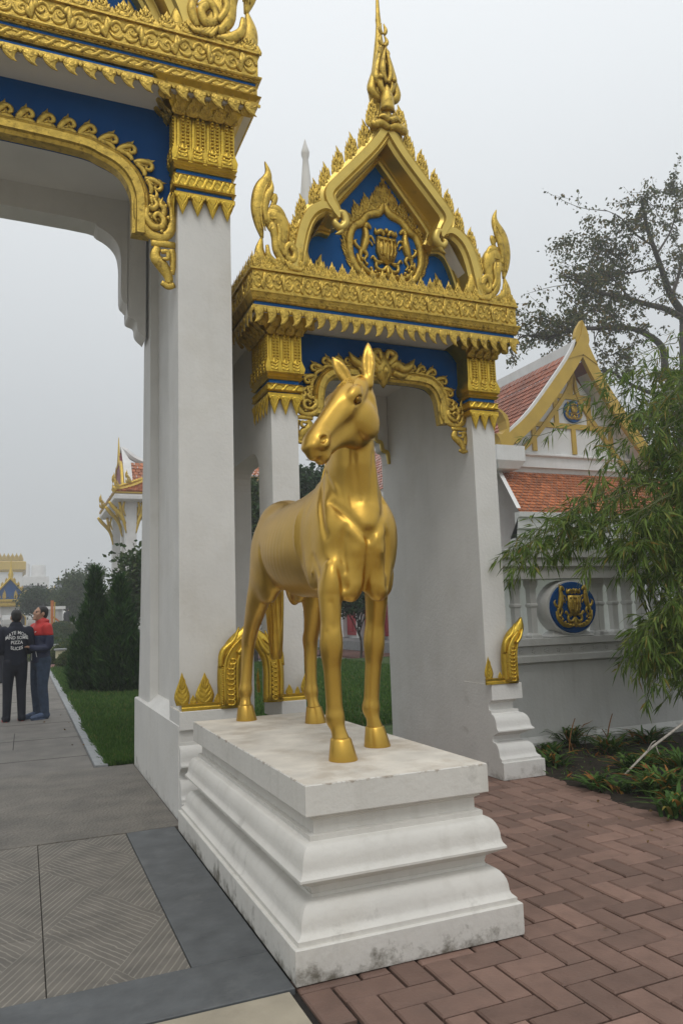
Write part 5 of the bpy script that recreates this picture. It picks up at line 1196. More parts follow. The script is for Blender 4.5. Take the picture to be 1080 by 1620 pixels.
# ---------------------------------------------------------------- spired pavilion at left
PV = thing('spired_pavilion', 'tall white pavilion with gold eaves and steep orange roof beside the main pier', 'pavilion', (7.2, 43, 0))
Y0 = 40.
def pp(x, y, Y=Y0): return at(140+x/6.23, 640+y/6.23, Y)
ec = pp(255,870); el = pp(125,1055,43.2); 
pvx = ec.x; eaveZ = ec.z
hx = 4.2; cxp = pvx+hx
fr = MB(); fr.ring([(.12,eaveZ-.34),(0,eaveZ-.28),(0,eaveZ-.1),(.06,eaveZ)], (pvx,pvx+2*hx,Y0,Y0+2*hx)); fr.build('eave', 'wallwhite', PV)
MB().ring([(.08,eaveZ-.02),(-.02,eaveZ+.03),(-.02,eaveZ+.08)], (pvx,pvx+2*hx,Y0,Y0+2*hx)).build('eave_line', 'yellow', PV)
rz = pp(520,700).z
for (a, b_, c, d) in (((1.9,1.9),(2*hx-1.9,1.9),(0,0),(2*hx,0)), ((1.9,2*hx-1.9),(1.9,1.9),(0,2*hx),(0,0))):
    tile_roof(PV, 'lower_roof_tiles', (pvx+a[0],Y0+a[1],rz), (pvx+b_[0],Y0+b_[1],rz), (pvx+c[0],Y0+c[1],eaveZ+.1), (pvx+d[0],Y0+d[1],eaveZ+.1), .3, .3, 'tileorange', .05)
hp = MB(); hp.tube(cr([(pvx-.05,Y0-.05,eaveZ+.15),(pvx+.7,Y0+.7,eaveZ+.42),(pvx+1.5,Y0+1.5,rz-.1),(pvx+1.95,Y0+1.95,rz+.25)], 4), .13, 6); hp.build('gilded_hip', 'goldfar', PV)
for k in range(14):
    t = k/13; p = Vector((pvx,Y0,eaveZ+.25)).lerp(Vector((pvx+1.9,Y0+1.9,rz+.25)), t); MB().ball(p, .11, n=5).build('hip_knob', 'goldfar', PV, True)
for p, h_ in ((pp(245,800), 1.0), (pp(115,990,43.2), .9), (pp(370,740), .8)): put(MO['hong'], 'roof_horn', PV, MF((p.x+.1, p.y, p.z-.15), (h_*.55,h_*.85,.4)))
gx = pp(390,700).x; zt = pp(393,150).z; zb = pp(390,745).z; yc = Y0+hx
g_ = MB(); g_.prism([(yc-1.9,zb),(yc-.9,zb+1.6),(yc,zt-.9),(yc+.9,zb+1.6),(yc+1.9,zb)], lambda u, v: (gx,u,v), lambda u, v: (gx+.12,u,v)); g_.build('gable_end', 'maroon', PV)
for s in (-1, 1):
    bb = MB(); bb.tube(cr([(gx,yc+s*2.0,zb),(gx,yc+s*1.0,zb+1.55),(gx,yc+s*.35,zt-1.6),(gx-.02,yc,zt)], 5), [.09]*9+[.085,.08,.07,.055,.045,.03,.02], 6); bb.build('gable_edge', 'goldfar', PV)
    tile_roof(PV, 'upper_roof_tiles', (gx+.5,yc+s*.3,zt-1.5), (gx+7,yc+s*.3,zt-1.5), (gx+.5,yc+s*2.0,zb+.2), (gx+7,yc+s*2.0,zb+.2), .3, .3, 'tileorange', .05)
    vb = MB(); vb.grid([[(gx+.1,yc+s*.05,zt-.5),(gx+.55,yc+s*.05,zt-1.2)],[(gx+.1,yc+s*1.0,zb+1.6),(gx+.55,yc+s*1.0,zb+1.6)],[(gx+.1,yc+s*2.05,zb+.05),(gx+.55,yc+s*2.05,zb+.05)]]); vb.build('verge', 'wallwhite', PV)
rg = MB(); rg.tube(cr([(gx+.15,yc,zt-.6),(gx+1.0,yc,zt-1.25),(gx+2.2,yc,zt-1.45),(gx+7,yc,zt-1.4)], 4), [.12]+[.2]*12, 6); rg.build('ridge', 'wallwhite', PV)
for ix, iy in ((.95,.95),(2.6,.95),(.95,2.8),(5.8,.95),(7.45,.95),(.95,7.45)):
    MB().ring([(0,0),(0,eaveZ-.3)], (pvx+ix-.28,pvx+ix+.28,Y0+iy-.28,Y0+iy+.28)).build('column', 'wallwhite', PV)
    for s in (-1, 1):
        br = MB(); br.stroke([(s*.25,-1.7),(s*.45,-.9),(s*.9,-.35),(s*1.15,-.05)], [.03,.09,.11,.07], .6); br.stroke([(s*.28,-1.2),(s*.5,-.6),(s*.6,-.05)], [.03,.07,.08], .6); br.stroke([(s*.3,-.8),(s*.42,-.4),(s*.36,-.02)], [.03,.06,.06], .6)
        put(br.mesh('eave_bracket', 'goldfar', True), 'eave_bracket', PV, MF((pvx+ix, Y0+iy-.3, eaveZ-.32), 1.))
MB().box(pvx+.6, pvx+2*hx-.6, Y0+.6, Y0+2*hx-.6, 0, 3.6).build('pavilion_base', 'wallwhite', PV)
# ---------------------------------------------------------------- far gate
def far_gate(px, py_corn, Y, w, H, hg, hsp, label, name):
    c = at(px, py_corn, Y); x = c.x; z0 = c.z-H; g = thing(name, label, 'gate', (x, Y, z0))
    MB().box(x-w/2, x-w*.22, Y, Y+2, z0, z0+H).build('pier', 'wallwhite', g); MB().box(x+w*.22, x+w/2, Y, Y+2, z0, z0+H).build('pier', 'wallwhite', g)
    MB().box(x-w*.22, x+w*.22, Y+.2, Y+1.8, z0+H*.72, z0+H).build('lintel', 'wallwhite', g)
    for s in (-1, 1):
        wn = MB(); wn.prism([(x+s*w*.36-.2,z0+H*.25),(x+s*w*.36+.2,z0+H*.25),(x+s*w*.36+.2,z0+H*.6),(x+s*w*.36,z0+H*.7),(x+s*w*.36-.2,z0+H*.6)], lambda u, v: (u, Y-.03, v), lambda u, v: (u, Y+.05, v)); wn.build('window', 'glassdark', g)
        fr_ = MB(); fr_.tube([(x+s*w*.36-.24,Y-.04,z0+H*.25),(x+s*w*.36-.24,Y-.04,z0+H*.6),(x+s*w*.36,Y-.04,z0+H*.72),(x+s*w*.36+.24,Y-.04,z0+H*.6),(x+s*w*.36+.24,Y-.04,z0+H*.25)], .07, 5); fr_.build('window_frame', 'goldfar', g)
    MB().ring([(.1,z0+H),(0,z0+H+.1),(0,z0+H+.35),(-.15,z0+H+.5),(-.15,z0+H+.7)], (x-w*.56,x+w*.56,Y-.4,Y+2.2)).build('cornice', 'goldfar', g)
    zg = z0+H+.7
    MB().prism([(x-w*.52,zg),(x+w*.52,zg),(x,zg+hg)], lambda u, v: (u, Y-.05, v), lambda u, v: (u, Y+2, v)).build('gable', 'bluedeep', g)
    for s in (-1, 1):
        MB().tube([(x+s*w*.56,Y-.2,zg),(x+s*w*.3,Y-.2,zg+hg*.48),(x,Y-.2,zg+hg+.1)], .11, 5).build('gable_edge', 'goldfar', g)
        put(MO['hong'], 'corner_flame', g, MF((x+s*w*.56, Y-.2, zg), (-.7,1.0,.5), s))
        for t in (.2,.4,.6,.8): put(MO['flame'], 'roof_flame', g, MF((x+s*w*.54*(1-t), Y-.2, zg+hg*t+.1), (.25,.45,.3), s))
        for x_ in (.15,.3): put(MO['flame'], 'panel_flame', g, MF((x+s*w*x_, Y-.1, zg+.1), (.35,hg*(.6-x_*1.2),.2), s))
    sp = MB(); sp.lathe([(.22,zg+hg-.2),(.3,zg+hg),(.2,zg+hg+.1*hsp),(.26,zg+hg+.2*hsp),(.15,zg+hg+.35*hsp),(.08,zg+hg+.55*hsp),(.04,zg+hg+.8*hsp),(.01,zg+hg+hsp)], 10, (x,Y+.8,0)); soft(sp.build('spire', 'goldfar', g), 50)
    return g
far_gate(16, 960, 78, 3.2, 2.6, 1.9, 2.3, 'distant small gold-gabled gateway far down the path', 'far_gate')
far_gate(93, 948, 110, 2.4, 2.6, 1.2, 1.4, 'very distant gate with gold spire, left of the tree crowns', 'far_gate')
def far_block(name, label, cat, x0, y0, x1, y1, Y, mt, roof=None, depth=12):
    a = at(x0, y1, Y); c = at(x1, y0, Y); g = thing(name, label, cat, (a.x, Y, 0))
    MB().box(a.x, c.x, Y, Y+depth, 0, c.z).build('wall', mt, g); 
    return g, a, c
g, a, c = far_block('far_building', 'hazy cream hall with gold parapet behind the far gate', 'building', -60, 905, 36, 985, 130, 'wallwhite')
MB().ring([(0,c.z),(-.5,c.z+.4),(-.5,c.z+1.6),(0,c.z+1.8)], (a.x,c.x,130,142)).build('parapet', 'goldfar', g)
for k in range(14): 
    x = a.x+(c.x-a.x)*(k+.5)/14; put(MO['bud'], 'parapet_leaf', g, MF((x, 129.5, c.z+1.8), (.8,1.2,.5)))
g, a, c = far_block('far_building', 'hazy white block with two rounded roof tanks on the skyline', 'building', 36, 912, 78, 985, 150, 'wallwhite')
for x0, x1, y0, y1 in ((35,48,890,912),(50,74,892,916)):
    p = at(x0, y1, 149); q = at(x1, y0, 149); t_ = MB(); t_.lathe([((q.x-p.x)/2*k, z) for k, z in ((.9,p.z-2),(1,p.z),(1,q.z-.4),(.9,q.z))], 16, ((p.x+q.x)/2, 152, 0)); soft(t_.build('roof_tank', 'wallwhite', g), 40)
for k in range(4):
    p = at(42+k*9, 935, 149.9); MB().box(p.x-.5, p.x+.5, 149.9, 150.1, p.z-1, p.z+1).build('window', 'glassdark', g)
g, a, c = far_block('far_building', 'distant block with dark grey roof behind the trees', 'building', 88, 938, 128, 985, 105, 'wallwhite')
rf = MB(); a2 = at(85,938,104.5); c2 = at(128,918,106); rf.add([(a2.x,104,a2.z),(c2.x,104,a2.z),(c2.x,108,c2.z),(a2.x+.5,108,c2.z)], [(0,1,2,3)]); rf.add([(a2.x,104,a2.z),(a2.x,104,a2.z-.6),(c2.x,104,a2.z-.6),(c2.x,104,a2.z)], [(0,1,2,3)]); rf.build('roof', 'greyroof', g)
# far balustrade
fb = thing('far_balustrade', 'low white balustrade far behind the red-jacketed man', 'fence', tuple(at(80,978,58)))
p0, p1 = at(66,985,58), at(99,985,58); zt_ = at(80,962,58).z
for k in range(18):
    x = p0.x+(p1.x-p0.x)*k/17; MB().box(x-.06, x+.06, 57.94, 58.06, p0.z-.5, zt_-.1).build('baluster', 'wallwhite', fb)
MB().box(p0.x-.2, p1.x+.2, 57.85, 58.15, zt_-.1, zt_+.12).build('rail', 'wallwhite', fb)
# orange angled frame
of = thing('orange_frame', 'orange upright post with sloping brace near the far walkers', 'frame', tuple(at(83,988,50)))
a, b_, c, d = at(82,988,50), at(82,950,50), at(86,976,50), at(100,988,50)
MB().box(a.x-.07, a.x+.1, 50, 50.15, a.z-.4, b_.z).build('post', 'orange', of); MB().tube([(c.x-.05,50.07,c.z),(d.x,50.07,d.z)], .06, 6).build('brace', 'orange', of)
MB().box(a.x+.13, a.x+.2, 50.01, 50.14, a.z-.3, b_.z-.1).build('edge_strip', 'yellow', of)

# low orange-roofed lodge glimpsed past the slim column
lg = thing('far_lodge', 'small orange-roofed lodge seen in the gap beside the slim gate column', 'building', tuple(at(398,760,46)))
a, c = at(380,752,46), at(425,752,46); MB().box(a.x, c.x, 46, 50, 0, a.z).build('wall', 'wallwhite', lg)
zt2 = at(400,712,48).z; tile_roof(lg, 'roof_tiles', (a.x-.3,48,zt2), (c.x+.3,48,zt2), (a.x-.3,45.4,a.z-.1), (c.x+.3,45.4,a.z-.1), .3, .3, 'tileorange', .05)
MB().box(a.x-.3, c.x+.3, 45.5, 45.7, a.z-.35, a.z-.15).build('eave', 'yellow', lg)
# ================================================================ vegetation
def leaf_mat(name, cols, rough=.5, trans=.25):
    M, t, N, L, b = node_mat(name); b.inputs['Roughness'].default_value = rough; b.inputs['Specular IOR Level'].default_value = .15
    g = N.new('ShaderNodeNewGeometry'); r = N.new('ShaderNodeValToRGB'); L.new(g.outputs['Random Per Island'], r.inputs[0])
    e = r.color_ramp.elements; e[0].color = (*cols[0][1], 1); e[0].position = cols[0][0]; e[1].color = (*cols[-1][1], 1); e[1].position = cols[-1][0]
    for p, c in cols[1:-1]: q = e.new(p); q.color = (*c, 1)
    L.new(r.outputs[0], b.inputs['Base Color'])
    tr_ = N.new('ShaderNodeBsdfTranslucent'); L.new(r.outputs[0], tr_.inputs[0]); ms = N.new('ShaderNodeMixShader'); ms.inputs[0].default_value = trans
    L.new(b.outputs[0], ms.inputs[1]); L.new(tr_.outputs[0], ms.inputs[2]); L.new(ms.outputs[0], N['Material Output'].inputs[0])
    return M
MAT['leaf'] = leaf_mat('broad_leaf', [(0,(.022,.048,.014)),(.6,(.04,.075,.02)),(1,(.075,.105,.03))])
MAT['leafdark'] = leaf_mat('dark_leaf', [(0,(.012,.035,.012)),(.7,(.022,.055,.018)),(1,(.04,.08,.025))])
MAT['leafautumn'] = leaf_mat('autumn_leaf', [(0,(.035,.055,.016)),(.5,(.07,.09,.024)),(.8,(.12,.11,.03)),(1,(.17,.11,.03))])
MAT['cypress'] = leaf_mat('cypress_spray', [(0,(.012,.040,.010)),(.6,(.024,.068,.015)),(1,(.055,.12,.024))], .6, .15)
MAT['bamboo'] = leaf_mat('bamboo_leaf', [(0,(.055,.105,.018)),(.5,(.115,.185,.032)),(.88,(.20,.255,.055)),(1,(.25,.17,.04))], .45, .3)
MAT['hedge'] = leaf_mat('hedge_leaf', [(0,(.028,.055,.012)),(.6,(.06,.095,.02)),(1,(.11,.13,.03))])
MAT['strap'] = leaf_mat('strap_leaf', [(0,(.035,.080,.018)),(.55,(.075,.15,.03)),(.76,(.13,.19,.045)),(.84,(.32,.16,.03)),(1,(.24,.09,.03))], .45, .25)
MAT['grass'] = leaf_mat('grass_blade', [(0,(.035,.085,.015)),(.6,(.065,.14,.024)),(.93,(.10,.18,.035)),(1,(.2,.17,.06))], .55, .3)
MAT['bark'] = mat('dark_bark', (.045, .036, .028), .9, var=.3, vscale=8, bump=.8, bscale=20)
MAT['culm'] = mat('bamboo_culm', (.10, .12, .04), .45, var=.25, vscale=6)
MAT['twig'] = mat('pale_twig', (.33, .30, .26), .8, var=.3, vscale=30)
nr_ = np.random.default_rng(21)
def leaves_mesh(name, P, D, Lh, Wd, mt, fold=.25, droop=.0):
    """one mesh of folded lance-shaped leaves: P bases, D directions, lengths, half widths"""
    n = len(P); D = D/np.linalg.norm(D, axis=1)[:, None]; R = nr_.normal(size=(n, 3)); S = np.cross(D, R); S /= np.linalg.norm(S, axis=1)[:, None]; Nn = np.cross(S, D)
    L_ = Lh[:, None]; w = Wd[:, None]; dz = np.array((0, 0, -1.))
    v = np.stack([P, P+D*L_*.42+S*w+Nn*w*fold+dz*droop*L_*.12, P+D*L_+dz*droop*L_*.5, P+D*L_*.42-S*w+Nn*w*fold+dz*droop*L_*.12, P+D*L_*.45+dz*droop*L_*.12], 1).reshape(-1, 3)
    k = np.arange(n)*5; f = np.concatenate([np.stack([k, k+1, k+4], 1), np.stack([k+1, k+2, k+4], 1), np.stack([k+2, k+3, k+4], 1), np.stack([k+3, k, k+4], 1)])
    me = bpy.data.meshes.new(name); me.from_pydata(v.tolist(), [], f.tolist()); me.update(); me.materials.append(MAT[mt]); return me
def limb(b, P, r0, r1, n=6, k=4):
    D = cr(P, k); b.tube(D, list(np.linspace(r0, r1, len(D))), n)
def crown_points(ells, n, clumps, cr_=.35):
    C = []; tot = sum(e[3]*e[4]*e[5] for e in ells)
    for (x, y, z, a, b, c) in ells:
        m_ = max(3, int(clumps*a*b*c/tot)); d = nr_.normal(size=(m_, 3)); d /= np.linalg.norm(d, axis=1)[:, None]; C.append(np.array((x, y, z))+d*np.array((a, b, c))*nr_.uniform(.45, 1.0, (m_, 1)))
    C = np.vstack(C); i = nr_.integers(0, len(C), n); q = nr_.normal(size=(n, 3))*cr_*np.array((1, 1, .75)); sz = nr_.uniform(.5, 1.3, len(C))[i][:, None]
    return C[i]+q*sz, C
def tree(name, label, base, H, ells, n, leaf, mt, group=None, trunk=.12, clumps=60, cl=.35, cat='tree', limbs=5):
    t = thing(name, label, cat, tuple(base), 0, group); bx, by, bz = base; b = MB()
    limb(b, [(bx,by,bz-.3),(bx+.05,by,bz+H*.25),(bx-.04,by+.05,bz+H*.5),(bx+.06,by,bz+H*.75)], trunk, trunk*.35, 8)
    P, C = crown_points(ells, n, clumps, cl)
    for c in C[nr_.permutation(len(C))[:limbs*3]]:
        s = nr_.uniform(.3, .6); p0 = Vector((bx, by, bz+H*s)); c = Vector(c); md = p0.lerp(c, .5)+Vector((0, 0, .12*H*nr_.uniform(-.3, .6))); limb(b, [p0, md, c], trunk*.4, trunk*.08, 5)
    b.build('trunk', 'bark', t, True)
    D = nr_.normal(size=(n, 3)); D[:, 2] -= .3; put(leaves_mesh('crown', P, D, nr_.uniform(.7, 1.3, n)*leaf, nr_.uniform(.7, 1.3, n)*leaf*.3, mt), 'crown', t)
    return t
def gz(y): return float(np.interp(y, [0,33,45,60,80,110,620], [-.02,-.04,.30,.85,1.5,2.2,2.4]))
def G(px, Y): p = at(px, 900, Y); return (p.x, Y, gz(Y))
def ecl(px, py, Y, rx_, ry, rz): p = at(px, py, Y); return (p.x, p.y, p.z, rx_, ry, rz)
# trees seen through and beside the gates
tree('leafy_tree', 'dark leafy tree behind the horse neck, seen through the side gate', G(505,27), 6.2, [ecl(500,800,27,1.9,1.6,1.5), ecl(535,850,27,1.5,1.4,1.4), ecl(470,870,27,1.3,1.3,1.3), ecl(500,770,27,1.2,1.2,.8)], 20000, .19, 'leafdark', clumps=150, cl=.28)
tree('leafy_tree', 'narrow leafy tree in the gap left of the slim gate column', G(400,24), 5.5, [ecl(398,830,24,1.0,1.2,1.6), ecl(408,930,24,.9,1.0,1.4), ecl(405,790,24,.6,.8,.7)], 11000, .16, 'leaf', clumps=90, cl=.28)
tree('leafy_tree', 'tree with pointed leaves between the cypress and the main pier', G(212,24), 4.6, [ecl(222,915,24,.6,.9,.8), ecl(212,950,24,.8,1.0,.8)], 4500, .17, 'leaf', clumps=60, cl=.26)
tree('leafy_tree', 'small dark tree just behind the golden horse forelegs', G(565,24), 2.2, [ecl(556,948,24,.5,.5,.40), ecl(588,943,24,.5,.5,.35)], 3200, .14, 'leafdark', clumps=20, cl=.2, trunk=.05)
GB = 'hazy park trees beyond the lawn'
tree('park_tree', 'rounded hazy tree left of the cypress, nearest of the park trees', G(125,64), 6.5, [ecl(128,940,64,2.0,2.2,1.9), ecl(110,955,64,1.5,1.6,1.3), ecl(142,918,64,1.2,1.4,1.2)], 9000, .24, 'leaf', GB, clumps=80, cl=.48)
tree('park_tree', 'hazy tree with pale thin trunk above the far walkers', G(104,76), 7, [ecl(104,950,76,1.7,1.9,1.4), ecl(92,963,76,1.3,1.6,1.1)], 6000, .26, 'leaf', GB, clumps=60, cl=.3)
tree('park_tree', 'dark hazy tree beside the far gate', G(60,66), 5.0, [ecl(58,948,66,1.5,1.5,1.0), ecl(66,955,66,1.2,1.4,1.0), ecl(48,956,66,1.0,1.3,.9)], 6000, .22, 'leafdark', GB, clumps=60, cl=.35)
tree('park_tree', 'faint low trees at the foot of the white block', G(82,85), 4.4, [ecl(80,962,85,1.4,1.5,1.1), ecl(92,966,85,1.4,1.5,.9)], 3000, .25, 'leaf', GB, clumps=40, cl=.35)
# cypress pair
def cypress(px, Y, topy, wid, label):
    base = at(px, 1000, Y); base.z = -.02; top = at(px, topy, Y).z; t = thing('cypress_bush', label, 'cypress', tuple(base), 0, 'dense cypress bushes on the lawn')
    n = 20000; K = 11; H_ = top-base.z
    ka = nr_.uniform(0, 2*math.pi, K); kr = np.r_[0, .12, nr_.uniform(.3, .62, K-2)]*wid; kh = np.r_[.95, .84, np.clip(1.08-1.15*kr[2:]/wid+nr_.uniform(-.10, .10, K-2), .3, .8)]*H_; kw = np.r_[.50, .48, nr_.uniform(.38, .52, K-2)]*wid
    j = nr_.choice(K, n, p=(kh*kw)/(kh*kw).sum()); hh = nr_.beta(1.1, 1.25, n); prof = np.interp(hh, [0,.1,.3,.55,.8,.93,1], [.6,.9,1,.78,.42,.2,.03])*kw[j]
    a = nr_.uniform(0, 2*math.pi, n); rr = prof*np.sqrt(nr_.uniform(.3, 1, n)); lean = .25*hh*kr[j]
    P = np.stack([base.x+np.cos(ka[j])*(kr[j]+lean)+rr*np.cos(a), base.y+np.sin(ka[j])*(kr[j]+lean)+rr*np.sin(a), base.z+.02+hh*kh[j]], 1)
    for i_ in range(26):          # leading shoots
        k = nr_.integers(0, n, 45); q = nr_.integers(0, K); u = nr_.uniform(0, 1, 45); ox_, oy_ = nr_.normal(0, .05, 2)
        P[k] = np.stack([base.x+np.cos(ka[q])*kr[q]*1.2+ox_*(1+u)+nr_.normal(0,.014,45), base.y+np.sin(ka[q])*kr[q]*1.2+oy_*(1+u)+nr_.normal(0,.014,45), base.z+kh[q]*(.82+nr_.uniform(.05,.17))+.28*u-.15], 1)
    D = np.stack([np.cos(a)*.55, np.sin(a)*.55, np.full(n, 1.)], 1)+nr_.normal(0, .3, (n, 3))
    b = MB(); limb(b, [(base.x,base.y,-.05),(base.x+.03,base.y,(top)*.5),(base.x,base.y,top*.9)], .06, .015); b.build('trunk', 'bark', t, True)
    put(leaves_mesh('foliage', P, D, nr_.uniform(.10,.26,n), nr_.uniform(.012,.03,n), 'cypress'), 'foliage', t)
cypress(151, 17.6, 893, .50, 'tall cypress bush on the lawn, left and taller of the pair'); cypress(190, 17.0, 908, .56, 'broad cypress bush on the lawn, nearer the main pier')
# clipped round hedges
for i, (px, py, Y, r, lb) in enumerate(((88,1012,34,.95,'olive-green clipped round bush behind the bollard lamps'),(112,1018,31,.75,'yellowish clipped bush against the cypress'),(72,1000,44,1.2,'dark mown mound of hedge behind the red hood'),(98,985,50,.8,'small round bush by the orange frame'),(120,1030,27,.5,'low clipped bush at the foot of the cypress'))):
    c = at(px, py, Y); t = thing('round_bush', lb, 'bush', (c.x, c.y, gz(Y)), 0, 'clipped round bushes'); n = 3500
    d = nr_.normal(size=(n, 3)); d /= np.linalg.norm(d, axis=1)[:, None]; d[:, 2] = np.abs(d[:, 2])*1.0-.15; rr = r*nr_.uniform(.82, 1.03, (n, 1)); P = np.array((c.x, c.y, max(gz(Y), c.z-r*.75)))+d*rr*np.array((1.15, 1, .95))
    put(leaves_mesh('foliage', P, d+nr_.normal(0,.6,(n,3)), nr_.uniform(.06,.12,n), nr_.uniform(.02,.04,n), 'hedge' if i != 2 else 'leaf'), 'foliage', t)
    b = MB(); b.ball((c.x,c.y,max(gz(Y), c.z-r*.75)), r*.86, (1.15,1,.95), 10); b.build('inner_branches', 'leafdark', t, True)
# ---------------------------------------------------------------- big sparse tree at right
BT = thing('old_tree', 'tall old tree with sparse autumn leaves behind the temple hall', 'tree', tuple(G(1075,27)))
def A(x, y, Y=27): return at(740+x/2.894, 300+y/2.894, Y)
b = MB(); tips = []
def br(pts, r0, r1, Ys=None):
    P = [A(x, y, 27+(Ys[i] if Ys else 0)) for i, (x, y) in enumerate(pts)]; limb(b, P, r0, r1, 6, 5); tips.append(np.array([tuple(p) for p in cr([tuple(p) for p in P], 5)])); return P
br([(1010,1700),(1000,1300),(1000,1000),(995,800),(990,620)], .42, .26)
br([(990,620),(975,560),(925,480),(880,350),(830,210),(800,90),(790,30)], .24, .04, [0,0,-.3,-.6,-1,-1.2,-1.4])
br([(985,590),(900,545),(820,525),(700,490),(600,470),(520,430),(440,395)], .17, .03, [0,-.3,-.6,-1,-1.2,-1.5,-1.5])
br([(900,830),(890,730),(830,670),(740,635),(600,635),(480,640),(360,680),(250,670),(200,740)], .19, .02, [0,0,-.5,-1,-1.3,-1.5,-1.5,-1.6,-1.6])
br([(1000,900),(930,840),(900,830)], .2, .17); br([(960,1000),(880,950),(760,900),(650,830),(620,835)], .14, .03, [0,.4,.6,.8,.8])
br([(480,640),(400,620),(330,585),(280,620)], .05, .015, [-1.5,-1.7,-1.8,-1.9]); br([(700,640),(640,560),(560,560),(480,590)], .05, .015, [-1.2,-1.5,-1.6,-1.8])
br([(930,490),(960,400),(985,300),(1040,150)], .12, .04, [0,.5,.8,1]); br([(880,350),(800,370),(700,380),(600,330),(560,250)], .07, .015, [-.6,-.2,0,.2,.3]); br([(850,260),(760,200),(700,130),(620,90)], .06, .012, [-.9,-1.3,-1.6,-1.8])
br([(740,500),(650,400),(560,380),(500,390)], .05, .012, [-1,-.6,-.3,-.2]); br([(860,300),(930,180),(950,60),(940,0)], .06, .015, [-.6,0,.4,.6]); br([(600,640),(580,700),(640,760),(690,740)], .03, .008, [-1.3,-1,-.8,-.6])
br([(1000,800),(1080,700),(1200,600)], .15, .05); br([(985,600),(1090,520),(1200,400),(1250,250)], .16, .05)
leafP = []
for T_ in tips[1:]:
    m_ = int(26*np.linalg.norm(np.diff(T_, axis=0), axis=1).sum())
    for _ in range(max(6, m_//8)):
        k = nr_.integers(len(T_)//3, len(T_)); p0 = T_[k]; d = nr_.normal(size=3); d[1] *= .8; d[2] = d[2]*.7+.15; ln = nr_.uniform(.5, 1.5); p1 = p0+d*ln*.5; p2 = p1+(d+nr_.normal(0,.5,3))*ln*.5
        limb(b, [tuple(p0), tuple(p1), tuple(p2)], .022, .006, 4, 3)
        u = nr_.uniform(.2, 1.03, 26)[:, None]; leafP.append(((1-u)**2*p0+2*u*(1-u)*p1+u*u*p2)+nr_.normal(0, .11, (26, 3)))
        for _k in range(3):
            uu = nr_.uniform(.3, .9); q0 = p0*(1-uu)+p2*uu; q1 = q0+nr_.normal(0, .28, 3); limb(b, [tuple(q0), tuple((q0+q1)/2+nr_.normal(0,.04,3)), tuple(q1)], .010, .004, 3, 2); v_ = nr_.uniform(.3, 1.05, 9)[:, None]; leafP.append(q0*(1-v_)+q1*v_+nr_.normal(0, .07, (9, 3)))
b.build('trunk', 'bark', BT, True)
ext = [ecl(980+nr_.uniform(-60,90), y, 27, 1.3, 1.3, .9) for y in (380, 420, 450, 490)]
P_, _ = crown_points(ext, 2600, 40, .3); leafP = np.vstack(leafP+[P_]); n = len(leafP)
D = nr_.normal(size=(n, 3)); D[:, 2] -= .8; put(leaves_mesh('crown', leafP, D, nr_.uniform(.11,.23,n), nr_.uniform(.035,.07,n), 'leafautumn'), 'crown', BT)
tree('leafy_tree', 'darker leafy tree behind the bamboo right of the temple gable', G(1050,23), 9, [ecl(1045,690,23,1.9,1.5,1.5), ecl(1000,760,23,1.6,1.5,1.3), ecl(1085,620,23,1.6,1.5,1.3), ecl(1070,800,23,1.8,1.5,1.5)], 9000, .17, 'leafautumn', clumps=90, cl=.34)
# ---------------------------------------------------------------- bamboo
BB = thing('bamboo_clump', 'arching green bamboo hanging over the white balustrade', 'bamboo', (6.3, 5.9, 0))
cm_ = MB(); LP, LD = [], []
def culm(P, r0=.016, twigs=26, spread=.35, start=.3, lv=7):
    D = cr([tuple(p) for p in P], 8); cm_.tube(D, list(np.linspace(r0, .003, len(D))), 6)
    for _ in range(twigs):
        t = nr_.uniform(start, 1); k = t*(len(D)-1); i = min(int(k), len(D)-2); p = D[i]*(1-k+i)+D[i+1]*(k-i); ax = D[i+1]-D[i]; ax /= np.linalg.norm(ax)
        d = ax*.7+nr_.normal(0, .6, 3); d[2] -= .15; d /= np.linalg.norm(d); ln = nr_.uniform(.12, spread); q = p+d*ln+np.array((0,0,-.10*ln)); cm_.tube([tuple(p), tuple((p+q)/2+np.array((0,0,.02))), tuple(q)], [.003,.002,.0012], 4)
        for j in range(lv):
            u = nr_.uniform(.35, 1.02); b0 = p+(q-p)*u; dd_ = d*.8+nr_.normal(0, .5, 3); dd_[2] -= .55; LP.append(b0); LD.append(dd_)
def B(px, py, Y): return tuple(at(px, py, Y))
R6 = (6.9, 5.9)
for i in range(22):
    x0 = nr_.uniform(6.4, 7.3); y0 = nr_.uniform(5.4, 6.4); tx = nr_.uniform(930, 1085); ty = 640+(1080-tx)*.45+nr_.uniform(-60, 190); Y = nr_.uniform(5.3, 6.3)
    e = Vector(B(tx, ty, Y)); mid = Vector((x0*.72+e.x*.28, (y0+Y)/2, max(e.z+.25, 2.3+nr_.uniform(-.3,.4))))
    culm([(x0,y0,0), (x0*.97+e.x*.03, y0, mid.z*.55), tuple(mid), tuple(e)], nr_.uniform(.008,.015), 40, .36, .34, 9)
for tx, ty, Y, dx in ((795,875,5.9,150),(812,905,6.0,150),(830,862,5.8,140),(880,650,6.0,170),(850,690,6.1,190),(905,625,5.9,160),(945,610,5.8,120),(985,600,5.9,90),(880,820,5.7,140),(905,800,5.9,150),(820,890,5.7,170),(900,860,5.6,150),(870,880,5.8,170),(840,850,5.6,150),(930,880,5.5,140)):
    e = Vector(B(tx, ty, Y)); s_ = Vector(B(tx+dx, ty-70+nr_.uniform(-25,40), Y+.15)); r0 = Vector((max(s_.x+.5, 6.2), 6.0, .8))
    culm([tuple(r0), tuple(s_+Vector((.12,0,-.25))), tuple(s_), tuple((s_+e)/2+Vector((0,0,.07))), tuple(e)], .008, 28 if ty > 780 else 9, .24, .5, 8)
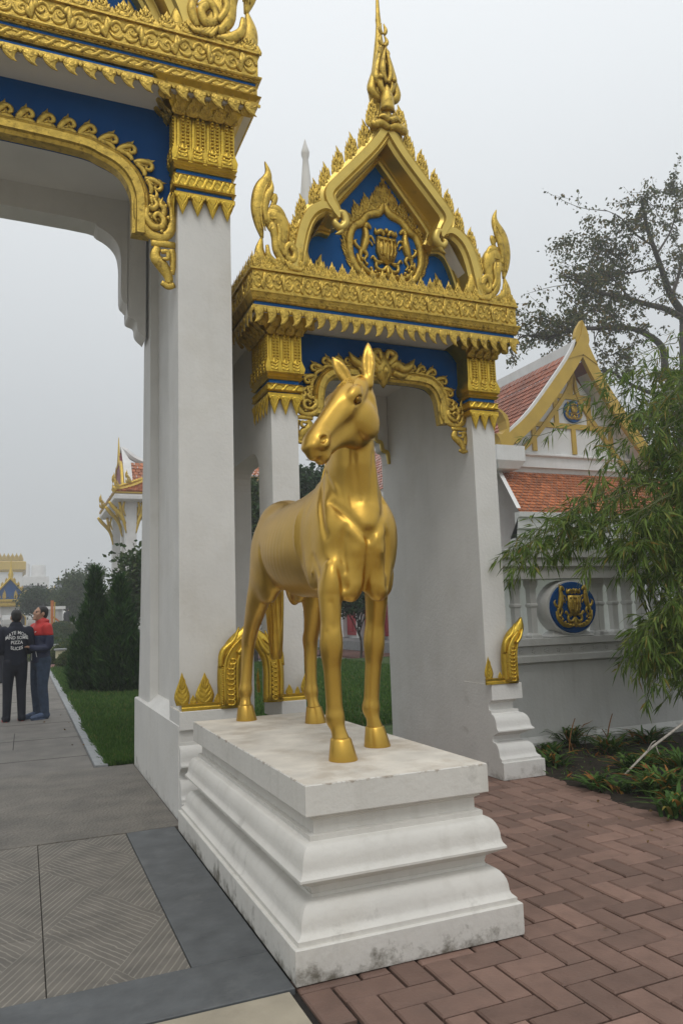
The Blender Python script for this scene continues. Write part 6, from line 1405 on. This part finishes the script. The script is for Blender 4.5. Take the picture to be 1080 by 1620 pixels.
for i in range(26):       # low dense skirt right
    e = Vector(B(nr_.uniform(985,1100), nr_.uniform(790,1080), nr_.uniform(5.2,6.2))); culm([(e.x+.6,e.y+.1,max(0,e.z-.5)), (e.x+.35,e.y,e.z+.25), tuple(e)], .007, 34, .34, .1, 9)
cm_.build('culms', 'culm', BB, True)
LP = np.array(LP); LD = np.array(LD); n = len(LP)
put(leaves_mesh('foliage', LP, LD, nr_.uniform(.08,.17,n), nr_.uniform(.006,.0115,n), 'bamboo', .2, .5), 'foliage', BB)
# ---------------------------------------------------------------- strap-leaved clumps in the bed
def clump(px, py, n, h, w, label, lean=0):
    c = at(px, py, 5); d = Vector((c.x, 5, c.z-1.5)); t = 1.5/-d.z; x, y = d.x*t, 5*t; t_ = thing('strap_leaf_clump', label, 'plant', (x, y, 0), 0, 'strap-leaved plants in the bed'); b = MB()
    for i in range(int(n*1.6)):
        a = nr_.uniform(0, 2*math.pi); L_ = 1.45*h*nr_.uniform(.45, 1.15); rd = 1.15*w*nr_.uniform(.3, 1.2); wd = nr_.uniform(.010,.018); bx, by = x+nr_.normal(0,.05), y+nr_.normal(0,.05); rows = []
        ca, sa = math.cos(a), math.sin(a)
        for s in np.linspace(0, 1, 6):
            r = rd*s**1.3; z = L_*(s*1.35-.85*s*s*nr_.uniform(.85,1.0)); ww = wd*(1-s**2.5)*(.7+.6*s)+.001
            rows.append([(bx+ca*r-sa*ww, by+sa*r+ca*ww, z), (bx+ca*r, by+sa*r, z-.4*ww), (bx+ca*r+sa*ww, by+sa*r-ca*ww, z)])
        b.grid(rows)
    b.build('leaves', 'strap', t_, True)
for a in ((905,1185,60,.26,.28,'green strap-leaved clump beside the right pier foot'),(965,1195,55,.22,.26,'drooping green clump in the middle of the bed, below the wall'),(880,1215,30,.16,.2,'small green tuft at the pier foot corner'),(1045,1262,75,.24,.28,'strap-leaved clump with orange leaves nearest the brick edge'),(1000,1225,45,.20,.24,'low clump behind the orange-leaved one'),(1085,1238,70,.30,.28,'tall browning clump at the right photo edge'),(945,1248,26,.13,.2,'tiny bright tuft at the brick edge'),(1070,1290,40,.18,.24,'low green clump overhanging the bricks at the right edge'),(930,1175,50,.20,.26,'dense green clump against the wall foot, between the two withered leaves'),(1020,1180,50,.2,.28,'dark green clump behind the pale branch'),(870,1195,30,.14,.2,'grassy tuft touching the pier base'),(1030,1215,40,.17,.22,'low leafy clump under the pale branch'),(985,1255,26,.12,.18,'sparse tuft between the branch foot and the bricks')): clump(*a)
for (px, py, h) in ((900,1165,.42),(965,1160,.45),(895,1180,.3)):
    pass
# weeds and leaf litter over the soil
n = 5200; P = np.stack([nr_.uniform(4.32, 7.6, n), nr_.uniform(3.2, 6.68, n), np.full(n, .025)], 1); P = P[(np.sin(P[:, 0]*5.1)*np.sin(P[:, 1]*4.3)+nr_.normal(0, .5, n)) > .25]; n = len(P)
D = nr_.normal(0, .7, (n, 3)); D[:, 2] = np.abs(D[:, 2])*.6+.1; put(leaves_mesh('weeds', P, D, nr_.uniform(.03,.10,n), nr_.uniform(.004,.010,n), 'strap', .2, .3), 'weeds', None, kind='stuff', label='low weeds and leaf litter covering the garden bed', cat='weeds')
# withered upright leaves
MAT['dead'] = mat('withered_leaf', (.22, .10, .03), .7, var=.3, vscale=20)
for px, py, h, lb in ((900,1195,.36,'curled brown withered leaf left of its pair in the bed'),(960,1190,.38,'upright orange-brown withered leaf in front of the wall')):
    c = at(px, py, 5); d = Vector((c.x, 5, c.z-1.5)); t = 1.5/-d.z; x, y = d.x*t, 5*t; st = thing('withered_leaf', lb, 'leaf', (x, y, 0)); b = MB()
    for dx, hh_, cv in ((0,1,.10),(.05,.62,-.10)):
        b.grid([[(x+dx+cv*s*s-.013*(.25+s)*(1.12-s), y, h*hh_*s),(x+dx+cv*s*s, y-.012, h*hh_*s),(x+dx+cv*s*s+.013*(.25+s)*(1.12-s), y, h*hh_*s)] for s in np.linspace(0, 1, 7)])
    b.build('leaf_blade', 'dead', st, True)
st = thing('pale_branch', 'thin pale bare branch leaning across the plant bed', 'branch', tuple(B(990,1222,4.9))); b = MB()
limb(b, [B(988,1225,4.95), B(1022,1190,5.0), B(1036,1178,5.02), B(1085,1140,5.2), B(1130,1100,5.3)], .009, .013, 6); limb(b, [B(1022,1190,5.0), B(1030,1176,4.98), B(1036,1172,4.97)], .006, .004, 5); limb(b, [B(1036,1178,5.02), B(1040,1190,5.0), B(1042,1194,5.0)], .006, .003, 5)
b.build('stem', 'twig', st, True)
# ---------------------------------------------------------------- lawn grass
def grass(name, regions, label):
    Ps, Hs = [], []
    for x0, x1, y0, y1, n in regions:
        u = nr_.uniform(0, 1, n)**1.25; Ps.append(np.stack([nr_.uniform(x0, x1, n), y0+(y1-y0)*u, np.full(n, -.02)], 1)); Hs.append(nr_.uniform(.06, .13, n)*(1+.5*u))
    P = np.vstack(Ps); H = np.hstack(Hs); n = len(P); D = nr_.normal(0, .38, (n, 3)); D[:, 2] = 1
    keep = nr_.uniform(0, 1, n) > .30*(np.sin(P[:, 0]*2.7+1)*np.sin(P[:, 1]*1.9)+.2)
    P, D, H = P[keep], D[keep], H[keep]
    o = put(leaves_mesh(name, P, D, H, H*.06+.002, 'grass', .1, .3), name, None, kind='stuff', label=label, cat='grass')
grass('grass', [(.83,2.3,8.5,27,60000),(2.2,9.5,9.5,24,90000),(.83,1.6,8.48,12,26000)], 'short green lawn grass beyond the gates')

# dry fallen leaves on the lawn, path edge and bricks
MAT['litter'] = leaf_mat('dry_litter', [(0,(.10,.06,.025)),(.6,(.18,.11,.04)),(1,(.26,.18,.07))], .7, .1)
P = np.vstack([np.stack([nr_.uniform(.3,2.4,170), nr_.uniform(8.6,22,170), nr_.uniform(.02,.09,170)], 1), np.stack([nr_.uniform(2.3,9,160), nr_.uniform(9.6,22,160), nr_.uniform(.03,.09,160)], 1), np.stack([nr_.uniform(3.5,4.4,26), nr_.uniform(2.6,5.6,26), np.full(26,.006)], 1), np.stack([nr_.uniform(2.2,4.2,10), nr_.uniform(2.3,5.6,10), np.full(10,.006)], 1)])
P[P[:, 0] < .70, 2] = .006; n = len(P); D = nr_.normal(0, 1, (n, 3)); D[:, 2] *= .12
put(leaves_mesh('fallen_leaves', P, D, nr_.uniform(.02,.05,n), nr_.uniform(.006,.014,n), 'litter', .15), 'fallen_leaves', None, kind='stuff', label='scattered dry brown leaves on lawn and bricks', cat='leaves')
# ================================================================ people, lamps, haze
MAT['skin'] = mat('skin', (.42, .24, .16), .5, var=.06, vscale=20)
MAT['hair'] = mat('black_hair', (.010, .009, .009), .45, bump=.5, bscale=120)
MAT['navy'] = mat('navy_cloth', (.010, .013, .026), .85, var=.12, vscale=20, bump=.3, bscale=120)
MAT['navyblue'] = mat('navy_nylon', (.018, .024, .06), .6, var=.1, vscale=15)
MAT['redcloth'] = mat('red_nylon', (.50, .028, .025), .55, var=.1, vscale=15)
MAT['jeans'] = mat('blue_jeans', (.035, .055, .095), .85, var=.25, vscale=14, bump=.3, bscale=150)
MAT['darkjeans'] = mat('dark_trousers', (.012, .014, .024), .85, var=.15, vscale=14)
MAT['redshoe'] = mat('red_sneaker', (.40, .05, .04), .6, var=.2, vscale=20)
MAT['blueshoe'] = mat('blue_sneaker', (.06, .09, .16), .6, var=.3, vscale=25)
MAT['whitecloth'] = mat('white_print', (.75, .75, .74), .7)
MAT['blackcloth'] = mat('black_cloth', (.012, .012, .014), .85)
MAT['metal'] = mat('brushed_post', (.22, .22, .22), .4, .6)
MAT['lampglass'] = mat('cream_lamp_glass', (.60, .56, .38), .35)
def person(label, loc, rz, sc, mats, red_top=False, head_yaw=0., head_pitch=0., arms='down', text=None, hood=False, group=None, low=False):
    """figure facing -Y locally; body is one skin mesh, clothes are children"""
    base = Matrix.Translation(loc) @ Matrix.Rotation(rz, 4, 'Z') @ Matrix.Scale(sc, 4)
    root = thing('person', label, 'person', loc, rz, group); h = .012 if not low else .022
    X = (1, 0, 0); lo, hi = (-.42,-.36,-.01), (.42,.34,1.80)
    hc = np.array((0, -.015, 1.615))
    cy, sy = math.cos(head_yaw), math.sin(head_yaw); cp, sp = math.cos(head_pitch), math.sin(head_pitch)
    def Hd(x, y, z):
        y, z = y*cp+z*sp, z*cp-y*sp
        return hc+np.array((x*cy-y*sy, x*sy+y*cy, z))
    rot = np.array(((cy,-sy,0),(sy,cy,0),(0,0,1)))
    legs = {s: [(s*.085,.01,.90),(s*.095,.0,.70),(s*.10,-.01,.50),(s*.105,.015,.28),(s*.11,.03,.09)] for s in (-1, 1)}
    if arms == 'down': arm = {s: [(s*.19,.0,1.40),(s*.235,.015,1.24),(s*.25,.02,1.10),(s*.245,-.04,.96),(s*.23,-.09,.86)] for s in (-1, 1)}
    elif arms == 'front': arm = {s: [(s*.19,.0,1.40),(s*.225,.02,1.22),(s*.225,.0,1.10),(s*.17,-.12,1.08),(s*.08,-.19,1.10)] for s in (-1, 1)}
    # skin: whole body in one surface
    E = sdf(lo, hi, h)
    E.loft(np.array([(0,.0,.88),(0,.0,1.05),(0,.005,1.25),(0,.01,1.40),(0,.005,1.47)]), [.145,.13,.155,.17,.10], [.10,.09,.105,.095,.07], X, .03)
    E.loft(np.array([(0,.01,1.44),(0,.0,1.50),tuple(hc+np.array((0,.01,-.06)))]), [.06,.055,.055], [.06,.06,.06], X, .03)
    for s in (-1, 1):
        L_ = np.array(legs[s]); E.loft(L_, [.085,.075,.06,.05,.04], [.095,.085,.065,.06,.045], X, .03); E.loft(np.array([(s*.11,.05,.05),(s*.115,-.05,.035),(s*.12,-.16,.03)]), [.035,.042,.035], [.04,.032,.024], X, .02)
        A_ = np.array(arm[s]); E.loft(A_, [.05,.042,.036,.032,.026], [.05,.042,.036,.032,.026], (0,1,0), .025)
        w, e = A_[-1], A_[-1]-A_[-2]; e /= np.linalg.norm(e); sd = np.cross(e, (0, 0, 1.) if abs(e[2]) < .8 else (0, 1., 0)); sd /= np.linalg.norm(sd)
        E.loft(np.array([w, w+e*.05, w+e*.09]), [.03,.04,.036], [.018,.018,.015], sd, .012)
        if not low:
            for k in range(4):
                o = sd*(-.028+k*.0187); f0 = w+e*.085+o; ln = (.062,.075,.07,.052)[k]; cv = np.cross(sd, e); cv = cv if cv[1] < 0 or cv[2] < 0 else -cv
                E.loft(np.array([f0, f0+e*ln*.55+cv*.006, f0+e*ln*.9+cv*.026]), [.0095,.009,.0075], [.0095,.009,.0075], sd, .004)
            t0 = w+e*.03+sd*(-.036*s); E.loft(np.array([t0, t0+e*.03-sd*s*.02, t0+e*.06-sd*s*.022]), [.012,.011,.009], [.012,.011,.009], sd, .006)
    # head: skull, jaw, nose, lips, brow, ears
    E.ell(Hd(0,.012,.035), (.074,.094,.09), .02, rot=rot); E.ell(Hd(0,-.035,-.045), (.057,.062,.075), .03, rot=rot)
    E.cap(Hd(0,-.094,.02), Hd(0,-.112,-.022), .010, .015, .012); E.ell(Hd(0,-.088,-.062), (.024,.014,.012), .01, rot=rot); E.ell(Hd(0,-.082,-.10), (.026,.02,.018), .02, rot=rot)
    E.cap(Hd(-.045,-.078,.032), Hd(.045,-.078,.032), .012, .012, .015)
    for s in (-1, 1):
        E.ell(Hd(s*.031,-.094,.012), (.015,.010,.010), .012, E.carve, rot=rot); E.ell(Hd(s*.078,.012,-.008), (.012,.022,.032), .01, rot=rot); E.ell(Hd(s*.045,-.062,-.025), (.022,.022,.022), .02, rot=rot)
    put(E.mesh('body', mats['skin']), 'body', root, base)
    if not low:
        for s in (-1, 1): b = MB(); b.ball(Hd(s*.031,-.085,.012), .011, n=6); b.build('eye', 'hair', root, True, M=base)
    E = sdf(lo, hi, h); E.ell(Hd(0,.022,.05), (.081,.096,.085), .02, rot=rot); E.ell(Hd(0,.055,.0), (.074,.065,.075), .02, rot=rot); E.ell(Hd(0,-.10,-.02), (.10,.075,.075), .02, E.carve, rot=rot)
    for s in (-1, 1): E.ell(Hd(s*.08,.0,-.02), (.03,.035,.04), .01, E.carve, rot=rot); E.cap(Hd(s*.07,-.03,.02), Hd(s*.072,-.03,-.01), .01, .008, .01)
    put(E.mesh('hair', 'hair'), 'hair', root, base)
    # trousers and shoes
    E = sdf(lo, hi, h); E.loft(np.array([(0,.0,.84),(0,.005,.93),(0,.0,1.0)]), [.155,.165,.15], [.115,.12,.105], X, .03)
    for s in (-1, 1): E.loft(np.array(legs[s]+[(s*.112,.03,.045)]), [.10,.088,.074,.066,.06,.062], [.115,.10,.08,.075,.068,.075], X, .025)
    E.mark([(0,-.12,.93),(0,-.12,.84)], .012, .01)
    for s in (-1, 1):
        for z in (.12,.17,.48,.54): E.mark([(s*.04,-.07,z),(s*.11,-.08,z+.02),(s*.18,-.04,z-.01)], .010, .006)
    put(E.mesh('trousers', mats['legs']), 'trousers', root, base)
    for s in (-1, 1):
        E = sdf(lo, hi, h*.8); E.loft(np.array([(s*.11,.075,.055),(s*.113,.0,.055),(s*.118,-.10,.045),(s*.122,-.185,.035)]), [.04,.046,.05,.036], [.05,.055,.042,.028], X, .02); E.ell((s*.116,-.05,-.02), (.2,.3,.022), .004, E.carve)
        put(E.mesh('shoe', mats['shoe']), 'shoe', root, base)
        b = MB(); b.grid([[(s*.115+.052*math.cos(a), -.055+.145*math.sin(a), z) for a in np.linspace(0, 2*math.pi, 20, endpoint=False)] for z in (.0,.02)], True, (True, True)); b.build('shoe_sole', mats.get('sole', 'redshoe'), root, M=base)
    # jacket with sleeves, collar, hem
    def jacket(mt, zlo, zhi, name):
        E = sdf(lo, hi, h); E.loft(np.array([(0,.0,.88),(0,.0,1.0),(0,.0,1.15),(0,.005,1.32),(0,.01,1.41),(0,.005,1.475)]), [.178,.176,.18,.195,.19,.10], [.135,.132,.135,.138,.115,.085], X, .02)
        for s in (-1, 1): E.loft(np.array(arm[s]), [.075,.066,.06,.052,.042], [.075,.066,.06,.052,.044], (0,1,0), .03)
        E.loft(np.array([(0,.005,1.45),(0,.0,1.50)]), [.078,.074], [.08,.078], X, .02)
        if hood: E.loft(np.array([(-.08,.03,1.50),(0,.085,1.49),(.08,.03,1.50)]), [.035,.05,.035], [.035,.05,.035], (0,0,1), .02)
        for s in (-1, 1):
            for z in (.98,1.06,1.16): E.mark([(s*.05,-.14,z),(s*.14,-.10,z+.03),(s*.18,.0,z+.01)], .012, .006); E.mark([(s*.04,.14,z+.02),(s*.13,.11,z-.01),(s*.18,.02,z+.02)], .012, .006)
            a = arm[s]
            for t in (1, 2, 3): p = np.array(a[t]); E.mark([p+np.array((0,-.07,.02)), p+np.array((s*.07,0,0)), p+np.array((0,.07,-.02))], .012, .007)
        Z = np.linspace(0, 1, E.Fd.shape[2])*(hi[2]-lo[2])+lo[2]; cut = np.maximum(zlo-Z, Z-zhi)[None, None, :].astype(np.float32); E.Fd[:] = np.maximum(E.Fd, cut)
        put(E.mesh(name, mt), name, root, base)
    if red_top: jacket('redcloth', 1.285, 2, 'jacket_yoke'); jacket(mats['top'], .86, 1.285, 'jacket'); 
    else: jacket(mats['top'], .86, 2, 'jacket')
    if red_top:
        b = MB(); b.tube([(0.0,-.140,1.40),(0,-.146,1.2),(0,-.142,.90)], .004, 5); b.build('zip', 'whitecloth', root, M=base)
        b = MB(); b.tube([(.10,-.135,1.04),(.12,-.125,.95)], .005, 5); b.build('pocket_zip', 'whitecloth', root, M=base)
        b = MB(); b.stroke([(.0,.0),(.02,.004),(.045,.016)], [.005,.008,.003], .4); put(b.mesh('chest_mark', 'whitecloth'), 'chest_mark', root, base @ MF((.08,-.146,1.33), 1))
    if text:
        for i, (ln, z, size, bend) in enumerate(text):
            cu = bpy.data.curves.new('print', 'FONT'); cu.body = ln; cu.size = size; cu.align_x = 'CENTER'; cu.extrude = .0015; cu.offset = .0012; cu.space_character = 1.05
            tmp = bpy.data.objects.new('tmp', cu); COL.objects.link(tmp); dg = bpy.context.evaluated_depsgraph_get(); me = bpy.data.meshes.new_from_object(tmp.evaluated_get(dg)); bpy.data.objects.remove(tmp)
            for v in me.vertices:
                x = v.co.x; v.co = Vector((-x, .148-.9*x*x-(.004 if z > 1.3 else 0)+v.co.z, z+v.co.y*1.15-bend*x*x))
            me.materials.clear(); me.materials.append(MAT['whitecloth']); put(me, 'back_lettering', root, base)
    return root
pA = at(21, 1141, 13.2); pB = at(60, 1137, 13.35)
person('man seen from behind in navy sweatshirt with white back lettering', (pA.x+.01, 13.2, 0), math.radians(188), 1.0, dict(skin='skin', legs='darkjeans', shoe='darkjeans', top='navy', sole='redshoe'), arms='front',
       text=[('KATE MOSS', 1.355, .062, 3.4), ('AND SOME', 1.275, .060, 0), ('PIZZA', 1.20, .062, 0), ('SLICES', 1.105, .060, -2.6)])
person('man in red and navy hooded jacket and jeans looking up to the left', (pB.x+.02, 13.3, 0), math.radians(-62), 1.03, dict(skin='skin', legs='jeans', shoe='blueshoe', top='navyblue', sole='blueshoe'), True, .0, .22, 'front', None, True)
pC = at(107, 972, 60)
person('far walker in long black coat under the park trees', (pC.x, 60, gz(60)), math.radians(150), 1.0, dict(skin='skin', legs='blackcloth', shoe='blackcloth', top='blackcloth', sole='blackcloth'), low=True)
pD = at(101, 972, 62)
person('far walker carrying a pale bag, half hidden by the black coat', (pD.x, 62, gz(62)), math.radians(170), 1.0, dict(skin='skin', legs='blackcloth', shoe='blackcloth', top='whitecloth', sole='blackcloth'), low=True)
pE = at(3, 970, 22)
person('dark-clothed visitor at the left photo edge behind the lettered man', (pE.x-.1, 22, 0), math.radians(175), 1.0, dict(skin='skin', legs='darkjeans', shoe='blackcloth', top='blackcloth', sole='blackcloth'), low=True)
# ---------------------------------------------------------------- bollard lamps
for px, base_y, top_y, lb in ((86,1046,1019,'bollard lamp farther along the path, left of the pair'),(95.5,1056,1026,'bollard lamp nearer the lawn kerb, right of the pair')):
    d = at(px, base_y, 10); k = 1.5/(1.5-d.z); x, y = d.x*k, 10*k; H = 1.5+(at(px, top_y, y).z-1.5); t = thing('bollard_lamp', lb, 'lamp', (x, y, 0), 0, 'bollard lamps by the path')
    b = MB(); b.lathe([(.13,0),(.13,.02),(.085,.03),(.085,H-.33)], 12, (x,y,0)); soft(b.build('post', 'metal', t), 40)
    MB().ring([(.0,H-.33),(0,H-.06)], (x-.15,x+.15,y-.15,y+.15)).build('lamp_glass', 'lampglass', t)
    MB().ring([(.0,H-.06),(-.05,H-.05),(-.05,H-.01),(0,H)], (x-.15,x+.15,y-.15,y+.15)).build('lamp_cap', 'kerb', t)
    MB().ring([(.02,H-.35),(0,H-.32)], (x-.15,x+.15,y-.15,y+.15)).build('lamp_collar', 'metal', t)
# ---------------------------------------------------------------- haze
hz = MB(); hz.box(-620, 760, -40, 640, -2, 42); M = bpy.data.materials.new('haze_air'); M.use_nodes = True; t = M.node_tree; t.nodes.clear()
o = t.nodes.new('ShaderNodeOutputMaterial'); v = t.nodes.new('ShaderNodeVolumePrincipled'); v.inputs['Color'].default_value = (.93, .95, .97, 1); v.inputs['Density'].default_value = .0024; v.inputs['Anisotropy'].default_value = .2
t.links.new(v.outputs[0], o.inputs['Volume']); hz.build('haze', M, None, kind='stuff')
bpy.data.objects['haze']['label'] = 'grey autumn haze filling the air'; bpy.data.objects['haze']['category'] = 'haze'
